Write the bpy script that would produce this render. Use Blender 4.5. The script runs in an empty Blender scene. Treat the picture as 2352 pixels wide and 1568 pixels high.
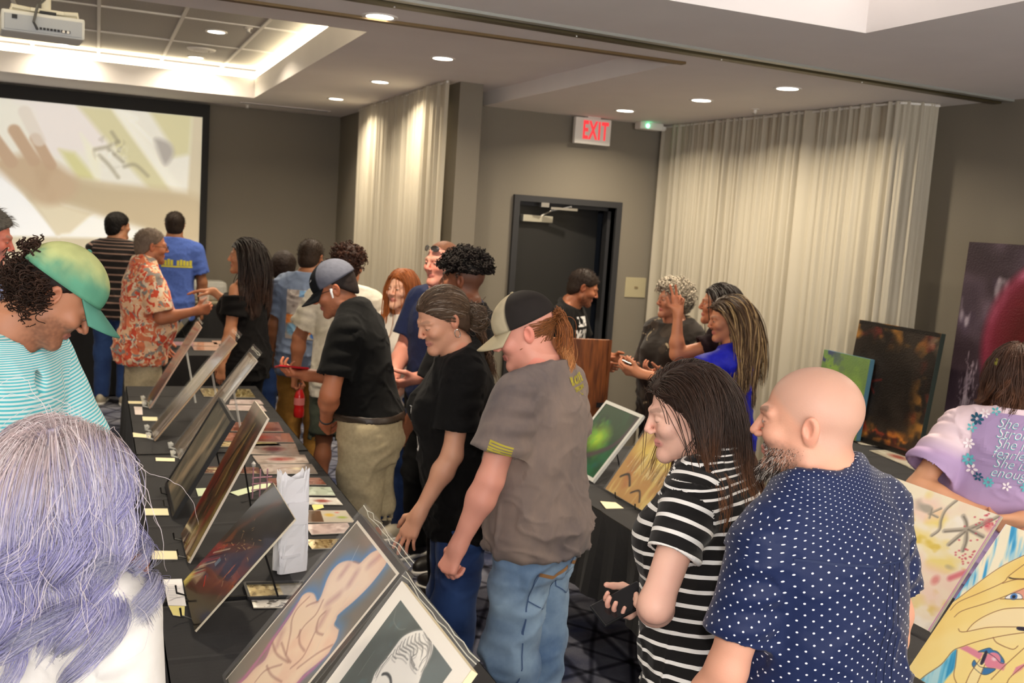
import bpy, bmesh, math, random
import numpy as np
from mathutils import Vector, Matrix
from mathutils.bvhtree import BVHTree

random.seed(7)
RNG = np.random.default_rng(7)
scn = bpy.context.scene
COL = scn.collection
PI = math.pi

# ------------------------------------------------------------------ camera, world, flash, exposure
cam_d = bpy.data.cameras.new('camera'); cam = bpy.data.objects.new('camera', cam_d); COL.objects.link(cam)
YAW, PITCH, ROLL = 0.39538, 0.12152, -0.06742
_f = Vector((math.sin(YAW)*math.cos(PITCH), math.cos(YAW)*math.cos(PITCH), -math.sin(PITCH)))
_r = Vector((math.cos(YAW), -math.sin(YAW), 0)); _d = _f.cross(_r)
_r2 = math.cos(ROLL)*_r + math.sin(ROLL)*_d; _d2 = -math.sin(ROLL)*_r + math.cos(ROLL)*_d
cam.matrix_world = Matrix(((_r2.x, -_d2.x, -_f.x, 0), (_r2.y, -_d2.y, -_f.y, 0), (_r2.z, -_d2.z, -_f.z, 1.96), (0, 0, 0, 1)))
cam_d.sensor_width = 36; cam_d.lens = 36*2318/2352; cam_d.clip_start = 0.05
cam_d.dof.use_dof = True; cam_d.dof.focus_distance = 2.4; cam_d.dof.aperture_fstop = 7.0
scn.camera = cam
w = bpy.data.worlds.new('room_ambient'); scn.world = w; w.use_nodes = True
w.node_tree.nodes['Background'].inputs[0].default_value = (1.0, .95, .91, 1)
w.node_tree.nodes['Background'].inputs[1].default_value = 2.6
def lamp(name, kind, loc, power, color=(1, 1, 1), size=.1, rot=None, **kw):
    L = bpy.data.lights.new(name, kind); o = bpy.data.objects.new(name, L); COL.objects.link(o)
    o.location = loc; L.energy = power; L.color = color
    if kind == 'AREA': L.shape = 'DISK'; L.size = size
    else: L.shadow_soft_size = size
    if rot: o.rotation_euler = rot
    for k, v in kw.items(): setattr(L, k, v)
    return o
flash = lamp('camera_flash', 'SPOT', (.03, -.04, 2.10), 48, (1.0, .955, .90), .04, spot_size=2.9, spot_blend=.15)
flash.rotation_euler = cam.matrix_world.to_euler()
vs = scn.view_settings
vs.view_transform = 'Standard'; vs.look = 'None'; vs.gamma = 1; vs.use_curve_mapping = False; vs.exposure = 0.80
scn.display_settings.display_device = 'sRGB'
scn.cycles.use_denoising = True
scn.cycles.max_bounces = 8; scn.cycles.diffuse_bounces = 6; scn.cycles.transparent_max_bounces = 12
scn.cycles.sample_clamp_indirect = 4.0
scn.cycles.caustics_reflective = False; scn.cycles.caustics_refractive = False

# ------------------------------------------------------------------ object helpers
def mk(name, V, F, mat=None, parent=None, smooth=False, col=None, uv=None, attrs=None, kind=None, label=None):
    """mesh object; F is a list of faces or an (n,3|4) int array; col/uv are per vertex attributes"""
    me = bpy.data.meshes.new(name)
    V = np.asarray(V, dtype=np.float32)
    if isinstance(F, np.ndarray):
        n, k = F.shape
        me.vertices.add(len(V)); me.vertices.foreach_set('co', V.ravel())
        me.loops.add(n*k); me.loops.foreach_set('vertex_index', F.astype(np.int32).ravel())
        me.polygons.add(n); me.polygons.foreach_set('loop_start', np.arange(0, n*k, k, dtype=np.int32))
        me.update(calc_edges=True)
    else:
        me.from_pydata([tuple(map(float, v)) for v in V], [], [tuple(int(i) for i in f) for f in F]); me.update()
    if smooth: me.polygons.foreach_set('use_smooth', np.ones(len(me.polygons), dtype=bool))
    if col is not None:
        c = np.ones((len(V), 4), np.float32); c[:, :3] = col
        a = me.color_attributes.new('Col', 'FLOAT_COLOR', 'POINT'); a.data.foreach_set('color', c.ravel())
    if uv is not None:
        a = me.attributes.new('suv', 'FLOAT_VECTOR', 'POINT'); a.data.foreach_set('vector', np.asarray(uv, np.float32).ravel())
    for k_, v_ in (attrs or {}).items():
        a = me.attributes.new(k_, 'FLOAT', 'POINT'); a.data.foreach_set('value', np.asarray(v_, np.float32).ravel())
    if mat is not None:
        for m in (mat if isinstance(mat, list) else [mat]): me.materials.append(m)
    o = bpy.data.objects.new(name, me); COL.objects.link(o)
    if parent is not None: o.parent = parent
    if kind: o['kind'] = kind
    if label: o['label'] = label
    return o
def tag(o, label, cat, group=None):
    o['label'] = label; o['category'] = cat
    if group: o['group'] = group
    return o
def thing(name, label, cat, loc=(0, 0, 0), rotz=0, group=None):
    o = bpy.data.objects.new(name, None); COL.objects.link(o); o.empty_display_size = .1
    o.location = loc; o.rotation_euler = (0, 0, rotz)
    return tag(o, label, cat, group)
def copy_thing(o, parent=None):
    c = o.copy(); COL.objects.link(c)
    if parent is not None: c.parent = parent
    for ch in list(o.children): copy_thing(ch, c)
    return c
class MB:
    """collects boxes, tubes and lathes into one mesh"""
    def __init__(s): s.V = []; s.F = []
    def add(s, V, F):
        b = len(s.V); s.V += [tuple(v) for v in V]; s.F += [tuple(i+b for i in f) for f in F]; return s
    def box(s, lo, hi, M=None, bev=0):
        x0, y0, z0 = lo; x1, y1, z1 = hi
        if bev:
            bm = bmesh.new(); bmesh.ops.create_cube(bm, size=1)
            for v in bm.verts: v.co = Vector(((x0+x1)/2+v.co.x*(x1-x0), (y0+y1)/2+v.co.y*(y1-y0), (z0+z1)/2+v.co.z*(z1-z0)))
            bmesh.ops.bevel(bm, geom=bm.edges[:], offset=bev, segments=2, affect='EDGES', profile=.6)
            V = [v.co.copy() for v in bm.verts]; bm.verts.index_update()
            F = [[v.index for v in f.verts] for f in bm.faces]; bm.free()
        else:
            V = [Vector(p) for p in ((x0, y0, z0), (x1, y0, z0), (x1, y1, z0), (x0, y1, z0), (x0, y0, z1), (x1, y0, z1), (x1, y1, z1), (x0, y1, z1))]
            F = [(0, 3, 2, 1), (4, 5, 6, 7), (0, 1, 5, 4), (1, 2, 6, 5), (2, 3, 7, 6), (3, 0, 4, 7)]
        if M is not None: V = [M @ v for v in V]
        return s.add(V, F)
    def tube(s, pts, r, n=8, caps=True):
        pts = [Vector(p) for p in pts]; m = len(pts); rr = r if hasattr(r, '__len__') else [r]*m
        V = []; F = []; up = None
        for i, p in enumerate(pts):
            t = (pts[min(i+1, m-1)]-pts[max(i-1, 0)]).normalized()
            if up is None: up = t.orthogonal().normalized()
            up = (up-t*up.dot(t)).normalized(); b = t.cross(up)
            for k in range(n):
                a = 2*PI*k/n; V.append(p+(up*math.cos(a)+b*math.sin(a))*rr[i])
        for i in range(m-1):
            for k in range(n):
                k2 = (k+1) % n; F.append((i*n+k, i*n+k2, (i+1)*n+k2, (i+1)*n+k))
        if caps: F.append(tuple(range(n-1, -1, -1))); F.append(tuple((m-1)*n+k for k in range(n)))
        return s.add(V, F)
    def lathe(s, prof, n=24, M=None, cap0=True, cap1=True):
        V = []; F = []; m = len(prof)
        for (r, z) in prof:
            for k in range(n): a = 2*PI*k/n; V.append(Vector((r*math.cos(a), r*math.sin(a), z)))
        for i in range(m-1):
            for k in range(n): k2 = (k+1) % n; F.append((i*n+k, i*n+k2, (i+1)*n+k2, (i+1)*n+k))
        if cap0: F.append(tuple(range(n-1, -1, -1)))
        if cap1: F.append(tuple((m-1)*n+k for k in range(n)))
        if M is not None: V = [M @ v for v in V]
        return s.add(V, F)
    def quad(s, a, b, c, d): return s.add([a, b, c, d], [(0, 1, 2, 3)])
    def build(s, name, mat=None, parent=None, smooth=False, **kw):
        o = mk(name, s.V, s.F, mat, parent, smooth=False, **kw)
        if smooth:
            o.data.polygons.foreach_set('use_smooth', np.ones(len(o.data.polygons), dtype=bool))
            try: o.data.set_sharp_from_angle(angle=math.radians(38))
            except Exception: pass
        return o
def struct(o): o['kind'] = 'structure'; return o

# ------------------------------------------------------------------ materials
def N(nt, t, **kw):
    n = nt.nodes.new(t)
    for k, v in kw.items():
        if k.startswith('i_'): n.inputs[k[2:].replace('_', ' ')].default_value = v
        else: setattr(n, k, v)
    return n
def mat(name, color=(.5, .5, .5), rough=.6, metal=0, alpha=1, trans=0, ior=1.45, emit=None, estr=1, spec=.5, coat=0, sheen=0):
    m = bpy.data.materials.new(name); m.use_nodes = True; b = m.node_tree.nodes['Principled BSDF']
    b.inputs['Base Color'].default_value = (*color, 1); b.inputs['Roughness'].default_value = rough
    b.inputs['Metallic'].default_value = metal; b.inputs['Alpha'].default_value = alpha
    b.inputs['Transmission Weight'].default_value = trans; b.inputs['IOR'].default_value = ior
    b.inputs['Specular IOR Level'].default_value = spec; b.inputs['Coat Weight'].default_value = coat
    b.inputs['Sheen Weight'].default_value = sheen
    if emit: b.inputs['Emission Color'].default_value = (*emit, 1); b.inputs['Emission Strength'].default_value = estr
    return m
def nt_of(m): nt = m.node_tree; return nt, nt.nodes['Principled BSDF']
def add_noise(m, scale=8, amt=.3, detail=4, coord='Object', stretch=(1, 1, 1), bump=0, bscale=None, c2=None):
    """vary the base colour between color*(1-amt) .. color*(1+amt) (or toward c2) and add fine bump"""
    nt, b = nt_of(m)
    tc = N(nt, 'ShaderNodeTexCoord'); mp = N(nt, 'ShaderNodeMapping'); mp.inputs['Scale'].default_value = stretch
    nt.links.new(tc.outputs[coord], mp.inputs['Vector'])
    nz = N(nt, 'ShaderNodeTexNoise'); nz.inputs['Scale'].default_value = scale; nz.inputs['Detail'].default_value = detail
    nt.links.new(mp.outputs[0], nz.inputs['Vector'])
    if amt or c2:
        c = np.array(b.inputs['Base Color'].default_value[:3])
        rp = N(nt, 'ShaderNodeValToRGB'); rp.color_ramp.elements[0].position = .3; rp.color_ramp.elements[1].position = .7
        rp.color_ramp.elements[0].color = (*np.clip(c*(1-amt), 0, 1), 1)
        rp.color_ramp.elements[1].color = (*(c2 if c2 else np.clip(c*(1+amt), 0, 1)), 1)
        nt.links.new(nz.outputs['Fac'], rp.inputs['Fac']); nt.links.new(rp.outputs['Color'], b.inputs['Base Color'])
    if bump:
        n2 = N(nt, 'ShaderNodeTexNoise'); n2.inputs['Scale'].default_value = bscale or scale*6; n2.inputs['Detail'].default_value = 3
        nt.links.new(mp.outputs[0], n2.inputs['Vector'])
        bp = N(nt, 'ShaderNodeBump'); bp.inputs['Strength'].default_value = bump; bp.inputs['Distance'].default_value = .01
        nt.links.new(n2.outputs['Fac'], bp.inputs['Height']); nt.links.new(bp.outputs[0], b.inputs['Normal'])
    return m
def vmat(name, rough=.6, spec=.4, bump=0, bscale=200, sss=0, metal=0, coat=0, emit=0, sheen=0):
    """material whose colour is the mesh's own painted colour attribute"""
    m = mat(name, rough=rough, spec=spec, metal=metal, coat=coat, sheen=sheen); nt, b = nt_of(m)
    a = N(nt, 'ShaderNodeAttribute', attribute_name='Col'); nt.links.new(a.outputs['Color'], b.inputs['Base Color'])
    if emit:
        nt.links.new(a.outputs['Color'], b.inputs['Emission Color']); b.inputs['Emission Strength'].default_value = emit
    if sss:
        b.inputs['Subsurface Weight'].default_value = sss; b.inputs['Subsurface Radius'].default_value = (.012, .005, .003)
        b.inputs['Subsurface Scale'].default_value = 1
    if bump:
        tc = N(nt, 'ShaderNodeTexCoord'); nz = N(nt, 'ShaderNodeTexNoise'); nz.inputs['Scale'].default_value = bscale; nz.inputs['Detail'].default_value = 3
        nt.links.new(tc.outputs['Object'], nz.inputs['Vector'])
        bp = N(nt, 'ShaderNodeBump'); bp.inputs['Strength'].default_value = bump; bp.inputs['Distance'].default_value = .004
        nt.links.new(nz.outputs['Fac'], bp.inputs['Height']); nt.links.new(bp.outputs[0], b.inputs['Normal'])
    return m
def s2l(r, g=None, b=None):
    """0-255 sRGB to linear"""
    if g is None: r, g, b = r
    return tuple(((c/255)/12.92 if c/255 <= .04045 else ((c/255+.055)/1.055)**2.4) for c in (r, g, b))

# ------------------------------------------------------------------ value noise (numpy)
def _hash(i, j, k):
    h = (i*374761393+j*668265263+k*2147483647) & 0xffffffff
    h = ((h ^ (h >> 13))*1274126177) & 0xffffffff
    return ((h ^ (h >> 16)) & 0xffff)/65535.0
def vnoise(P):
    P = np.asarray(P, dtype=np.float64); I = np.floor(P).astype(np.int64); f = P-I; f = f*f*(3-2*f)
    r = 0
    for dx in (0, 1):
        for dy in (0, 1):
            for dz in (0, 1):
                wx = f[:, 0] if dx else 1-f[:, 0]; wy = f[:, 1] if dy else 1-f[:, 1]; wz = f[:, 2] if dz else 1-f[:, 2]
                r = r+_hash(I[:, 0]+dx, I[:, 1]+dy, I[:, 2]+dz)*wx*wy*wz
    return r*2-1
def fbm(P, oct=3):
    r = 0; a = 1; t = 0
    for o in range(oct): r = r+a*vnoise(P*(2**o)+17.3*o); t += a; a *= .5
    return r/t
# ================================================================== the room
FARY, CEIL, SOF, TRAYZ = 11.1, 2.92, 2.815, 3.20
m_wall = add_noise(mat('grey_wallcovering', s2l(122, 115, 102), .8), 260, .10, 2, bump=.15, bscale=500)
m_ceil = add_noise(mat('painted_ceiling', s2l(234, 229, 226), .85), 3, .02, 2)
m_tile = add_noise(mat('ceiling_tile', s2l(176, 172, 164), .9), 90, .08, 3)
m_white = mat('white_paint', s2l(226, 222, 214), .6)
m_black = mat('black_satin', (.012, .012, .013), .45)
m_metal = mat('brushed_metal', (.55, .54, .52), .3, 1)
m_dmetal = mat('dark_metal', (.03, .03, .03), .35, .6)
m_char = mat('charcoal_paint', s2l(44, 44, 46), .5)

# carpet: navy with mottled grey patches and dark crossing lines
m_carpet = mat('patterned_carpet', s2l(52, 56, 72), .95, spec=.1)
nt, b = nt_of(m_carpet)
tc = N(nt, 'ShaderNodeTexCoord')
nz = N(nt, 'ShaderNodeTexNoise'); nz.inputs['Scale'].default_value = 2.2; nz.inputs['Detail'].default_value = 5
nf = N(nt, 'ShaderNodeTexNoise'); nf.inputs['Scale'].default_value = 140; nf.inputs['Detail'].default_value = 2
for n in (nz, nf): nt.links.new(tc.outputs['Object'], n.inputs['Vector'])
rp = N(nt, 'ShaderNodeValToRGB'); e = rp.color_ramp.elements
e[0].position = .36; e[0].color = (*s2l(58, 64, 92), 1); e[1].position = .66; e[1].color = (*s2l(150, 150, 160), 1)
nt.links.new(nz.outputs['Fac'], rp.inputs['Fac'])
prev = rp.outputs['Color']
for ang, sc, off in ((.5, 1.7, 0), (-.65, 1.5, .3), (1.35, 1.2, .6), (.05, 1.1, .2)):
    mp = N(nt, 'ShaderNodeMapping'); mp.inputs['Rotation'].default_value = (0, 0, ang); mp.inputs['Location'].default_value = (off, off, 0)
    wv = N(nt, 'ShaderNodeTexWave'); wv.inputs['Scale'].default_value = sc; wv.inputs['Distortion'].default_value = .6; wv.inputs['Detail'].default_value = 1
    nt.links.new(tc.outputs['Object'], mp.inputs['Vector']); nt.links.new(mp.outputs[0], wv.inputs['Vector'])
    lr = N(nt, 'ShaderNodeValToRGB'); le = lr.color_ramp.elements
    le[0].position = .0; le[0].color = (.18, .18, .22, 1); le[1].position = .07; le[1].color = (1, 1, 1, 1)
    nt.links.new(wv.outputs['Fac'], lr.inputs['Fac'])
    mx = N(nt, 'ShaderNodeMix', data_type='RGBA', blend_type='MULTIPLY'); mx.inputs['Factor'].default_value = .85
    nt.links.new(prev, mx.inputs['A']); nt.links.new(lr.outputs['Color'], mx.inputs['B']); prev = mx.outputs['Result']
mx = N(nt, 'ShaderNodeMix', data_type='RGBA', blend_type='MULTIPLY'); mx.inputs['Factor'].default_value = .35
nt.links.new(prev, mx.inputs['A']); nt.links.new(nf.outputs['Fac'], mx.inputs['B']); nt.links.new(mx.outputs['Result'], b.inputs['Base Color'])

struct(MB().box((-4.2, -3.2, -.1), (5.0, 11.3, 0)).build('floor', m_carpet))
struct(MB().box((-4.2, FARY, 0), (2.44, FARY+.15, 3.4)).build('wall_far', m_wall))
struct(MB().box((-4.2, -3.2, 0), (-4.05, FARY, 3.4)).build('wall_left', m_wall))
struct(MB().box((2.44, 7.15, 0), (2.62, 11.25, 3.4)).build('wall_wing', m_wall))
# wall with the door: pieces round the opening x 3.15..4.03, z 0..2.10
mb = MB(); DY = 7.6
mb.box((2.62, DY, 0), (3.15, DY+.15, 3.0)); mb.box((4.03, DY, 0), (4.95, DY+.15, 3.0)); mb.box((3.15, DY, 2.10), (4.03, DY+.15, 3.0))
struct(mb.build('wall_door', m_wall))
struct(MB().box((4.8, -3.2, 0), (4.95, DY+.15, 3.0)).build('wall_right', m_wall))
# corridor seen past the open leaf
mb = MB(); mb.box((2.7, 9.2, 0), (4.95, 9.3, 2.6)); mb.box((2.62, 7.75, 2.5), (4.95, 9.3, 2.6)); mb.box((4.85, 7.75, 0), (4.95, 9.3, 2.6))
struct(mb.build('wall_corridor', mat('corridor_paint', s2l(120, 130, 148), .7)))
# ceilings
TX0, TX1, TY0, TY1 = -2.6, 1.36, 5.62, 9.98
mb = MB()
mb.box((-4.2, 4.65, CEIL), (TX0, FARY, CEIL+.12)); mb.box((TX1, 4.65, CEIL), (2.79, FARY, CEIL+.12))
mb.box((TX0, 4.65, CEIL), (TX1, TY0, CEIL+.12)); mb.box((TX0, TY1, CEIL), (TX1, FARY, CEIL+.12))
# upstand of the tray
mb.box((TX0-.04, TY1-.0, CEIL+.12), (TX1+.04, TY1+.04, CEIL+.18)); mb.box((TX1, TY0, CEIL+.12), (TX1+.04, TY1, CEIL+.18))
mb.box((TX0-.04, TY0-.04, CEIL+.12), (TX1+.04, TY0, CEIL+.18)); mb.box((TX0-.04, TY0, CEIL+.12), (TX0, TY1, CEIL+.18))
struct(mb.build('ceiling_main', m_ceil))
# soffit over the door side: its left face is the pale step
struct(MB().box((2.79, 4.6, SOF), (4.95, 7.75, SOF+.3)).build('ceiling_soffit', m_ceil))
# near ceiling / bulkhead with its own raised tray
NX0, NX1, NY0, NY1 = -1.4, 2.93, -.6, 3.45
mb = MB()
mb.box((-4.2, NY1, SOF), (2.79, 4.65, SOF+.3)); mb.box((2.79, NY1, SOF), (4.95, 4.6, SOF+.3))
mb.box((NX1, -3.2, SOF), (4.95, NY1, SOF+.3)); mb.box((-4.2, -3.2, SOF), (NX0, NY1, SOF+.3)); mb.box((NX0, -3.2, SOF), (NX1, NY0, SOF+.3))
mb.box((NX0-.3, NY0-.3, SOF+.42), (NX1+.3, NY1+.3, SOF+.5))
for lo, hi in (((NX0-.3, NY1+.16, SOF+.3), (NX1+.3, NY1+.3, SOF+.42)), ((NX0-.3, NY0-.3, SOF+.3), (NX1+.3, NY0-.16, SOF+.42)), ((NX1+.16, NY0-.16, SOF+.3), (NX1+.3, NY1+.16, SOF+.42)), ((NX0-.3, NY0-.16, SOF+.3), (NX0-.16, NY1+.16, SOF+.42))): mb.box(lo, hi)
struct(mb.build('ceiling_near', m_ceil))
# brown shadow-gap trim along the bulkhead edge
struct(MB().box((-4.0, 4.615, SOF-.012), (2.79, 4.66, SOF+.003)).build('trim_1', mat('bronze_trim', s2l(112, 90, 58), .5, .3)))
# movable-partition track running across the ceiling
a = Vector((-.6, 4.0, SOF)); c = Vector((4.85, 4.36, SOF)); d = (c-a).normalized(); nrm = Vector((-d.y, d.x, 0))
m_bronze = mat('track_bronze', s2l(92, 82, 58), .4, .5)
def strip(o0, o1, z0, z1):
    q = MB(); P = [a+nrm*o0, c+nrm*o0, c+nrm*o1, a+nrm*o1]
    return q.add([p+Vector((0, 0, z0)) for p in P]+[p+Vector((0, 0, z1)) for p in P], [(0, 1, 2, 3), (7, 6, 5, 4), (0, 4, 5, 1), (1, 5, 6, 2), (2, 6, 7, 3), (3, 7, 4, 0)])
tr = thing('partition_track', 'long bronze movable-wall track with a pale metal lip crossing the ceiling', 'ceiling track', (0, 0, 0))
strip(.0, .045, -.012, .001).build('track_lip', mat('track_aluminium', s2l(170, 172, 165), .35, .4), tr)
strip(.05, .085, -.006, .001).build('track_slot', m_black, tr)
strip(.09, .15, -.016, .001).build('track_rail', m_bronze, tr)
for t in (.16, .32, .48, .63, .8):
    p = a+(c-a)*t+nrm*.12; MB().lathe([(.006, -.019), (.006, -.015)], 8, Matrix.Translation(p)).build('screw', m_metal, tr)
# tiled tray ceiling: every tile a piece of its own in a T-bar grid
grid = struct(MB().box((TX0-.35, TY0-.35, TRAYZ+.03), (TX1+.35, TY1+.35, TRAYZ+.1)).build('ceiling_tray', m_tile))
tile_me = None; TS = .545
gx = [(-.006+TS*k) for k in range(-5, 4)]
bars = MB()
for x in gx: bars.box((x-.012, TY0-.3, TRAYZ-.004), (x+.012, TY1+.3, TRAYZ+.03))
gy = [TY1+.1-1.2*k for k in range(0, 5)]
for y in gy: bars.box((TX0-.3, y-.012, TRAYZ-.003), (TX1+.3, y+.012, TRAYZ+.03))
bars.build('grid_bars', m_white, grid)
for i in range(len(gx)-1):
    for j in range(len(gy)-1):
        if tile_me is None:
            o = MB().box((0, 0, 0), (TS-.026, 1.2-.026, .02), bev=.003).build('ceiling_tile', m_tile, grid); tile_me = o.data
        else:
            o = bpy.data.objects.new('ceiling_tile', tile_me); COL.objects.link(o); o.parent = grid
        o.location = (gx[i]+.013, gy[j+1]+.013, TRAYZ+.004+.002*((i*7+j*3) % 3))
# cove light: luminous strips in the slot round the tray, each a lamp of its own
m_led = mat('cove_diffuser', (1, .95, .8), .5, emit=(1, .86, .60), estr=4.0)
cove = thing('cove_light', 'warm glowing cove strip running round the raised ceiling tray', 'cove light', (0, 0, 0))
for lo, hi in (((TX0-.1, TY1-.0, 3.105), (TX1+.12, TY1+.12, 3.16)), ((TX1+.0, TY0-.0, 3.105), (TX1+.12, TY1, 3.16)),
               ((TX0-.1, TY0-.12, 3.105), (TX1+.12, TY0, 3.16)), ((TX0-.12, TY0, 3.105), (TX0, TY1, 3.16))):
    MB().box(lo, hi).build('light_strip', m_led, cove)

m_led2 = mat('near_cove_diffuser', (1, .97, .92), .5, emit=(1, .95, .92), estr=2.6)
cove2 = thing('cove_light', 'white cove strip hidden round the near ceiling recess at the top right', 'cove light', (0, 0, 0))
for lo, hi in (((NX0-.12, NY1+.02, SOF+.31), (NX1+.12, NY1+.14, SOF+.35)), ((NX1+.02, NY0, SOF+.31), (NX1+.14, NY1, SOF+.35)), ((NX0-.12, NY0-.14, SOF+.31), (NX1+.12, NY0-.02, SOF+.35)), ((NX0-.14, NY0, SOF+.31), (NX0-.02, NY1, SOF+.35))):
    MB().box(lo, hi).build('light_strip', m_led2, cove2)
# recessed downlights
m_dl = mat('downlight_glow', (1, .95, .85), .5, emit=(1, .93, .80), estr=9)
def downlight(x, y, z, label, power=26, r=.062):
    t = thing('downlight', label, 'ceiling light', (x, y, z), 0, None)
    MB().lathe([(r, .03), (r, -.004), (r+.018, -.006), (r+.02, .0), (r+.02, .004)], 28, cap0=False, cap1=False).build('trim_ring', m_white, t, smooth=True)
    MB().lathe([(.001, -.002), (r, -.002), (r, .002)], 28).build('lens', m_dl, t)
    l = lamp('downlight_beam', 'AREA', (x, y, z-.012), power, (1, .86, .66), .11); l.data.spread = math.radians(150)
    l.parent = t; l.location = (0, 0, -.012)
    return t
for (x, y, z, lab, p) in (
    (.813, 8.13, TRAYZ, 'recessed downlight in the tiled tray, nearer of the two right of the projector', 10),
    (.805, 9.75, TRAYZ, 'recessed downlight in the tiled tray close to the glowing far cove corner', 7),
    (-.281, 9.857, TRAYZ, 'recessed downlight in the tiled tray just below the projector', 7),
    (1.16, 4.57, SOF, 'recessed downlight touching the bronze trim of the bulkhead', 18),
    (1.988, 6.196, CEIL, 'recessed downlight in the grey ceiling, nearest in front of the left curtain', 12),
    (1.983, 7.705, CEIL, 'recessed downlight in the grey ceiling, middle one along the left curtain', 12),
    (1.987, 9.269, CEIL, 'recessed downlight in the grey ceiling, farthest along the left curtain', 12),
    (3.659, 6.866, SOF, 'recessed downlight beside the exit sign', 12),
    (3.686, 5.865, SOF, 'recessed downlight in the soffit, middle of the three toward the right curtain', 12),
    (3.712, 4.989, SOF, 'recessed downlight in the soffit nearest the partition track', 12),
    (3.75, 2.6, SOF, 'recessed downlight above the tables at the right wall', 20),
    (3.75, .8, SOF, 'recessed downlight above the near end of the right-hand tables', 20),
    (-1.9, 3.0, SOF, 'recessed downlight left of the near ceiling recess', 26),
    (-3.2, 7.7, CEIL, 'recessed downlight left of the tiled tray', 30)):
    downlight(x, y, z, lab, p)
d = thing('air_diffuser', 'round white air diffuser between two downlights in the tiled tray', 'air vent', (.80, 9.17, TRAYZ))
MB().lathe([(.12, .002), (.11, -.012), (.07, -.016), (.07, .0)], 28, cap0=False, cap1=False).build('rim', m_white, d, smooth=True)
MB().lathe([(.001, -.02), (.055, -.016), (.055, -.004)], 28).build('disc', m_white, d, smooth=True)
d = thing('slot_vent', 'long slot air vent in the ceiling near the far wall', 'air vent', (1.75, 10.55, CEIL))
MB().box((-.45, -.05, -.006), (.45, .05, .002), bev=.002).build('frame', m_ceil, d)
for k in range(3): MB().box((-.43, -.035+k*.028, -.008), (.43, -.022+k*.028, -.001)).build('slat', mat('vent_grey', (.2, .2, .2), .6), d)
for x, y, z, lab in ((4.179, 5.954, SOF, 'small white sprinkler head above the right curtain'), (1.0, 7.75, TRAYZ, 'small sprinkler head in the tiled tray near a downlight'),
                     (1.4, 10.75, CEIL, 'tiny sprinkler cap by the far cove corner')):
    s = thing('sprinkler_head', lab, 'sprinkler', (x, y, z))
    MB().lathe([(.03, .0), (.03, -.004), (.012, -.008), (.01, -.03)], 16, cap0=False).build('escutcheon', m_white, s, smooth=True)
    MB().lathe([(.018, -.036), (.02, -.033), (.006, -.03)], 12).build('deflector', m_metal, s)

# ------------------------------------------------------------------ door, exit sign, alarm, switch plate
door = struct(bpy.data.objects.new('door_1', None)); COL.objects.link(door)
mb = MB()
mb.box((3.10, DY-.03, 0), (3.15, DY+.15, 2.15)); mb.box((4.03, DY-.03, 0), (4.08, DY+.15, 2.15)); mb.box((3.15, DY-.03, 2.10), (4.03, DY+.15, 2.15))
mb.box((3.15, DY+.07, 0), (3.175, DY+.15, 2.10)); mb.box((4.0, DY+.07, 0), (4.03, DY+.15, 2.10)); mb.box((3.15, DY+.07, 2.07), (4.03, DY+.15, 2.10))
mb.build('door_frame', m_char, door)
lf = MB().box((0, 0, 0), (.85, .045, 2.065), Matrix.Translation((3.165, DY+.065, .01)) @ Matrix.Rotation(math.radians(12), 4, 'Z'), bev=.003).build('door_leaf', mat('charcoal_door', s2l(38, 38, 38), .45), door)
ML = Matrix.Translation((3.165, DY+.065, .01)) @ Matrix.Rotation(math.radians(12), 4, 'Z')
MB().box((.03, -.055, 1.93), (.33, -.005, 1.985), ML, bev=.006).build('door_closer', mat('silver_closer', s2l(190, 186, 170), .35, .4), door)
mb = MB(); mb.tube([ML @ Vector((.22, -.04, 1.985)), ML @ Vector((.30, -.06, 2.03)), Vector((3.62, DY-.01, 2.085))], .008, 8); mb.box((3.33, DY-.045, 2.065), (3.40, DY-.01, 2.10)); mb.box((3.42, DY-.04, 2.05), (3.66, DY-.015, 2.07))
mb.build('closer_arm', m_metal, door)
mb = MB(); mb.box((.75, -.012, .93), (.82, 0, 1.12), ML, bev=.004); mb.tube([ML @ Vector((.785, -.012, 1.0)), ML @ Vector((.785, -.06, 1.0)), ML @ Vector((.66, -.06, 1.0))], .011, 10)
mb.build('lever_handle', m_metal, door)

ex = thing('exit_sign', 'white EXIT sign with glowing red letters hung from the soffit above the door', 'sign', (3.72, DY-.075, 2.70), math.radians(2))
MB().box((-.165, -.022, -.105), (.165, .022, .105), bev=.006).build('housing', m_white, ex)
MB().box((-.06, -.03, .105), (.06, .03, .125), bev=.003).build('canopy', m_white, ex)
m_red = mat('exit_red', (.7, .04, .05), .5, emit=(1, .05, .06), estr=.45)
def text_mesh(s, size, ext=.0, align='CENTER', shear=0, space=1.0, lines=1.0, bold=0):
    c = bpy.data.curves.new('t', 'FONT'); c.body = s; c.size = size; c.extrude = ext; c.align_x = align; c.align_y = 'CENTER'
    c.shear = shear; c.space_character = space; c.space_line = lines; c.offset = bold; c.resolution_u = 3
    o = bpy.data.objects.new('t', c); COL.objects.link(o)
    dg = bpy.context.evaluated_depsgraph_get(); me = o.evaluated_get(dg).to_mesh()
    V = np.array([v.co[:] for v in me.vertices]).reshape(-1, 3); F = [tuple(p.vertices) for p in me.polygons]
    o.to_mesh_clear(); bpy.data.objects.remove(o); bpy.data.curves.remove(c)
    return V, F
V, F = text_mesh('EXIT', .20, .002, bold=.0055, space=1.14)
V = V*np.array([.52, 1.0, 1]); V = np.c_[V[:, 0]+.02, -.0235-V[:, 2], V[:, 1]-.0]
mk('lettering', V, F, m_red, ex)
al = thing('emergency_light', 'small white ceiling unit with a green light right of the exit sign', 'emergency light', (4.22, DY-.12, SOF))
MB().box((-.11, -.05, -.06), (.11, .05, 0), bev=.012).build('body', m_white, al)
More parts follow.
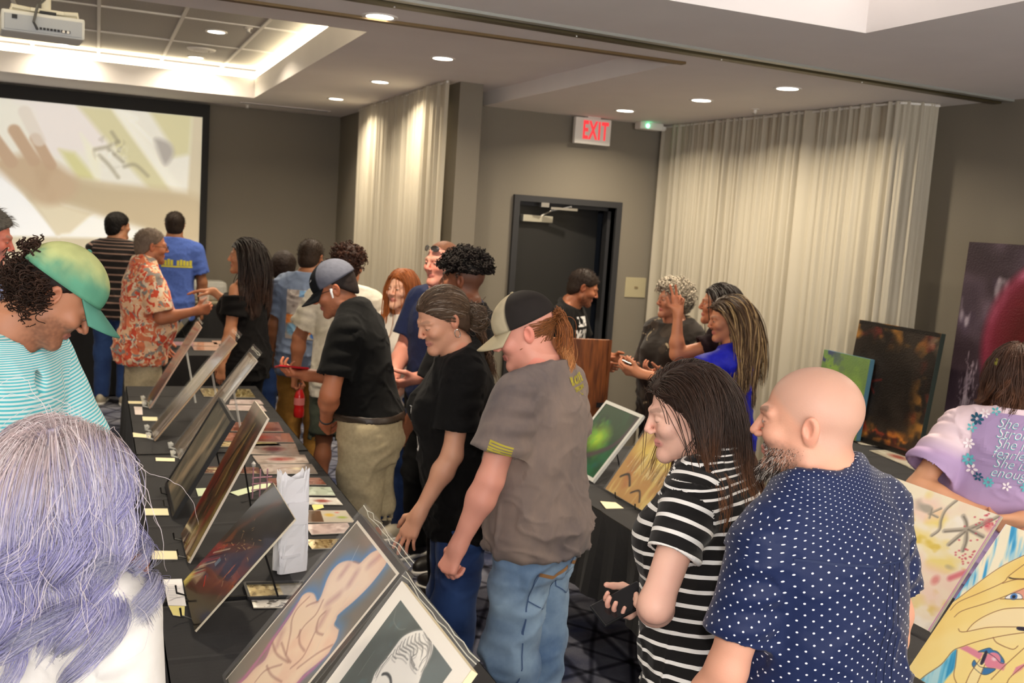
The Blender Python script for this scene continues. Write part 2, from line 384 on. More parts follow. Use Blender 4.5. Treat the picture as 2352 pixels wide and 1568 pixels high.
MB().lathe([(.03, 0), (.034, -.02), (.02, -.035)], 16, Matrix.Translation((.13, 0, -.02))).build('lamp_head', m_white, al, smooth=True)
MB().lathe([(.016, -.004), (.012, .006)], 12, Matrix.Translation((-.04, -.052, -.03)) @ Matrix.Rotation(PI/2, 4, 'X')).build('indicator', mat('green_led', (.1, .8, .4), .4, emit=(.12, 1, .45), estr=8), al)
sp = thing('wall_plate', 'pale double switch plate on the wall right of the door', 'switch plate', (4.28, DY, 1.44))
MB().box((-.1, -.008, -.085), (.1, 0, .085), bev=.003).build('plate', mat('cream_plate', s2l(170, 160, 128), .5), sp)
MB().box((-.012, -.014, -.008), (.02, -.006, .008), bev=.002).build('switch', mat('switch_brown', s2l(120, 104, 76), .5), sp)

# ------------------------------------------------------------------ curtains
m_curt = mat('sheer_curtain', s2l(198, 190, 172), .85, spec=.2); nt, b = nt_of(m_curt)
b.inputs['Transmission Weight'].default_value = 0
tr_ = N(nt, 'ShaderNodeBsdfTranslucent'); tr_.inputs['Color'].default_value = (*s2l(198, 190, 172), 1)
mxs = N(nt, 'ShaderNodeMixShader'); mxs.inputs['Fac'].default_value = .25; outn = [n for n in nt.nodes if n.type == 'OUTPUT_MATERIAL'][0]
nt.links.new(b.outputs[0], mxs.inputs[1]); nt.links.new(tr_.outputs[0], mxs.inputs[2]); nt.links.new(mxs.outputs[0], outn.inputs['Surface'])
def curtain(name, label, p0, p1, z1, folds, amp, seed, ret=None):
    """wavy cloth from p0 to p1 (xy), hanging to the floor; ret = extra xy points the cloth turns to"""
    rg = np.random.default_rng(seed)
    P = [Vector(p0), Vector(p1)]+[Vector(q) for q in (ret or [])]
    t = thing(name, label, 'curtain', (0, 0, 0)); V = []; nu = 0
    path = []
    for a_, b_ in zip(P[:-1], P[1:]):
        L = (b_-a_).length; n = max(8, int(L*160)); nn = Vector((-(b_-a_).y, (b_-a_).x)).normalized()
        for i in range(n): path.append((a_.lerp(b_, i/n), nn))
    path.append((P[-1], path[-1][1]))
    n = len(path); s = np.linspace(0, 1, n); nf = folds
    ph = 2*PI*nf*(s+.012*np.sin(2*PI*s*5+seed)+.006*np.sin(2*PI*s*13+1))
    a1 = amp*(.65+.35*np.sin(2*PI*s*3.3+seed)); small = .35*amp*np.sin(ph*2.37+1.1)
    zs = np.linspace(0.02, z1, 9)
    for k, z in enumerate(zs):
        kk = z/z1
        off = a1*(np.sin(ph+.25*math.sin(3*kk))+.25*np.sin(2*ph+.5))*(1-.35*kk)+small*(kk)
        for i, (p, nn) in enumerate(path): q = p+nn*float(off[i]); V.append((q.x, q.y, z))
    F = np.array([(k*n+i, k*n+i+1, (k+1)*n+i+1, (k+1)*n+i) for k in range(8) for i in range(n-1)])
    mk('cloth', V, F, m_curt, t, smooth=True)
    hd = MB()
    for a_, b_ in zip(P[:-1], P[1:]): hd.tube([(a_.x, a_.y, z1-.012), (b_.x, b_.y, z1-.012)], .008, 6)
    hd.build('rail', m_white, t)
    return t
curtain('curtain', 'long pale sheer curtain hanging beside the grey column', (2.36, 9.95), (2.33, 7.12), CEIL-.005, 26, .03, 3)
curtain('curtain', 'wide white sheer curtain covering the right-hand window', (4.40, 7.55), (4.45, 4.86), SOF-.004, 34, .028, 8, [(4.60, 4.80), (4.68, 4.79)])
# window behind the right curtain (frame, glass, dark evening outside) and window behind the left one
win = struct(bpy.data.objects.new('window_1', None)); COL.objects.link(win)
mb = MB()
for y in (5.0, 5.9, 6.8, 7.5): mb.box((4.76, y-.03, .3), (4.81, y+.03, 2.6))
for z in (.3, 2.6): mb.box((4.76, 4.97, z-.03), (4.81, 7.53, z+.03))
mb.build('window_frame', m_char, win)
MB().box((4.785, 5.0, .3), (4.79, 7.5, 2.6)).build('pane', mat('window_glass', (.25, .28, .32), .08), win)

# ------------------------------------------------------------------ projection screen and projector
SY = 11.02
sx1, sz1, szb = 1.06, 2.90, .62
scr = thing('projection_screen', 'large black-bordered projection screen showing a hand over a workbench', 'screen', (0, SY, 0))
FRM = MB(); bw = .115
FRM.box((-3.2, -.03, sz1-.13), (sx1, .03, sz1)); FRM.box((sx1-.07, -.03, szb+.5), (sx1, .03, sz1-.13)); FRM.box((-3.2, -.03, szb+.5), (-3.13, .03, sz1-.13)); FRM.box((-3.2, -.03, szb+.42), (sx1, .03, szb+.5))
FRM.build('frame', mat('screen_border', (.012, .011, .01), .7), scr)
# outlines of the printed pictures, in each picture's own (u, v) or in metres on the screen
TR = {
 'n_body': [(0.582,0.972),(0.688,0.985),(0.746,0.954),(0.762,0.922),(0.767,0.835),(0.74,0.743),(0.692,0.649),(0.707,0.629),(0.731,0.607),(0.797,0.612),(0.821,0.613),(0.871,0.585),(0.889,0.55),(0.899,0.518),(0.87,0.451),(0.832,0.386),(0.827,0.336),(0.809,0.273),(0.274,0.027),(0.267,0.115),(0.272,0.17),(0.303,0.236),(0.23,0.299),(0.205,0.369),(0.179,0.44),(0.148,0.496),(0.124,0.535),(0.158,0.569),(0.237,0.591),(0.306,0.591),(0.351,0.588),(0.347,0.613),(0.301,0.649),(0.253,0.686),(0.23,0.726),(0.244,0.772),(0.309,0.812),(0.392,0.837),(0.47,0.855),(0.486,0.89),(0.51,0.931)],
 'n_in': [(0.138,0.967),(0.963,0.984)],
 'n_l0': [(0.531,0.598),(0.52,0.561),(0.569,0.53),(0.624,0.52),(0.701,0.539)],
 'n_l1': [(0.422,0.451),(0.527,0.423),(0.648,0.429)],
 'n_l2': [(0.277,0.532),(0.308,0.558),(0.364,0.593)],
 'n_l3': [(0.216,0.563),(0.193,0.486),(0.237,0.436),(0.331,0.407),(0.41,0.374),(0.487,0.342)],
 'n_l4': [(0.378,0.23),(0.509,0.236),(0.673,0.272)],
 'n_l5': [(0.404,0.615),(0.453,0.554),(0.431,0.48),(0.458,0.426)],
 'n_l6': [(0.23,0.299),(0.388,0.299),(0.58,0.337)],
 'n_l7': [(0.392,0.837),(0.47,0.855)],
 'n_l8': [(0.334,0.342),(0.497,0.339),(0.604,0.347)],
 'n_l9': [(0.6,0.51),(0.647,0.46),(0.682,0.406),(0.652,0.337)],
 'n_l10': [(0.872,0.555),(0.79,0.471),(0.72,0.367)],
 'n_l11': [(0.398,0.148),(0.407,0.217),(0.528,0.302)],
 'n_s0': [(0.52,0.816),(0.546,0.76)],
 'n_s1': [(0.368,0.795),(0.377,0.751)],
 'n_s2': [(0.629,0.965),(0.595,0.889)],
 'n_s3': [(0.553,0.6),(0.589,0.544)],
 'n_s4': [(0.249,0.36),(0.315,0.314)],
 'n_s5': [(0.527,0.694),(0.485,0.626)],
 'n_p0': [(0.148,0.496),(0.183,0.373),(0.217,0.253),(0.233,0.153),(0.24,0.064)],
 'n_p1': [(0.89,0.52),(0.879,0.449),(0.85,0.382),(0.836,0.334)],
 'b_in': [(0.114,0.951),(0.882,0.968)],
 'b_fig': [(0.471,0.953),(0.529,0.963),(0.606,0.959),(0.654,0.941),(0.682,0.911),(0.695,0.876),(0.726,0.84),(0.765,0.79),(0.402,0.637),(0.375,0.696),(0.349,0.723),(0.344,0.764),(0.351,0.801),(0.35,0.834),(0.353,0.878),(0.401,0.92)],
 'b_l0': [(0.489,0.953),(0.552,0.948),(0.604,0.954)],
 'b_l1': [(0.467,0.935),(0.52,0.922),(0.595,0.932),(0.637,0.916),(0.634,0.892),(0.645,0.87)],
 'b_l2': [(0.427,0.911),(0.457,0.894),(0.519,0.903),(0.556,0.89),(0.539,0.864),(0.584,0.854),(0.647,0.857)],
 'b_l3': [(0.393,0.884),(0.415,0.863),(0.493,0.874),(0.539,0.864),(0.607,0.859)],
 'b_l4': [(0.379,0.85),(0.401,0.829),(0.467,0.845),(0.526,0.85)],
 'b_l5': [(0.372,0.813),(0.369,0.788),(0.37,0.756),(0.387,0.724)],
 'b_l6': [(0.441,0.925),(0.485,0.909),(0.564,0.918),(0.608,0.896)],
 'b_l7': [(0.407,0.899),(0.436,0.879),(0.506,0.889),(0.543,0.875)],
 'b_l8': [(0.38,0.869),(0.401,0.849),(0.477,0.861)],
 'b_l9': [(0.372,0.833),(0.387,0.815),(0.433,0.818)],
 'b_l10': [(0.554,0.954),(0.623,0.934),(0.67,0.897),(0.685,0.867)],
 'b_l11': [(0.589,0.953),(0.647,0.934),(0.684,0.898)],
 'b_l12': [(0.356,0.793),(0.348,0.756),(0.365,0.725)],
 'b_e': [(0.415,0.748),(0.443,0.761),(0.488,0.765),(0.527,0.758)],
 'b_w0': [(-0.003,0.911),(0.021,0.806),(0.098,0.707),(0.13,0.61)],
 'b_w1': [(0.131,0.921),(0.191,0.887),(0.278,0.885),(0.333,0.905)],
 'b_w2': [(0.212,0.766),(0.227,0.669)],
 'f_hair': [(0.009,1.006),(0.136,1.011),(0.224,0.879),(0.143,0.777),(0.089,0.676),(0.025,0.521),(-0.016,0.42),(-0.044,0.212),(-0.069,0.177)],
 'f_hair2': [(0.192,0.237),(0.234,0.164),(0.244,0.134),(0.237,0.08),(0.221,0.016),(0.112,-0.013),(0.12,0.042),(0.161,0.128),(0.175,0.218)],
 'f_l0': [(0.222,0.882),(0.143,0.777),(0.089,0.676),(0.022,0.512),(-0.016,0.42),(-0.044,0.212)],
 'f_l1': [(0.251,0.838),(0.205,0.731),(0.195,0.679),(0.104,0.566),(0.031,0.478),(0.016,0.416)],
 'f_l2': [(0.307,0.755),(0.244,0.718),(0.197,0.676)],
 'f_l3': [(0.335,0.713),(0.271,0.635),(0.18,0.537),(0.082,0.442),(0.062,0.392)],
 'f_l4': [(0.377,0.651),(0.24,0.592)],
 'f_l5': [(0.404,0.609),(0.292,0.55),(0.223,0.476),(0.186,0.408),(0.178,0.353)],
 'f_l6': [(0.126,0.343),(0.145,0.334),(0.18,0.351),(0.28,0.426),(0.418,0.494)],
 'f_l7': [(0.482,0.492),(0.375,0.418),(0.271,0.332),(0.209,0.267),(0.173,0.22),(0.161,0.128),(0.12,0.042),(0.104,-0.002)],
 'f_l8': [(0.331,0.386),(0.364,0.37),(0.423,0.37),(0.467,0.378),(0.478,0.404)],
 'f_l9': [(0.521,0.435),(0.479,0.288),(0.456,0.186)],
 'f_l10': [(0.574,0.355),(0.54,0.25),(0.54,0.21)],
 'f_l11': [(0.192,0.237),(0.234,0.164),(0.263,0.108),(0.31,0.076)],
 'f_l12': [(0.349,0.096),(0.336,0.167),(0.339,0.252)],
 'f_l13': [(0.404,0.125),(0.38,0.237)],
 'f_shade': [(0.19,0.402),(0.225,0.473),(0.293,0.547),(0.405,0.608),(0.463,0.522),(0.278,0.429),(0.19,0.359)],
 'f_nail': [(0.418,0.494),(0.47,0.511),(0.479,0.498),(0.428,0.481)],
 'f_eyew': [(0.259,0.608),(0.278,0.645),(0.32,0.66),(0.347,0.641),(0.287,0.611)],
 'f_iris': [(0.3,0.633),(0.318,0.641)],
 'f_lid': [(0.278,0.645),(0.301,0.677),(0.341,0.705),(0.375,0.653),(0.347,0.641),(0.316,0.654)],
 'f_lip1': [(0.304,0.281),(0.344,0.325),(0.373,0.325),(0.401,0.328),(0.451,0.308),(0.466,0.291),(0.446,0.284),(0.401,0.297),(0.347,0.299)],
 'f_lip2': [(0.312,0.232),(0.322,0.202),(0.389,0.187),(0.424,0.201),(0.445,0.243),(0.415,0.234),(0.368,0.217),(0.333,0.224)],
 'f_strap1': [(0.198,0.251),(0.229,0.283),(0.335,0.285),(0.338,0.248),(0.252,0.252)],
 'f_ball': [(0.401,0.276),(0.441,0.296)],
 'f_strap2': [(0.431,0.284),(0.479,0.294),(0.486,0.257),(0.437,0.245)],
 'f_finger': [(0.353,0.091),(0.336,0.167),(0.339,0.252),(0.374,0.245),(0.407,0.12)],
 'f_nail2': [(0.339,0.3),(0.353,0.298),(0.367,0.24),(0.353,0.234)],
 'f_brow': [(0.212,0.72),(0.24,0.724),(0.309,0.751)],
 'f_strap3': [(0.574,0.355),(0.534,0.301),(0.54,0.25),(0.567,0.304)],
 'l_s0': [(0.774,0.899),(0.812,0.865),(0.844,0.811),(0.883,0.729),(0.9,0.649)],
 'l_s1': [(0.717,0.735),(0.838,0.807)],
 'l_s2': [(0.795,0.651),(0.842,0.799)],
 'l_s3': [(0.848,0.812),(0.946,0.943)],
 'l_s4': [(0.849,0.818),(0.965,0.804)],
 'l_s5': [(0.549,0.817),(0.605,0.894)],
 'l_s6': [(0.563,0.823),(0.62,0.818)],
 'l_s7': [(0.569,0.789),(0.544,0.867)],
 'l_s8': [(0.673,1.002),(0.641,0.9),(0.652,0.807),(0.679,0.732),(0.655,0.664)],
 'l_s9': [(0.983,0.994),(0.899,0.846)],
 's_content': [(-2.368,2.704),(-0.869,2.778),(0.892,2.789),(0.864,1.976),(0.777,1.985),(-0.177,2.055),(-0.865,2.128),(-2.375,2.235)],
 's_olive1': [(-0.187,2.763),(0.125,2.773),(0.731,1.982),(0.491,2.004),(0.102,2.429)],
 's_white1': [(0.125,2.773),(0.197,2.773),(0.838,1.99),(0.716,1.989)],
 's_olive2': [(0.474,2.778),(0.892,2.789),(0.873,2.387),(0.707,2.342),(0.689,2.465)],
 's_olive3': [(-0.349,2.328),(-0.209,2.31),(0.008,2.054),(-0.177,2.055)],
 's_white2': [(-0.155,2.496),(0.018,2.299),(0.022,2.055),(-0.021,2.067)],
 's_palm': [(-0.999,2.198),(-0.785,2.224),(-0.61,2.261),(-0.417,2.21),(-0.191,2.054),(-0.217,1.884),(-0.454,1.777),(-0.661,1.898),(-0.999,2.183)],
 's_arm': [(-0.262,2.048),(0.109,2.015),(0.992,1.953),(0.99,1.487),(0.41,1.614),(-0.329,1.815),(-0.593,1.858)],
 's_f0': [(-0.96,2.436),(-0.772,2.173)],
 's_f1': [(-0.744,2.474),(-0.575,2.204)],
 's_f2': [(-0.559,2.414),(-0.423,2.172)],
 's_f3': [(-0.654,2.657),(-0.529,2.402)],
 's_tri1': [(-2.375,2.235),(-0.865,2.121),(-0.339,1.471),(-2.387,1.394)],
 's_tri2': [(-0.329,1.808),(0.454,1.617),(0.457,1.491),(-0.339,1.471)],
 's_tri3': [(-0.343,1.799),(-0.03,1.728),(-0.241,1.515),(-0.367,1.492),(-0.593,1.858)],
 's_d0': [(-0.025,2.356),(0.103,2.398),(0.188,2.452)],
 's_d1': [(0.018,2.299),(0.106,2.215),(0.195,2.099)],
 's_d2': [(0.103,2.368),(0.235,2.256)],
 's_d3': [(0.129,2.538),(0.188,2.452)],
 's_d4': [(0.251,2.211),(0.353,2.235),(0.473,2.136)],
 's_d5': [(0.197,2.773),(0.54,2.452)],
 's_d6': [(0.27,2.734),(0.358,2.697),(0.3,2.661)],
 's_grey': [(0.539,2.514),(0.674,2.48),(0.714,2.374),(0.634,2.258),(0.556,2.423)],
 's_lav': [(-0.722,2.767),(-0.187,2.763),(0.102,2.429),(-0.209,2.31),(-0.417,2.262),(-0.529,2.432),(-0.6,2.692)],
}
# ================================================================== painted pictures (colour attribute on a fine grid)
class Paint:
    """a picture W x H metres; coordinates of all strokes are u (0..1 across) and v (0..1 up)"""
    def __init__(s, W, H, n=160, base=(255, 255, 255)):
        s.W, s.H = W, H; s.nx = max(2, int(n)); s.ny = max(2, int(n*H/W))
        u, v = np.meshgrid(np.linspace(0, 1, s.nx), np.linspace(0, 1, s.ny)); s.u = u.ravel(); s.v = v.ravel()
        s.X = s.u*W; s.Y = s.v*H; s.C = np.tile(np.array(base, float), (s.nx*s.ny, 1))
    def mixin(s, a, c):
        a = np.clip(a, 0, 1)[:, None]; s.C = s.C*(1-a)+np.array(c, float)*a; return s
    def sm(s, P, closed, k=5):
        P = np.array(P, float)*[s.W, s.H]
        n = len(P)
        if n < 3: return P
        out = []
        for i in range(n if closed else n-1):
            p0 = P[(i-1) % n] if closed or i > 0 else P[i]; p1 = P[i]; p2 = P[(i+1) % n]; p3 = P[(i+2) % n] if closed or i+2 < n else p2
            for t in np.linspace(0, 1, k, endpoint=False):
                out.append(.5*((2*p1)+(-p0+p2)*t+(2*p0-5*p1+4*p2-p3)*t*t+(-p0+3*p1-3*p2+p3)*t**3))
        if not closed: out.append(P[-1])
        return np.array(out)
    def dist(s, P, closed):
        d = np.full(len(s.X), 1e9); m = len(P); ins = np.zeros(len(s.X), bool)
        for i in range(m if closed else m-1):
            a = P[i]; b = P[(i+1) % m]; ba = b-a; L = ba@ba+1e-12
            t = np.clip(((s.X-a[0])*ba[0]+(s.Y-a[1])*ba[1])/L, 0, 1)
            d = np.minimum(d, np.hypot(s.X-a[0]-t*ba[0], s.Y-a[1]-t*ba[1]))
            if closed:
                c = ((a[1] > s.Y) != (b[1] > s.Y)) & (s.X < (b[0]-a[0])*(s.Y-a[1])/(b[1]-a[1]+1e-12)+a[0]); ins ^= c
        return np.where(ins, -d, d) if closed else d
    def poly(s, P, c, soft=.002, a=1, grow=0, smooth=True):
        d = s.dist(s.sm(P, True) if smooth else np.array(P, float)*[s.W, s.H], True)-grow
        return s.mixin(a*np.clip(.5-d/soft/2, 0, 1), c)
    def stroke(s, P, c, w=.002, soft=.001, a=1, taper=0):
        d = s.dist(s.sm(P, False), False); return s.mixin(a*np.clip((w/2-d)/soft+.5, 0, 1), c)
    def blob(s, c0, r, c, a=1, soft=1.0, ang=0):
        x = s.X-c0[0]*s.W; y = s.Y-c0[1]*s.H; ca, sa = math.cos(ang), math.sin(ang)
        k = np.hypot((x*ca+y*sa)/r[0], (-x*sa+y*ca)/r[1]); return s.mixin(a*np.clip((1+soft*.5-k)/soft, 0, 1), c)
    def noise(s, f=(8, 8), off=0, oct=3): return fbm(np.c_[s.X*f[0]+off, s.Y*f[1]+off*1.7, np.full(len(s.X), off*.37)], oct)
    def cloud(s, c, f=(8, 8), lo=.0, hi=.4, off=0, a=1, mask=None):
        k = np.clip((s.noise(f, off)-lo)/(hi-lo), 0, 1)*a; return s.mixin(k if mask is None else k*mask, c)
    def rect(s, u0, v0, u1, v1, c, a=1): return s.mixin(a*((s.u > u0) & (s.u < u1) & (s.v > v0) & (s.v < v1)), c)
    def colors(s):
        c = np.clip(s.C/255, 0, 1); return np.where(c <= .04045, c/12.92, ((c+.055)/1.055)**2.4)
    def mesh(s, name, mat, parent, z=0.0, o=(0, 0, 0), ux=(1, 0, 0), vy=(0, 0, 1)):
        o = np.array(o); V = o+np.outer(s.X, ux)+np.outer(s.Y, vy); i = np.arange((s.nx-1)*(s.ny-1)); r, c = i//(s.nx-1), i % (s.nx-1); q = r*s.nx+c
        return mk(name, V, np.stack([q, q+1, q+s.nx+1, q+s.nx], 1), mat, parent, col=s.colors())
m_print = vmat('print_paper', .45, .4); m_gloss = vmat('glossy_print', .12, .6, coat=.3); m_oil = vmat('oil_paint', .4, .4, bump=.5, bscale=120)
m_sleeve = mat('clear_sleeve', (.9, .9, .88), .06, alpha=.05, spec=.8); m_cardb = mat('card_edge', s2l(205, 196, 178), .7)
m_glass = mat('clear_glass', (.96, .97, .96), .03, trans=.95, ior=1.2, alpha=.55)

# ------------------------------------------------------------------ projected image on the screen
SW, SH = 3.10, 1.72; SX0, SZ0 = -2.06, 1.16
P = Paint(SW, SH, 420, (205, 194, 168))
def S(n): return [((x-SX0)/SW, (z-SZ0)/SH) for x, z in TR['s_'+n]]
P.cloud((190, 178, 150), (1.2, 1.2), -.3, .6, 3, .5)
P.poly(S('content'), (224, 221, 208), .02, smooth=False); P.poly(S('lav'), (226, 218, 214), .05, .8); 
P.poly(S('tri1'), (238, 238, 236), .02, smooth=False); P.poly(S('tri2'), (236, 235, 228), .02, smooth=False); P.poly(S('tri3'), (214, 204, 178), .02, smooth=False)
for n, c in (('olive1', (206, 200, 162)), ('white1', (232, 229, 214)), ('olive2', (206, 200, 160)), ('olive3', (206, 202, 150)), ('white2', (230, 227, 205))): P.poly(S(n), c, .03, smooth=False)
P.poly(S('arm'), (188, 172, 142), .06, .95); P.poly(S('palm'), (190, 168, 140), .05)
for i, wd in enumerate((.12, .115, .105, .12)): P.stroke(S('f%d' % i), (186, 160, 134) if i < 3 else (214, 204, 192), wd, .025, 1 if i < 3 else .7)
P.cloud((176, 150, 122), (5, 3), .0, .6, 9, .35, np.clip(-P.dist(P.sm(S('palm'), True), True)/.05, 0, 1))
for i in range(7): P.stroke(S('d%d' % i), (150, 142, 118) if i < 5 else (238, 236, 222), .034 if i < 5 else .03, .03, .6)
P.cloud((138, 130, 108), (11, 9), .05, .3, 77, .75, np.clip(1-np.hypot((P.u-.705)/.06, (P.v-.69)/.10), 0, 1)**.6); P.cloud((236, 234, 222), (16, 12), .1, .3, 79, .7, np.clip(1-np.hypot((P.u-.71)/.06, (P.v-.67)/.12), 0, 1))
P.poly(S('grey'), (172, 166, 158), .03)
m_proj = vmat('projected_light', .9, .1, emit=.40)
P.C *= .98
P.mesh('projected_image', m_proj, scr, o=(SX0, -.012, SZ0))
MB().box((SX0-.02, -.01, SZ0-.02), (SX0+SW, .01, SZ0+SH)).build('backing', m_white, scr)

# ------------------------------------------------------------------ projector under the tray
pj = thing('projector', 'white ceiling projector hanging under the tiled tray', 'projector', (-.285, 6.13, 2.80), math.radians(6))
MB().box((-.20, -.13, -.055), (.20, .15, .055), bev=.012).build('housing', mat('projector_white', s2l(212, 212, 206), .5), pj)
MB().box((-.185, -.137, -.045), (.185, -.128, .035), bev=.003).build('connector_panel', mat('panel_grey', s2l(172, 176, 180), .5), pj)
mb = MB()
for k in range(9): mb.box((-.02+k*.017, -.142, -.03), (-.008+k*.017, -.134, -.018))
mb.box((-.15, -.142, .01), (-.125, -.134, .03)); mb.build('ports', m_black, pj)
for k in range(2): MB().lathe([(.009, 0), (.007, .006)], 12, Matrix.Translation((.095+k*.022, -.138, -.026)) @ Matrix.Rotation(PI/2, 4, 'X'), cap0=False).build('socket', m_white, pj)
MB().lathe([(.045, 0), (.045, .04), (.03, .05)], 20, Matrix.Translation((.06, .15, .0)) @ Matrix.Rotation(-PI/2, 4, 'X')).build('lens', m_black, pj, smooth=True)
mb = MB(); mb.box((-.06, -.06, .07), (.10, .08, .09), bev=.004)
for sx_ in (-.15, .17): mb.tube([(0.02, 0, .08), (sx_, -.05, .085), (sx_, -.05, .055)], .012, 8); mb.tube([(0.02, 0, .08), (sx_, .09, .085), (sx_, .09, .055)], .012, 8)
mb.tube([(.02, .01, .08), (.02, .01, .40)], .024, 12); mb.lathe([(.07, .38), (.06, .40)], 20, Matrix.Translation((.02, .01, 0))); mb.build('ceiling_mount', mat('mount_white', s2l(220, 216, 200), .5), pj, smooth=True)
MB().tube([(-.03, -.14, -.03), (-.05, -.17, .0), (-.03, -.15, .09), (.0, -.05, .13), (.02, .0, .16)], .007, 8).build('cable', mat('cable_grey', (.1, .1, .1), .5), pj, smooth=True)
MB().box((-.02, -.135, .055), (.06, -.06, .068), bev=.003).build('lamp_cover', m_black, pj)

# ------------------------------------------------------------------ tables under black cloths
m_cloth = add_noise(mat('black_tablecloth', s2l(33, 32, 33), .9, sheen=.05), 420, .22, 2, bump=.12, bscale=700)
m_leg = mat('table_leg_grey', (.06, .06, .065), .4, .5); m_top = mat('table_board', s2l(150, 140, 120), .6)
def cloth_table(name, label, cl_label, x0, x1, y0, y1, z=.75, drop=.74, seed=1, joints=(), grp='banquet tables under black cloths'):
    t = thing(name, label, 'table', ((x0+x1)/2, (y0+y1)/2, 0), 0, grp); cx, cy = (x0+x1)/2, (y0+y1)/2; hx, hy = (x1-x0)/2-.012, (y1-y0)/2-.012
    MB().box((-hx, -hy, z-.035), (hx, hy, z-.006), bev=.006).build('tabletop', m_top, t)
    for sx_ in (-1, 1):
        for sy_ in (-1, 1):
            MB().tube([(sx_*(hx-.06), sy_*(hy-.25), z-.035), (sx_*(hx-.05), sy_*(hy-.12), 0.0)], .014, 8).build('leg', m_leg, t)
    for sy_ in (-1, 1): MB().tube([(-(hx-.055), sy_*(hy-.14), .12), (hx-.055, sy_*(hy-.14), .12)], .011, 8).build('cross_bar', m_leg, t)
    c = thing('tablecloth', cl_label, 'tablecloth', (cx, cy, 0)); rg = np.random.default_rng(seed)
    hx += .012; hy += .012; V = []; F = []; per = []
    n1 = max(8, int((x1-x0)/.045)); n2 = max(8, int((y1-y0)/.045))
    for k in range(n1): per.append((-hx+2*hx*k/n1, -hy, 0, -1))
    for k in range(n2): per.append((hx, -hy+2*hy*k/n2, 1, 0))
    for k in range(n1): per.append((hx-2*hx*k/n1, hy, 0, 1))
    for k in range(n2): per.append((-hx, hy-2*hy*k/n2, -1, 0))
    m = len(per); rows = 8
    for r in range(rows+1):
        f = r/rows
        for k, (x, y, nx, ny) in enumerate(per):
            o = (.004 if r == 0 else .006+.022*f+.024*f*math.sin(k*.55+2*math.sin(k*.13+seed))+.012*f*math.sin(k*1.7+seed))
            V.append((x+nx*o, y+ny*o, z-(0 if r == 0 else .012+(drop-.012)*f)))
    for r in range(rows):
        for k in range(m): k2 = (k+1) % m; F.append((r*m+k, (r+1)*m+k, (r+1)*m+k2, r*m+k2))
    # top sheet: fold creases from the ironing as real ridges
    ny_ = max(20, int((y1-y0)/.02)); b = len(V); nxx = 9
    for j in range(ny_+1):
        y = -hy+2*hy*j/ny_
        cr = .0028*sum(math.exp(-((y-yc)/.012)**2) for yc in [-hy+.36*q for q in range(1, int(2*hy/.36)+1)])
        for i in range(nxx+1): x = -hx+2*hx*i/nxx; V.append((x, y, z+.0015+cr+.0012*math.sin(x*23+y*9+seed)*math.sin(y*17)))
    for j in range(ny_):
        for i in range(nxx): q = b+j*(nxx+1)+i; F.append((q, q+1, q+nxx+2, q+nxx+1))
    mk('cloth', V, F, m_cloth, c, smooth=False)
    return t
cloth_table('banquet_table', 'near table of the left row, under a black cloth beside the lavender-haired woman', 'black cloth on the near table with the figure drawing', .19, .985, 1.2, 3.02, seed=1)
cloth_table('banquet_table', 'middle table of the left row, under a black cloth with the white paper bag', 'black cloth on the middle table of the left row', .19, .985, 3.06, 4.86, seed=2)
cloth_table('banquet_table', 'far table of the left row, under a black cloth ending by the orange-shirted man', 'black cloth on the far table of the left row', .19, .985, 4.90, 6.68, seed=3)
cloth_table('banquet_table', 'right-hand aisle table under a short black cloth, green landscape picture on it', 'short black cloth on the aisle table behind the grey-shirted person', 2.0, 2.78, 2.97, 4.80, drop=.36, seed=4)
cloth_table('banquet_table', 'right-hand near table under a black cloth, face painting on it', 'black cloth under the face and flower paintings', 2.0, 2.78, 1.05, 2.90, drop=.36, seed=5)
cloth_table('banquet_table', 'wall table under a black cloth below the dark abstract painting', 'black cloth on the table at the right wall', 3.87, 4.36, 2.6, 5.0, seed=6)
cloth_table('banquet_table', 'small table under a black cloth behind the orange-shirted man', 'black cloth on the small table with the shiny wrapped print', .25, 1.14, 8.0, 9.0, seed=7)
cloth_table('banquet_table', 'buffet table under a black cloth below the projection screen', 'black cloth on the buffet table at the far wall', -2.0, 1.9, 10.3, 10.85, z=.9, drop=.88, seed=8)

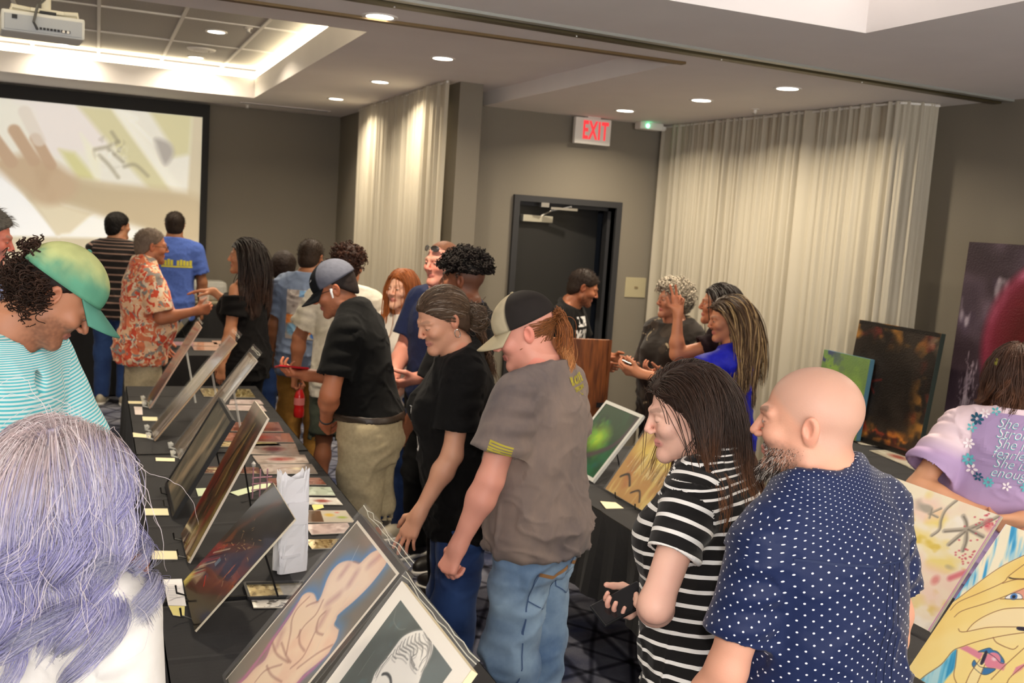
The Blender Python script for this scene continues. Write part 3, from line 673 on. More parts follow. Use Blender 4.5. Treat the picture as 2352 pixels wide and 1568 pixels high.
# ------------------------------------------------------------------ pictures on easels
m_wire = mat('black_wire', (.015, .015, .015), .4, .5)
m_acryl = mat('acrylic', (.92, .93, .88), .04, alpha=.35, spec=.9, coat=.5)
def art(label, spec, paint, edge=(.02, .02, .02), thick=.008, border=None, sleeve=None, gloss=False, easel='wire', cat='picture', name='picture', elabel=None, flip=1):
    """picture leaning back to +x, its lower edge along y; the easel behind it is a thing of its own"""
    Xb, zb, Yf, Yn, L, ln = spec; L = math.radians(L); Wd = Yf-Yn
    t = thing(name, label, cat, (Xb, Yf, zb)); ux = np.array((0, -1, 0)); vy = np.array((math.sin(L), 0, math.cos(L))); nn = np.cross(ux, vy)
    if nn[0] > 0: nn = -nn
    R = Matrix((( ux[0], vy[0], -nn[0], 0), (ux[1], vy[1], -nn[1], 0), (ux[2], vy[2], -nn[2], 0), (0, 0, 0, 1)))   # local x across, y up the picture, z to the back
    MB().box((0, 0, 0), (Wd, ln, thick), R).build('backing', mat('picture_edge', edge, .6), t)
    paint.mesh('picture_sheet', m_gloss if gloss else m_print, t, o=tuple(nn*.0012), ux=tuple(ux), vy=tuple(vy))
    if border:
        c, wd, ht = border; q = MB()
        for lo, hi in (((-.002, -.002), (Wd+.002, wd)), ((-.002, ln-wd), (Wd+.002, ln+.002)), ((-.002, wd), (wd, ln-wd)), ((Wd-wd, wd), (Wd+.002, ln-wd))): q.box((*lo, -ht), (*hi, thick+.002), R)
        q.build('frame', mat('frame_paint', c, .5), t)
    if sleeve:
        e = sleeve; q = MB(); q.box((-e*.35, -.004, -.006), (Wd+e*.35, ln+e, -.004), R); q.build('plastic_sleeve', m_sleeve, t)
        q = MB(); rg = np.random.default_rng(int(Wd*1000))
        for kk in range(2):
            pts = [R @ Vector((Wd*u_, ln+e*.5+.008*kk+.0022*rg.normal(), -.004+.0015*rg.normal())) for u_ in np.linspace(-.02, 1.02, 12)]; q.tube(pts, .0011, 5)
        q.build('sleeve_fold', mat('sleeve_shine', (.85, .84, .72), .08, alpha=.65, spec=.9), t, smooth=True)
    if easel:
        e = thing('display_easel', elabel or 'display easel behind the '+' '.join(label.split(',')[0].split()[:11]), 'easel', (Xb, (Yf+Yn)/2, zb-.002), 0, None)
        bk = lambda s_, dz: Vector((math.sin(L)*s_+dz*math.cos(L), 0, math.cos(L)*s_-dz*math.sin(L)))
        hw = min(.09, Wd*.32); m_e = m_wire if easel == 'wire' else m_acryl; r_ = .0032 if easel == 'wire' else .006
        for sg in (-1, 1):
            MB().tube([bk(ln*.72, thick+.006)+Vector((0, sg*.015, 0)), bk(.0, thick+.006)+Vector((0, sg*hw, 0)), Vector((-.028, sg*hw, .006)), Vector((-.032, sg*hw, .03))], r_, 6).build('front_leg', m_e, e, smooth=True)
        MB().tube([bk(ln*.70, thick+.008), Vector((math.sin(L)*ln*.72+.07, 0, .004-.0))], r_, 6).build('back_leg', m_e, e, smooth=True)
        MB().tube([bk(ln*.25, thick+.008)+Vector((0, hw*.7, 0)), bk(ln*.25, thick+.008)-Vector((0, hw*.7, 0))], r_*.8, 6).build('cross_wire', m_e, e)
        if easel == 'acrylic':
            for sg in (-1, 1): MB().lathe([(.001, -.012), (.012, -.006), (.013, .004), (.001, .014)], 10, Matrix.Translation((-.022, sg*hw, .02))).build('foot_knob', m_acryl, e, smooth=True)
    return t
rgA = np.random.default_rng(3)
def streaks(P, cols, f=(26, 5), n=5, a=.7, seed=0):
    for i, c in enumerate(cols): P.cloud(c, f, -.05, .35, seed+i*5.3, a)
# a1 orange and green abstract
P = Paint(.27, .54, 60, (168, 140, 120)); streaks(P, [(196, 110, 60), (150, 120, 120), (210, 190, 170), (120, 70, 60)], (14, 6)); P.cloud((214, 110, 40), (20, 8), 0, .3, 2, .9, np.clip(1-P.v*2.2, 0, 1)); P.cloud((90, 150, 60), (30, 20), .1, .3, 4, .9, np.clip(1-P.v*4.5, 0, 1)); P.cloud((60, 70, 130), (30, 18), .2, .4, 6, .9, np.clip(1-P.v*3, 0, 1)); P.mixin(np.clip(P.v-.45, 0, .5), (190, 168, 156))
art('orange and green abstract picture in a clear sleeve, farthest leaning picture in the left row', (.29, .76, 6.21, 5.94, 30, .54), P, sleeve=.03, gloss=True, easel='acrylic', edge=s2l(190, 160, 140))
P = Paint(.28, .62, 60, (142, 124, 112)); streaks(P, [(170, 150, 140), (110, 92, 82), (192, 180, 170), (98, 84, 60)], (30, 4), seed=11)
art('greyish pink streaked picture in a clear sleeve, second from the far end', (.278, .76, 5.42, 5.14, 37.4, .62), P, sleeve=.05, gloss=True, easel='acrylic', edge=s2l(176, 150, 120))
P = Paint(.26, .57, 60, (120, 108, 94)); streaks(P, [(160, 150, 140), (92, 80, 66), (216, 208, 196), (120, 100, 76)], (24, 4), seed=21); P.rect(.06, .62, .94, .97, (226, 222, 214), .55); P.cloud((70, 62, 54), (30, 12), .0, .3, 31, .7)
art('pale monochrome picture in a thick wrapped sleeve, third from the far end', (.368, .76, 5.02, 4.76, 36, .57), P, sleeve=.045, gloss=True, easel='acrylic', edge=s2l(200, 190, 176))
P = Paint(.44, .42, 130, (104, 98, 84)); streaks(P, [(130, 120, 100), (84, 80, 66), (150, 136, 112), (92, 90, 76)], (5, 12), seed=41, a=.55); P.cloud((184, 160, 128), (9, 3.5), .18, .5, 47, .8); P.cloud((58, 56, 46), (12, 5), .15, .4, 52, .7)
art('grey misty landscape in a thin black frame leaning left', (.288, .76, 4.33, 3.87, 29.2, .42), Paint.__new__(Paint) if 0 else (setattr(P, 'W', .46) or setattr(P, 'X', P.u*.46) or P), border=((.012, .012, .012), .012, .006), edge=(.012, .012, .012))
P = Paint(.30, .54, 110, (66, 50, 38)); streaks(P, [(96, 66, 40), (120, 44, 32), (48, 40, 34), (134, 96, 54)], (16, 4), seed=61); P.cloud((150, 36, 28), (18, 7), .1, .4, 66, .8); P.cloud((150, 128, 70), (10, 4), .2, .45, 71, .9); P.cloud((206, 190, 170), (24, 12), .05, .3, 74, .9, np.clip(1-P.v*4, 0, 1)); P.cloud((150, 110, 100), (10, 6), .0, .4, 76, .7, np.clip(P.v*2.4-1.3, 0, 1)); P.stroke([(.3, .35), (.35, .6), (.55, .85)], (46, 40, 32), .016, .01); P.stroke([(.6, .4), (.55, .65), (.62, .9)], (168, 140, 70), .014, .01, .8)
art('dark red and brown painting, tall and narrow, between the grey landscape and the firelit scene', (.298, .76, 3.66, 3.36, 26.4, .54), P, edge=s2l(214, 202, 182), gloss=True)
P = Paint(.39, .405, 190, (52, 46, 40)); P.cloud((96, 88, 78), (5, 9), -.1, .5, 81, .9, np.clip(P.v*1.6-.5, 0, 1)); P.cloud((34, 30, 26), (6, 6), 0, .4, 84, .8); P.cloud((150, 76, 34), (16, 9), .08, .35, 86, .95, np.clip(1-abs(P.v-.42)*3.6, 0, 1)); P.cloud((188, 92, 40), (40, 24), .2, .4, 88, .9, np.clip(1-abs(P.v-.4)*4, 0, 1)); P.stroke([(.18, .62), (.3, .78), (.42, .93), (.5, .96)], (120, 66, 44), .022, .02, .8)
P.poly([(.02, .06), (.3, .1), (.28, .2), (.06, .24)], (196, 176, 140), .01, .9, smooth=False); P.poly([(.0, .12), (.16, .3), (.12, .42), (.0, .4)], (150, 50, 46), .01, .85, smooth=False)
for k in range(9): P.stroke([(.02+.012*k, .02+.05*k), (.22+.02*k, .16+.05*k)], [(214, 200, 176), (160, 52, 46), (30, 26, 24)][k % 3], .006, .003, .85)
P.rect(.3, .3, .37, .36, (134, 160, 172), .8); P.stroke([(.34, .2), (.48, .16)], (200, 50, 36), .006, .003)
for k in range(26): u0, v0 = rgA.uniform(.3, .85), rgA.uniform(.3, .75); P.stroke([(u0, v0), (u0+rgA.normal()*.04, v0+rgA.normal()*.02)], (206, 170, 120), .0022, .001, .8)
P.blob((.06, .04), (.03, .03), (236, 222, 120), .9)
art('dark firelit painting of a crowded scene, in front of the white paper bag', (.27, .765, 3.18, 2.79, 40.7, .405), P, edge=s2l(206, 196, 172), gloss=True, thick=.006)
# a7 airbrushed figure drawing
P = Paint(.43, .525, 300, (122, 113, 100)); P.cloud((150, 140, 128), (3, 3), -.3, .5, 5, .6); P.cloud((84, 78, 70), (4, 4), .0, .6, 15, .5)
nb = TR['n_body']
up = np.clip((P.v-.28)*6, 0, 1)
d = P.dist(P.sm(nb, True), True)
P.mixin(np.clip(1-d/.05, 0, 1)**1.5*up*np.clip(1.6-P.u, 0, 1), (70, 128, 186)); P.mixin(np.clip(1-d/.03, 0, 1)*(1-up)*.7, (196, 120, 160))
for i in range(2): P.stroke(TR['n_p%d' % i], (196, 112, 160), .012, .012, .85)
P.poly(nb, (244, 218, 190), .003); ins = np.clip(-d/.012, 0, 1)
P.cloud((232, 184, 160), (14, 14), .0, .5, 27, .45, ins); P.mixin(ins*0+np.where(d < 0, np.clip(1+d/.02, 0, 1)*.35, 0), (206, 160, 150))
for i in range(6): P.stroke(TR['n_s%d' % i], (186, 140, 136), .022, .022, .6)
for i in range(12): P.stroke(TR['n_l%d' % i], (150, 104, 96), .004, .008, .75)
P.mixin(np.where(d < 0, np.clip(1-abs(d)/.0016, 0, 1)*.5, 0), (120, 90, 88))
P.stroke([(.62, .80), (.7, .55), (.86, .40)], (200, 208, 214), .0015, .0015, .35); P.stroke([(.3, .9), (.36, .83)], (220, 220, 220), .003, .004, .4)
for lo, hi in (((0, 0), (1, .012)), ((0, .965), (1, 1)), ((0, 0), (.035, 1)), ((.955, 0), (1, 1))): P.rect(*lo, *hi, (28, 26, 24))
for lo, hi in (((.035, .955), (.955, .968)), ((.035, 0), (.05, .965)), ((.93, 0), (.955, .965))): P.rect(*lo, *hi, (236, 228, 212))
art('airbrushed figure drawing with blue glow wrapped in thick clear plastic', (.32, .76, 2.5, 2.07, 38.8, .525), P, sleeve=.028, gloss=True, thick=.022, edge=s2l(60, 56, 48))
# a8 white statue-like head on dark green, white mat
P = Paint(.42, .55, 250, (240, 234, 222)); (u0, v1), (u1, _) = TR['b_in']; inn = (P.u > u0) & (P.u < u1) & (P.v > .03) & (P.v < v1)
Q = Paint(.42, .55, 250, (68, 78, 72)); Q.cloud((92, 104, 104), (16, 10), 0, .4, 33, .7); Q.cloud((52, 60, 52), (8, 14), 0, .4, 36, .8); Q.cloud((74, 100, 104), (30, 22), .2, .4, 39, .6)
for i in range(3): Q.stroke(TR['b_w%d' % i], (150, 160, 150), .0016, .0015, .55)
Q.poly(TR['b_fig'], (238, 234, 224), .003)
for i in range(13):
    Q.stroke(TR['b_l%d' % i], (84, 82, 78), .0022, .0025, .9); Q.stroke([(a_+.012, b_-.01) for a_, b_ in TR['b_l%d' % i]], (150, 146, 140), .002, .002, .7)
fd = Q.dist(Q.sm(TR['b_fig'], True), True); Q.mixin(np.clip(1-abs(fd)/.0014, 0, 1), (60, 60, 58)); Q.stroke(TR['b_e'], (30, 30, 30), .006, .003)
P.C[inn] = Q.C[inn]
art('white sculptural head on dark green in a wide white mat', (.27, .76, 1.92, 1.5, 36, .55), P, sleeve=.02, thick=.014, edge=s2l(214, 200, 160))
# right-hand pictures
P = Paint(.36, .395, 110, (34, 62, 40)); P.cloud((30, 96, 60), (9, 9), -.1, .4, 91, .9); P.cloud((20, 34, 30), (10, 6), 0, .4, 95, .9); P.blob((.42, .5), (.07, .06), (150, 190, 40), .95, 1.4); P.cloud((96, 160, 50), (22, 18), 0, .4, 97, .9, np.clip(1.2-np.hypot(P.u-.42, P.v-.5)*3, 0, 1)); P.stroke([(.95, .98), (.85, .5), (.2, .1)], (72, 56, 66), .03, .02, .9); P.cloud((30, 90, 92), (14, 14), .05, .35, 99, .8, np.clip(1-P.v*1.8, 0, 1))
art('green forest landscape in a white frame on the aisle table', (2.17, .76, 4.48, 4.1, 38, .395), (setattr(P, 'W', .38) or setattr(P, 'X', P.u*.38) or P), border=(s2l(206, 206, 200), .016, .004), edge=s2l(200, 200, 195), elabel='wire easel behind the green forest landscape')
P = Paint(.48, .42, 130, (196, 150, 84)); P.mixin(np.clip(P.v*2-1, 0, 1), (120, 90, 66)); P.blob((.5, .58), (.2, .05), (250, 226, 110), .95, 1.2); P.cloud((236, 214, 130), (30, 6), .0, .3, 103, .7); P.cloud((170, 92, 50), (9, 12), .0, .4, 107, .8, np.clip(1.2-P.v*2.4, 0, 1))
for k in range(60): u0 = rgA.uniform(.1, .8); P.stroke([(u0, .28+rgA.uniform(0, .06)), (u0+rgA.normal()*.02, .48+rgA.uniform(0, .1))], [(250, 240, 190), (120, 100, 60), (212, 190, 120)][k % 3], .003, .002, .8)
P.stroke([(.1, .2), (.2, .26), (.32, .16)], (50, 36, 26), .012, .006); P.stroke([(.4, .1), (.5, .16), (.6, .06)], (60, 40, 26), .01, .006)
art('sunset picture with pale grasses in a shiny sleeve, beside the striped woman', (2.173, .76, 3.98, 3.5, 34, .42), P, sleeve=.02, gloss=True, edge=s2l(190, 170, 120), elabel='wire easel behind the sunset grasses picture')
P = Paint(.55, .43, 240, (252, 242, 214)); P.cloud((244, 222, 120), (9, 14), .05, .4, 113, .8); P.cloud((228, 198, 70), (12, 20), .28, .45, 117, .8); P.cloud((250, 214, 200), (7, 10), .1, .5, 119, .7); P.cloud((160, 154, 140), (8, 13), .22, .42, 123, .8); P.cloud((255, 250, 240), (10, 12), .15, .4, 127, .8)
for i in range(10):
    wd = .016 if i < 5 else (.008 if i < 8 else .012); P.stroke(TR['l_s%d' % i], (176, 166, 150), wd, .006, .8); P.stroke([(a_+.006, b_-.004) for a_, b_ in TR['l_s%d' % i]], (110, 102, 92), wd*.35, .004, .75)
for k in range(46): u0, v0 = ((.9, .62) if k % 2 else (.95, .88)); u0 += rgA.normal()*.05; v0 += rgA.normal()*.06; P.blob((u0, v0), (.004, .003), (206, 70, 90), .8)
P.blob((.955, .9), (.012, .02), (230, 90, 110), .7, 1.2, .8); P.stroke([(.93, .42), (.99, .5)], (226, 100, 120), .02, .012, .8); P.blob((.85, .36), (.014, .016), (226, 120, 120), .7)
P.rect(.99, 0, 1, 1, (214, 150, 190))
art('pale flower painting with grey starfish-like strokes, beside the polka-dot shirt', (2.4, .78, 2.8, 2.25, 34.5, .43), P, edge=s2l(190, 180, 160), elabel='wire easel behind the pale flower painting')
P = Paint(.50, .51, 300, (250, 226, 146)); P.cloud((252, 238, 190), (5, 5), -.2, .5, 131, .8); P.cloud((244, 206, 110), (7, 6), .1, .5, 135, .6)
f = lambda n: TR['f_'+n]
P.poly([(-.1, 1.05), (.02, 1.0), (-.02, .4), (-.1, .2)], (236, 236, 240), .01)
P.poly(f('hair'), (252, 244, 214), .003, smooth=False); hm = np.clip(-P.dist(np.array(f('hair'))*[.5, .51], True)/.004, 0, 1)
k = fbm(np.c_[P.X*70+P.Y*30, P.Y*9-P.X*4, np.zeros(len(P.X))], 3); P.mixin(hm*np.clip(k*2.2+.1+P.u*2.2, 0, 1)*.95, (120, 200, 238)); P.mixin(hm*np.clip(k*3-.4, 0, 1), (52, 160, 214))
P.poly(f('hair2'), (120, 200, 226), .003); hm = np.clip(-P.dist(P.sm(f('hair2'), True), True)/.004, 0, 1); P.mixin(hm*np.clip(k*3, 0, 1), (40, 150, 200)); P.mixin(hm*np.clip(-k*3, 0, 1)*.6, (220, 238, 232))
P.poly(f('shade'), (252, 232, 180), .006); P.poly(f('lid'), (232, 164, 140), .004); P.poly(f('eyew'), (252, 250, 244), .002)
e0, e1 = f('iris'); r = abs(e1[0]-e0[0])*.5*1.1; P.blob(e0, (r, r), (70, 130, 200), 1, .2); P.blob(e0, (r*.5, r*.5), (16, 20, 40), 1, .2); P.stroke(f('brow'), (60, 40, 30), .004, .003)
P.poly(f('lip1'), (52, 120, 176), .002); P.poly(f('lip2'), (52, 120, 176), .002); P.poly(f('strap1'), (226, 140, 160), .002, smooth=False); P.poly(f('strap2'), (226, 140, 160), .002, smooth=False); P.poly(f('strap3'), (226, 140, 160), .002, smooth=False)
b0, b1 = f('ball'); r = math.hypot((b1[0]-b0[0])*.5, (b1[1]-b0[1])*.51); P.blob(b0, (r, r), (228, 138, 160), 1, .1); P.blob((b0[0]+.005, b0[1]+.01), (r*.3, r*.2), (250, 220, 226), .9, 1)
P.poly(f('finger'), (251, 232, 168), .002, smooth=False); P.poly(f('nail2'), (34, 26, 58), .002); P.poly(f('nail'), (34, 26, 58), .002)
for i in range(14): P.stroke(f('l%d' % i), (150, 104, 66), .0024, .0015, .95)
for n in ('lip1', 'lip2', 'eyew', 'nail2', 'nail'): P.mixin(np.clip(1-abs(P.dist(P.sm(f(n), True), True))/.0014, 0, 1), (34, 44, 70))
art('painting of a blue-haired face behind spread fingers, lower right beside the polka-dot shirt', (2.11, .78, 2.04, 1.54, 37, .51), P, gloss=False, edge=s2l(240, 230, 200), thick=.02, elabel='wire easel under the blue-haired face painting')
# canvases at the right wall
def canvas(label, x, y0, y1, z0, h, lean, P, edge):
    """stretched canvas standing on z0 and leaning to +x; picture faces -x"""
    t = thing('canvas_painting', label, 'painting', (x, y1, z0)); L = math.radians(lean); ux = np.array((0, -1, 0)); vy = np.array((math.sin(L), 0, math.cos(L))); nn = np.array((-math.cos(L), 0, math.sin(L)))
    R = Matrix(((0, vy[0], -nn[0], 0), (-1, 0, 0, 0), (0, vy[2], -nn[2], 0), (0, 0, 0, 1)))
    MB().box((0, 0, 0), (y1-y0, h, .035), R, bev=.003).build('stretcher', mat('canvas_edge', edge, .6), t)
    P.mesh('painted_canvas', m_oil, t, o=tuple(nn*.0015), ux=tuple(ux), vy=tuple(vy)); return t
P = Paint(.66, .72, 150, (40, 33, 28)); P.cloud((72, 60, 52), (5, 5), -.1, .5, 141, .8); P.cloud((20, 15, 12), (4, 4), -.1, .3, 145, .9)
edgem = np.clip(np.maximum(abs(P.u-.5), abs(P.v-.5))*4.4-1.15, 0, 1)
P.cloud((176, 120, 50), (9, 11), .12, .4, 149, .85, edgem); P.cloud((110, 36, 28), (7, 9), .15, .4, 153, .8, edgem); P.cloud((170, 148, 120), (8, 8), .2, .5, 157, .7, edgem*np.clip(P.v*2-.8, 0, 1)); P.cloud((214, 130, 50), (14, 16), .0, .3, 159, .9, np.clip(1-abs(P.v-.1)*12, 0, 1)); P.cloud((196, 60, 36), (14, 18), .1, .3, 161, .9, np.clip(1-abs(P.v-.15)*12, 0, 1)); P.stroke([(.36, .42), (.3, .5), (.42, .54)], (110, 30, 24), .012, .012, .7); P.rect(0, 0, 1, .035, (22, 18, 15)); P.rect(0, .965, 1, 1, (22, 18, 15))
canvas('large dark abstract canvas with fiery orange edge, leaning beside the white curtain', 4.30, 4.27, 4.93, .765, .72, 6, P, (.012, .02, .016))
P = Paint(1.25, 1.2, 170, (58, 46, 56)); P.cloud((96, 80, 92), (4, 5), -.1, .5, 171, .8); P.cloud((44, 32, 38), (4, 4), 0, .4, 175, .8); P.cloud((92, 76, 120), (6, 4), .1, .5, 177, .7, np.clip(P.v*2-1, 0, 1)); P.cloud((196, 186, 196), (14, 6), .3, .5, 179, .6)
P.blob((.55, .56), (.50, .50), (104, 26, 44), .97, .1); P.blob((.60, .53), (.44, .43), (72, 14, 16), .95, .35)
rr = np.hypot((P.u-.55)*1.25, (P.v-.56)*1.2); P.cloud((196, 120, 150), (7, 7), -.3, .5, 183, .8, np.clip(1-abs(rr-.47)/.045, 0, 1)*np.clip(P.v*1.6-.4, 0, 1)); P.cloud((120, 24, 22), (3, 9), 0, .4, 187, .6, np.clip((.42-rr)*8, 0, 1))
for k in range(30): P.stroke([(.1+rgA.normal()*.025, .12+rgA.uniform(0, .3)), (.12+rgA.normal()*.03, .2+rgA.uniform(0, .3))], (176, 160, 172), .004, .003, .5)
canvas('tall purple canvas of a huge dark red moon at the right wall', 4.50, 3.05, 4.31, .80, 1.15, 2, P, (.02, .016, .018))
P = Paint(.42, .5, 70, (96, 120, 70)); P.cloud((70, 96, 130), (6, 6), -.1, .4, 191, .9, np.clip(1.3-P.u*1.6, 0, 1)); P.cloud((120, 150, 70), (9, 9), .0, .4, 195, .8); P.cloud((50, 50, 100), (16, 16), .2, .4, 197, .8, np.clip(1.2-P.u*2, 0, 1))
canvas('small blue-green canvas half hidden behind the dark abstract canvas', 4.26, 4.72, 5.14, .765, .5, 5, P, s2l(70, 110, 130))

# ------------------------------------------------------------------ flat prints, cards and bits on the tables
def sheet(label, quad, P, name='print', cat='print', group=None, z=.7545, th=.0025, m=None):
    """flat piece lying on a table; quad = far-left, far-right, near-right, near-left (x, y)"""
    q = np.array(quad, float); c = q.mean(0); t = None
    V = []; n0, n1 = P.nx, P.ny
    fl, fr, nr, nl = q
    pts = (np.outer(1-P.u, nl)+np.outer(P.u, nr))*(1-P.v)[:, None]+(np.outer(1-P.u, fl)+np.outer(P.u, fr))*P.v[:, None]-c
    t = thing(name, label, cat, (c[0], c[1], z), 0, group)
    i = np.arange((n0-1)*(n1-1)); r_, c_ = i//(n0-1), i % (n0-1); k_ = r_*n0+c_
    mk('face', np.c_[pts, np.full(len(pts), th)], np.stack([k_, k_+1, k_+n0+1, k_+n0], 1), m or m_print, t, col=P.colors())
    e = (q-c); MB().add([(x, y, 0) for x, y in e]+[(x, y, th*.9) for x, y in e], [(0, 1, 2, 3), (7, 6, 5, 4), (0, 4, 5, 1), (1, 5, 6, 2), (2, 6, 7, 3), (3, 7, 4, 0)]).build('card', m_cardb, t)
    return t
CARDS = [
 ('card', 'cream price card farthest along the left table edge', [(0.186, 6.172), (0.273, 6.163), (0.271, 6.084), (0.187, 6.097)]),
 ('paper', 'small pinkish paper slip beside the farthest cream card', [(0.213, 6.008), (0.257, 5.997), (0.251, 5.777), (0.212, 5.788)]),
 ('card', 'cream price card just left of the second leaning picture foot', [(0.247, 5.727), (0.323, 5.711), (0.32, 5.613), (0.246, 5.626)]),
 ('card', 'cream price card left of the clear easel foot', [(0.187, 5.342), (0.268, 5.275), (0.267, 5.208), (0.186, 5.244)]),
 ('card', 'cream price card beside the third clear easel foot', [(0.269, 4.809), (0.352, 4.789), (0.348, 4.728), (0.267, 4.747)]),
 ('card', 'cream price card left of the black framed landscape corner', [(0.188, 4.01), (0.272, 3.996), (0.272, 3.909), (0.188, 3.924)]),
 ('card', 'cream price card left of the dark red painting', [(0.192, 3.513), (0.274, 3.493), (0.268, 3.41), (0.187, 3.428)]),
 ('paper', 'white printed sheet left of the firelit painting', [(0.212, 3.232), (0.268, 3.225), (0.264, 2.999), (0.214, 3.014)]),
 ('note', 'yellow rounded note tucked under the white printed sheet', [(0.215, 3.013), (0.26, 3.0), (0.253, 2.92), (0.223, 2.941)]),
 ('note', 'pale green paper slip behind the grey landscape', [(0.4, 4.265), (0.453, 4.264), (0.446, 4.162), (0.399, 4.147)]),
 ('strip', 'long pale green paper strip behind the dark red painting', [(0.528, 4.186), (0.733, 4.345), (0.725, 4.267), (0.555, 4.13)]),
 ('note', 'yellow sticky note among the prints near the paper bag', [(0.822, 3.952), (0.871, 3.985), (0.863, 3.91), (0.817, 3.88)]),
 ('card', 'cream card on the aisle table in front of the sunset picture', [(2.06, 3.812), (2.122, 3.784), (2.115, 3.697), (2.033, 3.705)]),
]
PRINTS = [
 ('gold print at the far end of the left table', [(0.62, 6.573), (0.728, 6.563), (0.725, 6.278), (0.622, 6.302)]),
 ('gold print at the far right corner of the left table', [(0.853, 6.542), (0.928, 6.537), (0.924, 6.259), (0.795, 6.263)]),
 ('pinkish print, third row from the far end', [(0.766, 6.191), (0.938, 6.172), (0.942, 6.038), (0.743, 6.055)]),
 ('pale pink print, fourth row from the far end', [(0.724, 6.027), (0.928, 5.998), (0.928, 5.833), (0.708, 5.883)]),
 ('greyish pink print beside the dark red painting top', [(0.705, 5.545), (0.945, 5.528), (0.935, 5.294), (0.666, 5.332)]),
 ('brown-grey print under the dark red painting, far one', [(0.631, 5.294), (0.956, 5.25), (0.947, 5.045), (0.6, 5.109)]),
 ('gold foil strip print between two grey prints', [(0.584, 5.09), (0.855, 5.052), (0.87, 4.98), (0.575, 4.988)]),
 ('grey print in a clear sleeve, behind the red-brown sketch', [(0.736, 5.029), (0.946, 5.016), (0.926, 4.78), (0.687, 4.829)]),
 ('grey print with a red-brown sketch', [(0.703, 4.791), (0.95, 4.78), (0.94, 4.621), (0.709, 4.636)]),
 ('grey print with a pale animal sketch', [(0.713, 4.626), (0.948, 4.597), (0.943, 4.431), (0.708, 4.452)]),
 ('gold foil print crossing behind the dark red painting', [(0.473, 4.612), (0.7, 4.57), (0.692, 4.459), (0.455, 4.507)]),
 ('dark red print behind the paper bag', [(0.704, 4.38), (0.938, 4.356), (0.943, 4.243), (0.715, 4.264)]),
 ('pale green print right of the paper bag', [(0.818, 4.228), (0.951, 4.199), (0.945, 4.072), (0.794, 4.099)]),
 ('red and white print right of the paper bag', [(0.815, 4.063), (0.942, 4.034), (0.946, 3.936), (0.802, 3.964)]),
 ('brown and pastel flower print near the table edge', [(0.779, 3.883), (0.94, 3.856), (0.94, 3.698), (0.752, 3.727)]),
 ('pale pink print with a peeling corner', [(0.747, 3.705), (0.91, 3.695), (0.903, 3.577), (0.749, 3.582)]),
 ('crinkled silver print by the plastic wrapped drawing', [(0.716, 3.529), (0.846, 3.514), (0.839, 3.417), (0.72, 3.426)]),
 ('gold and grey foil print in a black tray', [(0.452, 3.131), (0.63, 3.108), (0.63, 2.99), (0.45, 3.009)]),
 ('black and white eye drawing', [(0.453, 2.999), (0.583, 2.978), (0.565, 2.918), (0.451, 2.94)]),
 ('weathered grey print on the wall table, far one', [(4.433, 4.888), (4.432, 4.712), (4.369, 4.608), (4.254, 4.667)]),
 ('long weathered print on the wall table', [(4.188, 4.521), (4.49, 4.516), (4.341, 4.233), (4.128, 4.149)]),
 ('narrow weathered print on the wall table, nearest', [(4.121, 4.146), (4.273, 4.151), (4.112, 3.917), (4.082, 3.944)]),
]
m_foil = vmat('foil_print', .22, .6, metal=.55); m_paper = vmat('note_paper', .7, .2)
for kind, lab, q in CARDS:
    base = {'card': (250, 238, 196), 'paper': (240, 226, 220), 'note': (244, 232, 150), 'strip': (222, 232, 196)}[kind]
    if 'green' in lab: base = (220, 232, 196)
    if 'white' in lab and kind == 'paper': base = (248, 246, 246)
    P = Paint(.06, .1, 12 if 'white' not in lab else 40, base)
    if 'white' in lab and kind == 'paper':
        for k in range(9): P.rect(.14, .2+k*.07, .84-.1*(k % 3), .215+k*.07, (196, 196, 204))
    z = .7545 if 'tucked' not in lab else .7532
    sheet(lab, q, P, {'card': 'price_card', 'paper': 'paper_slip', 'note': 'sticky_note', 'strip': 'paper_strip'}[kind], {'card': 'card', 'paper': 'paper', 'note': 'note', 'strip': 'paper strip'}[kind], 'cream price cards' if kind == 'card' else None, m=m_paper, z=z, th=.0018)
rgS = np.random.default_rng(5)
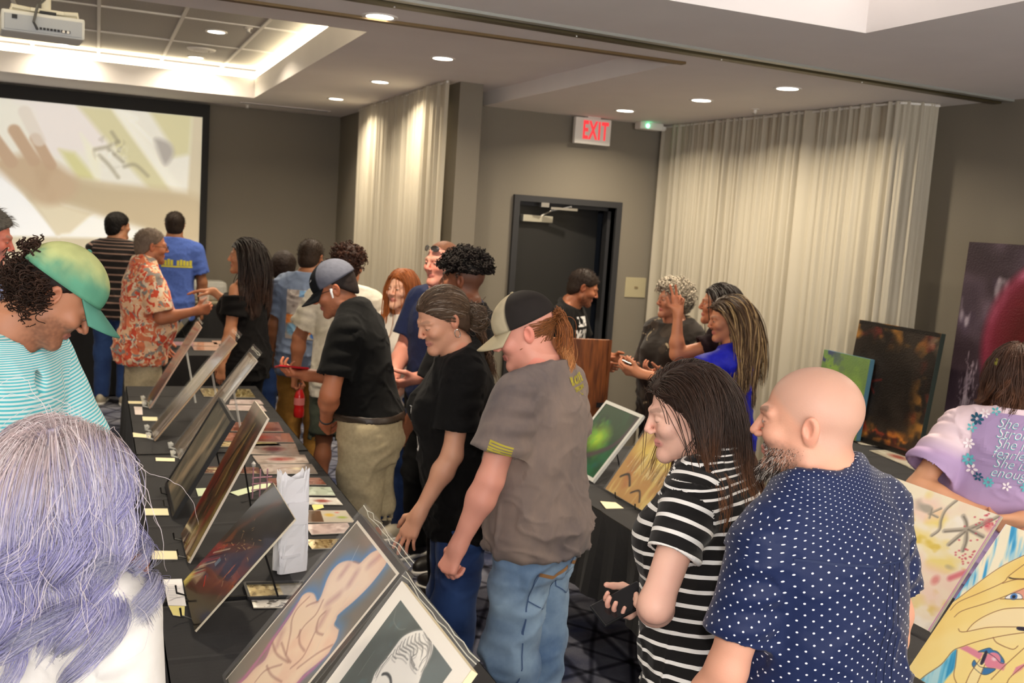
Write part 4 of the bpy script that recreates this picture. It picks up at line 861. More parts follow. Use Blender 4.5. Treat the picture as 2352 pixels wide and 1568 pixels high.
for i, (lab, q) in enumerate(PRINTS):
    q = [(min(x, 4.33), y) for x, y in q]
    gold = 'gold' in lab or 'silver' in lab
    base = (206, 186, 132) if gold else ((196, 190, 172) if 'weathered' in lab else (186, 170, 160))
    if 'pale pink' in lab or 'pinkish' in lab: base = (226, 206, 200)
    if 'pale green' in lab: base = (190, 204, 186)
    if 'white' in lab and not gold: base = (232, 228, 220)
    if 'dark red' in lab: base = (140, 96, 84)
    P = Paint(.2, .16, 44, base); o = 200+i*7.7
    c2 = tuple(max(0, c-44) for c in base); P.cloud(c2, (24, 14), .0, .4, o, .75); P.cloud(tuple(min(255, c+30) for c in base), (30, 20), .1, .4, o+3, .7)
    if gold: P.cloud((112, 92, 52), (60, 30), .1, .3, o+5, .7); P.cloud((250, 236, 190), (50, 26), .15, .35, o+9, .8)
    if 'red' in lab: P.blob((.5, .5), (.04, .03), (150, 56, 46), .8, 1.2)
    if 'sketch' in lab:
        P.stroke([(.3, .5), (.45, .62), (.6, .5), (.72, .56)], (120, 80, 66), .006, .004, .8)
    if 'animal' in lab: P.blob((.72, .5), (.03, .02), (232, 218, 186), .9, 1)
    if 'pastel' in lab: P.rect(0, 0, .38, 1, (104, 84, 66)); P.rect(.38, 0, 1, 1, (214, 206, 186)); P.blob((.55, .6), (.02, .02), (226, 190, 90), .9, 1); P.blob((.8, .4), (.02, .014), (170, 190, 90), .9, 1); P.blob((.75, .8), (.01, .008), (226, 130, 120), .9, 1)
    if 'eye' in lab:
        P.cloud((70, 66, 62), (40, 20), .0, .25, o, .9); P.blob((.4, .5), (.03, .02), (244, 240, 232), 1, .4); P.blob((.4, .5), (.012, .016), (30, 30, 30), 1, .3)
    if 'grey foil' in lab: P.rect(.56, 0, .98, 1, (190, 188, 182), .8)
    for lo, hi in (((0, 0), (1, .05)), ((0, .95), (1, 1))): P.rect(*lo, *hi, tuple(min(255, c+14) for c in base))
    t = sheet(lab, q, P, 'art_print', 'print', 'flat prints laid out on the tables', m=m_foil if gold else m_gloss, z=.7548, th=.003)
    if 'tray' in lab:
        qq = np.array(q)-np.array(q).mean(0); mb = MB()
        for a_, b_ in ((0, 1), (1, 2), (2, 3), (3, 0)): mb.tube([(*(qq[a_]*1.03), .006), (*(qq[b_]*1.03), .006)], .006, 4)
        mb.build('tray_rim', m_black, t)
# white paper gift bag with pinked edges, standing upright
bag = thing('paper_bag', 'tall crumpled white paper bag standing among the prints', 'paper bag', (.61, 3.24, .756), math.radians(14))
V = []; F = []; n = 40; rows = 14; rg = np.random.default_rng(4)
for r in range(rows+1):
    f = r/rows; z = .335*f
    for k in range(n):
        a = 2*PI*k/n; hx, hy = .052, .034*(1-.55*f)
        x = hx*np.sign(math.cos(a))*abs(math.cos(a))**.35; y = hy*np.sign(math.sin(a))*abs(math.sin(a))**.35
        if abs(x) > hx*.9 and abs(y) < hy*.5: x *= .72+.1*f
        if r == rows: z = .335+.010*((k % 5)/4-.5)*2-(.018 if abs(math.cos(a)) < .3 else 0)
        if r == 0: z = .0
        V.append((x+.0014*rg.normal()*(r not in (0,)), y+.0014*rg.normal()*(r not in (0,)), z))
for r in range(rows):
    for k in range(n): k2 = (k+1) % n; F.append((r*n+k, r*n+k2, (r+1)*n+k2, (r+1)*n+k))
F.append(tuple(range(n-1, -1, -1)))
m_bag = mat('white_bag_paper', s2l(236, 236, 240), .6)
mk('bag_body', V, F, m_bag, bag)
MB().box((-.036, -.031, .16), (.036, -.028, .235), Matrix.Rotation(.04, 4, 'Y'), bev=.001).build('folded_flap', m_bag, bag)
MB().box((-.045, -.036, .055), (.02, -.033, .062)).build('fold_crease', m_bag, bag)
ps = thing('plastic_sheet', 'clear plastic sleeve curling in front of the white paper bag', 'plastic sleeve', (.66, 3.08, .757), .5)
V = []; 
for j in range(6):
    for i in range(6): u = i/5; v = j/5; V.append((-.07+.15*u, -.05+.1*v, .003+.09*max(0, v-.3)**1.5+.03*u*v))
mk('sheet', V, [(j*6+i, j*6+i+1, (j+1)*6+i+1, (j+1)*6+i) for j in range(5) for i in range(5)], m_sleeve, ps, smooth=True)
# small pink wire rack
rk = thing('wire_rack', 'small pink wire rack standing by the green paper strip', 'rack', (.635, 4.09, .756), .2)
for x in (-.03, .0, .03): MB().tube([(x, 0, 0), (x, 0, .12+.012*(x < 0))], .0028, 6).build('upright', mat('pink_wire', s2l(216, 160, 176), .4, .2), rk)
for z in (.035, .06, .085): MB().tube([(-.035, 0, z), (.05, 0, z)], .0028, 6).build('cross_wire', bpy.data.materials['pink_wire'], rk)
MB().lathe([(.001, .13), (.008, .135), (.009, .145), (.001, .155)], 10, Matrix.Translation((-.03, 0, 0))).build('knob', m_white, rk, smooth=True)
# lectern
m_wood = mat('lectern_wood', s2l(120, 66, 30), .4); nt, b = nt_of(m_wood)
tc = N(nt, 'ShaderNodeTexCoord'); mp = N(nt, 'ShaderNodeMapping'); mp.inputs['Scale'].default_value = (9, 9, .9); nz = N(nt, 'ShaderNodeTexNoise'); nz.inputs['Scale'].default_value = 6; nz.inputs['Detail'].default_value = 5
rp = N(nt, 'ShaderNodeValToRGB'); e = rp.color_ramp.elements; e[0].position = .35; e[0].color = (*s2l(92, 48, 20), 1); e[1].position = .65; e[1].color = (*s2l(146, 84, 38), 1)
nt.links.new(tc.outputs['Object'], mp.inputs['Vector']); nt.links.new(mp.outputs[0], nz.inputs['Vector']); nt.links.new(nz.outputs['Fac'], rp.inputs['Fac']); nt.links.new(rp.outputs['Color'], b.inputs['Base Color'])
lc = thing('lectern', 'brown wooden lectern in front of the open door', 'lectern', (2.807, 5.894, 0), math.radians(-10))
MB().box((-.26, -.22, 0), (.26, -.195, 1.235), bev=.004).build('front_panel', m_wood, lc)
for sx_ in (-1, 1):
    q = MB(); x0, x1 = sx_*.26-.012, sx_*.26+.012
    q.add([(x0, -.22, 0), (x1, -.22, 0), (x1, .2, 0), (x0, .2, 0), (x0, -.22, 1.235), (x1, -.22, 1.235), (x1, .2, 1.13), (x0, .2, 1.13)], [(0, 3, 2, 1), (4, 5, 6, 7), (0, 1, 5, 4), (1, 2, 6, 5), (2, 3, 7, 6), (3, 0, 4, 7)]); q.build('side_panel', m_wood, lc)
mb = MB(); M_ = Matrix.Translation((0, -.01, 1.172)) @ Matrix.Rotation(math.radians(-14), 4, 'X'); mb.box((-.246, -.185, -.01), (.246, .2, .01), M_, bev=.004); mb.build('reading_top', m_wood, lc)
MB().box((-.246, .17, 1.12), (.246, .19, 1.155), bev=.003).build('book_stop', m_wood, lc)
MB().box((-.25, -.19, .68), (.25, .18, .70)).build('shelf', m_wood, lc)
MB().box((-.29, -.25, 0), (.29, .22, .06), bev=.006).build('plinth', m_wood, lc)
MB().box((.2, -.232, .80), (.262, -.218, .83)).build('inset_plate', m_black, lc)
# wrapped print with glaring plastic on the small far table
P = Paint(.3, .24, 50, (150, 136, 96)); P.cloud((92, 84, 60), (9, 9), 0, .4, 301, .8); P.cloud((226, 206, 150), (9, 9), .1, .4, 305, .8); P.stroke([(.0, .1), (.25, .8)], (226, 160, 70), .03, .02, .8)
art('shiny plastic wrapped print glaring white on the small table behind', (.50, .76, 8.55, 8.25, 38, .30), P, sleeve=.02, gloss=True, elabel='wire easel behind the shiny wrapped print')
for i, (x, y, s, lab) in enumerate(((.75, 8.6, .2, 'reddish flat print on the small far table'), (.95, 8.35, .22, 'pink and tan flat print at the edge of the small far table'), (1.1, 8.7, .18, 'pale flat print at the right of the small far table'))):
    P = Paint(.2, .2, 16, (196, 150, 128)); P.cloud((150, 96, 80), (20, 20), 0, .4, 400+i, .8); sheet(lab, [(x-s, y+.12), (x+s, y+.12), (x+s, y-.1), (x-s, y-.1)], P, 'art_print', 'print', None, m=m_gloss)
# clear lidded food trays on the buffet
m_tray = mat('clear_lid', (.75, .75, .70), .12, alpha=.4, spec=.8); m_ptray = mat('platter', s2l(150, 140, 116), .35)
for x, lab in ((1.0, 'clear domed food tray on the buffet, between the orange-shirted man and the black-topped woman'), (.35, 'clear domed food tray on the buffet behind the blue-shirted man'), (-.5, 'clear domed food tray at the left of the buffet'), (1.55, 'clear domed food tray at the right end of the buffet')):
    t = thing('food_tray', lab, 'food tray', (x, 10.55, .903), 0, 'clear food trays on the buffet')
    MB().box((-.24, -.17, 0), (.24, .17, .035), bev=.012).build('platter', m_ptray, t)
    MB().box((-.225, -.155, .035), (.225, .155, .23), bev=.05).build('dome_lid', m_tray, t)
    mb = MB(); rg = np.random.default_rng(int(x*10+20))
    for k in range(12): mb.box((-.18+.1*(k % 4), -.12+.08*(k//4), .036), (-.11+.1*(k % 4), -.06+.08*(k//4), .07+.03*rg.random()), bev=.01)
    mb.build('food_portions', mat('food_tan', s2l(150, 126, 92), .7), t)
# ================================================================== people: distance-field figures turned into meshes
f4 = np.float32
def A3(p): return np.asarray(p, dtype=f4)
def rc(P, a, b, ra, rb):
    a = A3(a); b = A3(b); ba = b-a; pa = P-a; t = np.clip((pa@ba)/f4(ba@ba+1e-12), 0, 1)
    q = pa-t[:, None]*ba; return np.sqrt(np.einsum('ij,ij->i', q, q))-(ra+t*f4(rb-ra))
def el(P, c, r, R=None):
    q = P-A3(c)
    if R is not None: q = q@np.asarray(R, dtype=f4)
    r = A3(r); a = q/r; k0 = np.sqrt(np.einsum('ij,ij->i', a, a)); b = a/r; k1 = np.sqrt(np.einsum('ij,ij->i', b, b))
    return k0*(k0-1)/np.maximum(k1, 1e-6)
def sm(a, b, k): h = np.maximum(k-np.abs(a-b), 0)/k; return np.minimum(a, b)-h*h*(k*.25)
def smx(a, b, k): return -sm(-a, -b, k)
_EDG = [(0, 1), (2, 3), (4, 5), (6, 7), (0, 2), (1, 3), (4, 6), (5, 7), (0, 4), (1, 5), (2, 6), (3, 7)]
_CRN = np.array([(i & 1, (i >> 1) & 1, (i >> 2) & 1) for i in range(8)])
def mesh_sdf(f, lo, hi, h, slack=1.5):
    """surface nets over the box lo..hi, evaluated only in blocks near the surface"""
    B = 8; lo = A3(lo); n = np.maximum(1, np.ceil((A3(hi)-lo)/(h*B)).astype(int)); h = float(h)
    g = np.stack(np.meshgrid(*[np.arange(k) for k in n], indexing='ij'), -1).reshape(-1, 3)
    dc = f((lo+(g+.5)*B*h).astype(f4)); act = np.abs(dc) < B*h*.87*slack+h
    N_ = n*B; D = np.repeat(np.repeat(np.repeat(dc.reshape(n), B, 0), B, 1), B, 2).astype(f4)
    ga = g[act]
    if len(ga) == 0: return np.zeros((0, 3)), np.zeros((0, 4), int)
    o = np.stack(np.meshgrid(*[np.arange(B)]*3, indexing='ij'), -1).reshape(-1, 3)
    step = max(1, 400000//512)
    for i in range(0, len(ga), step):
        idx = (ga[i:i+step, None, :]*B+o[None]).reshape(-1, 3); D[idx[:, 0], idx[:, 1], idx[:, 2]] = f((lo+idx*h).astype(f4))
    D[0], D[-1], D[:, 0], D[:, -1], D[:, :, 0], D[:, :, -1] = [np.maximum(x, 1e-4) for x in (D[0], D[-1], D[:, 0], D[:, -1], D[:, :, 0], D[:, :, -1])]
    S = D < 0; c = np.zeros(np.array(S.shape)-1, np.int8); a, b, e = S.shape
    for dx, dy, dz in _CRN: c += S[dx:a-1+dx, dy:b-1+dy, dz:e-1+dz]
    cell = np.argwhere((c > 0) & (c < 8)); ids = np.full(c.shape, -1, np.int32); ids[cell[:, 0], cell[:, 1], cell[:, 2]] = np.arange(len(cell))
    v8 = np.stack([D[cell[:, 0]+q[0], cell[:, 1]+q[1], cell[:, 2]+q[2]] for q in _CRN], 1)
    pos = np.zeros((len(cell), 3)); cnt = np.zeros(len(cell))
    for p, q in _EDG:
        m = (v8[:, p] < 0) != (v8[:, q] < 0); d_ = v8[:, p]-v8[:, q]; t = np.where(m, v8[:, p]/np.where(d_ == 0, 1, d_), 0)
        pos += np.where(m[:, None], _CRN[p]+(t[:, None]*(_CRN[q]-_CRN[p])), 0); cnt += m
    V = lo+(cell+pos/cnt[:, None])*h; F = []
    for ax in range(3):
        u, w_ = (ax+1) % 3, (ax+2) % 3; sl = [slice(None)]*3; s2 = [slice(None)]*3; sl[ax] = slice(0, -1); s2[ax] = slice(1, None)
        m = S[tuple(sl)] != S[tuple(s2)]; E = np.argwhere(m); E = E[(E[:, u] > 0) & (E[:, w_] > 0) & (E[:, u] < S.shape[u]-1) & (E[:, w_] < S.shape[w_]-1)]
        eu = np.zeros(3, int); eu[u] = 1; ew = np.zeros(3, int); ew[w_] = 1
        get = lambda X: ids[X[:, 0], X[:, 1], X[:, 2]]
        q = np.stack([get(E-eu-ew), get(E-ew), get(E), get(E-eu)], 1); inside = S[E[:, 0], E[:, 1], E[:, 2]]
        q[~inside] = q[~inside][:, ::-1]; F.append(q[(q >= 0).all(1)])
    return V.astype(np.float64), np.concatenate(F)
def vnormals(V, F):
    n = np.zeros_like(V); a = V[F[:, 0]]; fn = np.cross(V[F[:, 2]]-a, V[F[:, 3 if F.shape[1] > 3 else 1]]-V[F[:, 1]])
    for k in range(F.shape[1]): np.add.at(n, F[:, k], fn)
    return n/np.maximum(np.linalg.norm(n, axis=1, keepdims=True), 1e-9)
def join(parts):
    """[(V, F(quads), col)] -> one mesh"""
    V = []; F = []; C_ = []; b = 0
    for v, f, c in parts:
        if len(v) == 0: continue
        V.append(v); F.append(np.asarray(f)+b); C_.append(np.broadcast_to(c, (len(v), 3))); b += len(v)
    return np.concatenate(V), np.concatenate(F), np.concatenate(C_)
def Rx(d): a = math.radians(d); return np.array([[1, 0, 0], [0, math.cos(a), -math.sin(a)], [0, math.sin(a), math.cos(a)]])
def Ry(d): a = math.radians(d); return np.array([[math.cos(a), 0, math.sin(a)], [0, 1, 0], [-math.sin(a), 0, math.cos(a)]])
def Rz(d): a = math.radians(d); return np.array([[math.cos(a), -math.sin(a), 0], [math.sin(a), math.cos(a), 0], [0, 0, 1]])
def unit(v): v = np.asarray(v, float); return v/np.linalg.norm(v)
def sstep(a, b, x): t = np.clip((x-a)/(b-a), 0, 1); return t*t*(3-2*t)
def tubes(S, r, sides=3, taper=None):
    """strands S (n, m, 3) -> quads; r scalar or (n,)"""
    n, m, _ = S.shape; T = np.gradient(S, axis=1); T /= np.maximum(np.linalg.norm(T, axis=2, keepdims=True), 1e-9)
    ref = np.where(np.abs(T[..., 2:3]) > .9, np.array([1., 0, 0]), np.array([0, 0, 1.])); U = np.cross(T, ref); U /= np.maximum(np.linalg.norm(U, axis=2, keepdims=True), 1e-9); W_ = np.cross(T, U)
    tp = np.ones(m) if taper is None else taper; rr = (np.asarray(r)*np.ones(n))[:, None]*tp[None]
    V = np.stack([S+(U*math.cos(2*PI*k/sides)+W_*math.sin(2*PI*k/sides))*rr[..., None] for k in range(sides)], 2).reshape(-1, 3)
    i = np.arange(n)[:, None, None]*m*sides; j = np.arange(m-1)[None, :, None]*sides; k = np.arange(sides)[None, None]; k2 = (k+1) % sides
    F = np.stack([i+j+k, i+j+k2, i+j+sides+k2, i+j+sides+k], -1).reshape(-1, 4); return V, F

PROF = {'m': dict(z=[-.14, -.06, .02, .10, .20, .30, .38, .44, .49, .53, .57], a=[.150, .166, .168, .158, .152, .160, .166, .160, .135, .085, .056],
                  b=[.105, .120, .122, .112, .108, .116, .116, .106, .088, .068, .056], c=[-.012, -.014, -.012, -.004, 0, .002, -.002, -.008, -.016, -.018, -.012]),
        'f': dict(z=[-.14, -.06, .02, .10, .20, .30, .38, .44, .49, .53, .57], a=[.160, .176, .172, .148, .134, .140, .148, .142, .118, .074, .048],
                  b=[.112, .126, .120, .104, .098, .104, .106, .098, .080, .060, .048], c=[-.018, -.02, -.014, -.004, 0, .002, 0, -.008, -.016, -.018, -.012])}
_zz = np.linspace(-.2, .6, 161)
def _smooth(z, a): y = np.interp(_zz, z, a); k = np.exp(-np.linspace(-2, 2, 15)**2); k /= k.sum(); return np.convolve(np.pad(y, 7, mode='edge'), k, 'valid')
class Person:
    def __init__(s, label, x, y, face, h=1.75, sex='m', lean=0, side=0, twist=0, w=1.0, fat=0.0, gut=0.0, bust=None, hyaw=0, hpitch=0, hroll=0, hs=None,
                 skin=(214, 160, 132), arms=None, near=1, neck=1.0, armr=1.0, legs=None, hips=1.0, headfwd=0, neckdrop=0):
        s.root = thing('person', label, 'person', (x, y, 0), -math.radians(face)); s.s = h/1.75; s.sex = sex; k = s.s
        s.hip = np.array([0, 0, .93*k]); s.Rt = Rz(-twist)@Rx(-lean)@Ry(side); s.near = near; s.skin = np.array(s2l(skin)); s.w = w; s.fat = fat; s.gut = gut
        s.bust = (.035 if sex == 'f' else 0) if bust is None else bust
        p = PROF[sex]; s.pa = _smooth(p['z'], p['a'])*w; s.pb = _smooth(p['z'], p['b']); s.pc = _smooth(p['z'], p['c'])
        up = sstep(.5, .40, _zz); s.pa = s.pa+fat*up*.9; s.pb = s.pb+fat*up; g = gut*np.exp(-((_zz-.13)/.14)**2); s.pb = s.pb+g*.6; s.pc = s.pc+g*.6; s.pa = s.pa+g*.35; s.pa = s.pa*np.where(_zz < .1, 1+(hips-1)*sstep(.16, .0, _zz), 1)
        s.arm_r = armr; sw = (.182 if sex == 'm' else .158)*w
        s.SH = {'R': s.T((sw, -.012, .462)), 'L': s.T((-sw, -.012, .462))}
        s.hs = hs or (1.0 if sex == 'm' else .95); s.Rh = Rz(-hyaw)@Rx(-hpitch)@Ry(hroll); s.neckr = neck
        s.npiv = s.T((0, .004+headfwd*.5, .585-neckdrop)); s.hc = s.npiv+np.array([0, headfwd*.5, 0])@Rz(hyaw)+s.Rh@np.array([0, .018, .092])*s.hs*1.0
        s.ARM = {}; arms = arms or {}
        for sd, sg in (('R', 1), ('L', -1)):
            d = dict(U=(sg*.16, .02, -1), F=(sg*.04, .16, -1), n=(-sg, .1, 0), curl=28, spread=0.02, thumb=.35); d.update(arms.get(sd, {}))
            U = unit(d['U']); Fv = unit(d['F']); e = s.SH[sd]+U*.285*k; wr = e+Fv*.245*k
            hf = unit(d.get('f', Fv)); nn = np.array(d['n'], float); nn = unit(nn-hf*(nn@hf)); t = np.cross(hf, nn)*(1 if sd == 'R' else -1)
            s.ARM[sd] = dict(d, U=U, F=Fv, e=e, w=wr, f=hf, n=nn, t=t)
        lg = dict(R=(.095, 0, .10, .0), L=(-.095, 0, -.10, .0)); lg.update(legs or {})    # knee x, knee dy, ankle x, ankle dy
        s.LEG = {sd: (s.hip+np.array([(.088 if sd == 'R' else -.088)*k, 0, -.02*k]), np.array([v[0]*k, (v[1]+.02)*k, .49*k]), np.array([v[2]*k, (v[3]-.02)*k, .075*k])) for sd, v in lg.items()}
        s.mats = {}
    def T(s, p): return s.hip+s.Rt@(np.array(p, float)*s.s)
    def Q(s, P):
        """points -> torso frame (upright below the hips)"""
        q = (P-A3(s.hip))/f4(s.s); r = q@s.Rt.astype(f4); w_ = sstep(-.06, .12, q[:, 2])[:, None]; return q*(1-w_)+r*w_
    def torso(s, P, ease=0., drape=0., top=None):
        q = s.Q(P); z = q[:, 2]; a = np.interp(z, _zz, s.pa); b = np.interp(z, _zz, s.pb); c = np.interp(z, _zz, s.pc)
        if drape:
            ca = np.max(s.pa[(_zz > .05) & (_zz < .4)]); cb = np.max(s.pb[(_zz > .0) & (_zz < .4)]); m = sstep(.38, .2, z)*drape; a = a+(np.maximum(a, ca)-a)*m; b = b+(np.maximum(b, cb*.97)-b)*m
        e = ease/s.s; a = a+e; b = b+e; x = np.abs(q[:, 0])/a; y = np.abs(q[:, 1]-c)/b
        k = (x**2.35+y**2.35)**(1/2.35); d = (k-1)*np.minimum(a, b)*.92; d = np.maximum(d, z-.585); d = np.maximum(d, -.16-z)
        for sg in (-1, 1):
            sh = (sg*(.182 if s.sex == 'm' else .158)*s.w, -.012, .455); d = sm(d, rc(q, (sg*.035, -.02, .555), sh, .046+e, .052*s.arm_r+e), .05)
        if s.bust:
            for sg in (-1, 1): d = sm(d, el(q, (sg*.07, .088+s.fat*.8, .315), (.062+e, .035+s.bust+e, .068+e)), .05)
        return d*f4(s.s)
    # ---- head
    def hq(s, P): return ((P-A3(s.hc))@s.Rh.astype(f4))/f4(s.hs)
    def head(s, P, cran_only=False):
        q = s.hq(P); X = q.copy(); X[:, 0] = np.abs(X[:, 0])
        d = el(q, (0, -.014, .034), (.0765, .098, .086)); d = sm(d, el(q, (0, .022, -.028), (.062, .070, .078)), .03)
        if cran_only: return d*f4(s.hs)
        d = sm(d, rc(X, (.046 if s.sex == 'm' else .041, .004, -.062), (.012 if s.sex == 'm' else .008, .072, -.097), .024, .019), .03); d = sm(d, el(q, (0, .078, -.098), (.022, .017, .017)), .02)
        d = sm(d, el(X, (.040, .064, -.020), (.024, .024, .022)), .02); br = .010 if s.sex == 'm' else .0075; d = sm(d, rc(X, (.012, .090, .026), (.046, .072, .024), br, br*.9), .016)
        d = smx(d, -el(X, (.031, .104, .005), (.019, .018, .013)), .012)
        d = sm(d, el(X, (.0305, .0775, .006), (.0145, .0145, .0125)), .004)
        d = sm(d, rc(q, (0, .090, .018), (0, .112 if s.sex == 'm' else .1095, -.021), .0072, .0105 if s.sex == 'm' else .0092), .010); d = sm(d, el(X, (.0115, .102, -.027), (.0075, .010, .007)), .006)
        d = sm(d, rc(X, (.0, .0925, -.056), (.020, .083, -.0585), .0054, .0034), .007); d = sm(d, rc(X, (.0, .091, -.0655), (.017, .083, -.0635), .0060, .0034), .007)
        d = smx(d, -rc(X, (0, .1005, -.0605), (.023, .089, -.061), .0022, .0015), .004)
        ear = el(X, (.080, -.014, -.002), (.0085, .0185, .032), Ry(14)@Rx(8)); ear = smx(ear, -el(X, (.0920, -.009, .003), (.0115, .0115, .0215), Ry(14)), .004); ear = sm(ear, el(X, (.0815, -.002, -.006), (.004, .005, .009)), .004)
        return sm(d, ear, .006)*f4(s.hs)
    def neckd(s, P):
        a = s.T((0, -.022, .49)); b = s.hc+s.Rh@(np.array([0, -.022, -.045])*s.hs); r = (.060 if s.sex == 'm' else .049)*s.neckr*s.s
        d = rc(P, a, b, r*1.06, r*.95); c = s.hc+s.Rh@(np.array([0, .02, -.075])*s.hs); return sm(d, rc(P, a+s.Rt@np.array([0, .03, 0]), c, r*.7, r*.55), .03)
    # ---- arm and hand
    def arm(s, P, sd, ease=0):
        a = s.ARM[sd]; k = s.s*s.arm_r; S_, e, w_ = s.SH[sd], a['e'], a['w']; m = e+(w_-e)*.28
        f_ = 1.0 if s.sex == 'm' else .87
        d = sm(rc(P, S_, e, .054*k*f_+ease, .042*k*f_+ease), rc(P, e, m, .042*k*f_+ease, .0435*k*f_+ease), .025*k); d = sm(d, rc(P, m, w_, .0435*k*f_+ease, .0275*s.s*f_+ease), .03*k)
        return d
    def hand(s, P, sd):
        a = s.ARM[sd]; k = s.s*(1.0 if s.sex == 'm' else .92); W, f, n, t = a['w'], a['f'], a['n'], a['t']
        K = [W+(f*x+t*y)*k for x, y in ((.092, .030), (.096, .010), (.091, -.010), (.081, -.0285))]
        d = rc(P, W-f*.01*k, W+f*.02*k, .0265*k, .024*k); pal = None
        for i, kp in enumerate(K):
            q = rc(P, W+(f*.015+t*(.014-.0095*i))*k, kp, .0165*k, .0128*k); pal = q if pal is None else sm(pal, q, .012)
        d = sm(d, pal, .02); cu = a['curl']; cu = list(cu) if hasattr(cu, '__len__') else [cu]*4; sp = a['spread']; fg = None
        LEN = ((.040, .025, .021), (.045, .029, .022), (.041, .027, .021), (.032, .020, .019))
        for i, kp in enumerate(K):
            dirn = f+t*(1.5-i)*sp*2; dirn = unit(dirn); ang = 0; p = kp; r = (.0092, .0095, .0090, .0080)[i]*k
            for j, L in enumerate(LEN[i]):
                ang += math.radians(cu[i]*(.9, 1.15, .7)[j]); dd = dirn*math.cos(ang)+n*math.sin(ang); q2 = p+dd*L*k
                q = rc(P, p, q2, r, r*.92); fg = q if fg is None else np.minimum(fg, q); p = q2; r *= .92
        d = sm(d, fg, .007); th = a['thumb']; p = W+(f*.022+t*.022+n*.008)*k; dd = unit(f*.62+t*(.45+th)+n*.35); q2 = p+dd*.046*k; d = sm(d, rc(P, p, q2, .0165*k, .0125*k), .016)
        d2 = unit(f*.9+t*(th*.6)+n*(.25+.004*np.mean(cu))); q3 = q2+d2*.034*k; d = sm(d, rc(P, q2, q3, .0118*k, .0105*k), .005); d = sm(d, rc(P, q3, q3+unit(d2+n*.2)*.026*k, .0105*k, .0085*k), .004)
        return d
    # ---- the body: one mesh
    def body(s, brow=(60, 40, 30), lips=(186, 104, 96), stubble=None, scalp=None, eyes='down', gaze=(0, -.2), h=None, legs=True, bareh=0, blush=.18, iris=(60, 44, 32), shaved=None):
        hh = h or (.0030, .0042, .0060)[s.near]; parts = []; lo, hi = s.hc-.16*s.hs, s.hc+.16*s.hs; nb = s.T((0, 0, .43)); lo = np.minimum(lo, nb-.16); hi = np.maximum(hi, nb+np.array([.16, .16, .05]))
        fh = lambda P: np.maximum(sm(sm(s.head(P), s.neckd(P), .022), s.torso(P, -.012), .035), (A3(nb)-P)@A3(s.Rt[:, 2])-.02)
        V, F = mesh_sdf(fh, lo, hi, hh); V = V.astype(np.float64); q = s.hq(V.astype(f4)).astype(float); c = s.tone(V); x = np.abs(q[:, 0]); y, z = q[:, 1], q[:, 2]; face = y > .03
        def put(m, col, a=1): c[:] = c*(1-(m*a)[:, None])+(m*a)[:, None]*np.array(s2l(col))
        if blush: c[:] = c*(1+(np.array([.10, -.16, -.14])*blush*2)*(face*np.clip(1-np.hypot(x-.038, z+.02)/.03, 0, 1))[:, None]); c[:] = c*(1+np.array([.08, -.14, -.12])*(np.clip(1-np.hypot(x, z+.02)/.02, 0, 1)*(y > .09)*blush*3)[:, None])
        ear_m = (x > .077)*1.; c[:] = c*(1+np.array([.06, -.12, -.12])*ear_m[:, None]*blush*3)
        lm = np.clip(1.35-np.hypot(x/.0235, (z+.0605)/.0105), 0, .35)/.35*(y > .074); put(lm, lips, .75)
        put(np.clip(1-np.abs(z+.0605)/.0014, 0, 1)*(x < .022)*(y > .075), (90, 40, 38), .8)
        bm = np.clip(1.25-np.hypot((x-.031)/.0195, (z-.0285-.004*np.clip(1-abs(x-.036)/.02, 0, 1))/.0052), 0, .3)/.3*(y > .05)
        if brow is not None: put(bm, brow, .6 if s.sex == 'm' else .42)
        ex, ez = (x-.0305)/.0145, (z-.006)/.0125; inE = (np.hypot(ex, ez) < 1.05) & (y > .06)
        op = {'down': .16, 'half': .30, 'open': .46, 'shut': 0}[eyes]; cz = {'down': -.28, 'half': -.12, 'open': .0, 'shut': -.35}[eyes]
        edge = np.abs(ez-cz)-op*(1-(ex/.92)**2)
        if op:
            put(inE*(edge < 0)*1., (226, 220, 214)); put(inE*(edge < 0)*(np.hypot(ex-gaze[0]*np.sign(q[:, 0]), (ez-cz-gaze[1]*.5)) < .46), iris); put(inE*(edge < 0)*(np.hypot(ex-gaze[0]*np.sign(q[:, 0]), (ez-cz-gaze[1]*.5)) < .22), (10, 8, 8))
        put(inE*np.clip(1-np.abs(edge)/.14, 0, 1)*(ez > cz-.02), (44, 28, 24), .9); put(inE*np.clip(1-np.abs(edge)/.10, 0, 1), (120, 70, 60), .4)
        put(np.clip(1-np.hypot((x-.0085)/.004, (z+.031)/.0028), 0, 1)*(y > .095), (70, 34, 30), .8)
        if stubble:
            col, a = stubble; r = q[:, 2]+.012+.35*(q[:, 1]-.06); jaw = np.clip((-.022-z+.25*(y-.06)*(y < .06))/.02, 0, 1)*np.clip((y+.012)/.03, 0, 1)*np.clip((z+.155)/.03, 0, 1); mus = np.clip(1-np.hypot(x/.034, (z+.046)/.012), 0, .4)/.4*(y > .07)
            put(np.maximum(jaw, mus)*(1-lm)*np.clip(.75+.5*vnoise(q*160), 0, 1), col, a)
        if shaved:
            col, a = shaved; m = np.clip((.012-(y-z))/.02, 0, 1)*np.clip((z+.06)/.03, 0, 1)*(1-ear_m); put(m, col, a)
        parts.append((V, F, c))
        for sd in ('R', 'L'):
            a = s.ARM[sd]; pts = np.array([s.SH[sd], a['e'], a['w'], a['w']+a['f']*.2*s.s]); m = .07*s.arm_r*s.s
            hx = (.0042, .0052, .0068)[s.near]
            fa = lambda P, sd=sd: sm(s.arm(P, sd), s.hand(P, sd), .018)
            V, F = mesh_sdf(fa, pts.min(0)-m, pts.max(0)+m, hx); parts.append((V, F, s.tone(V, sd)))
        zt = s.hip[2]+.47*s.s
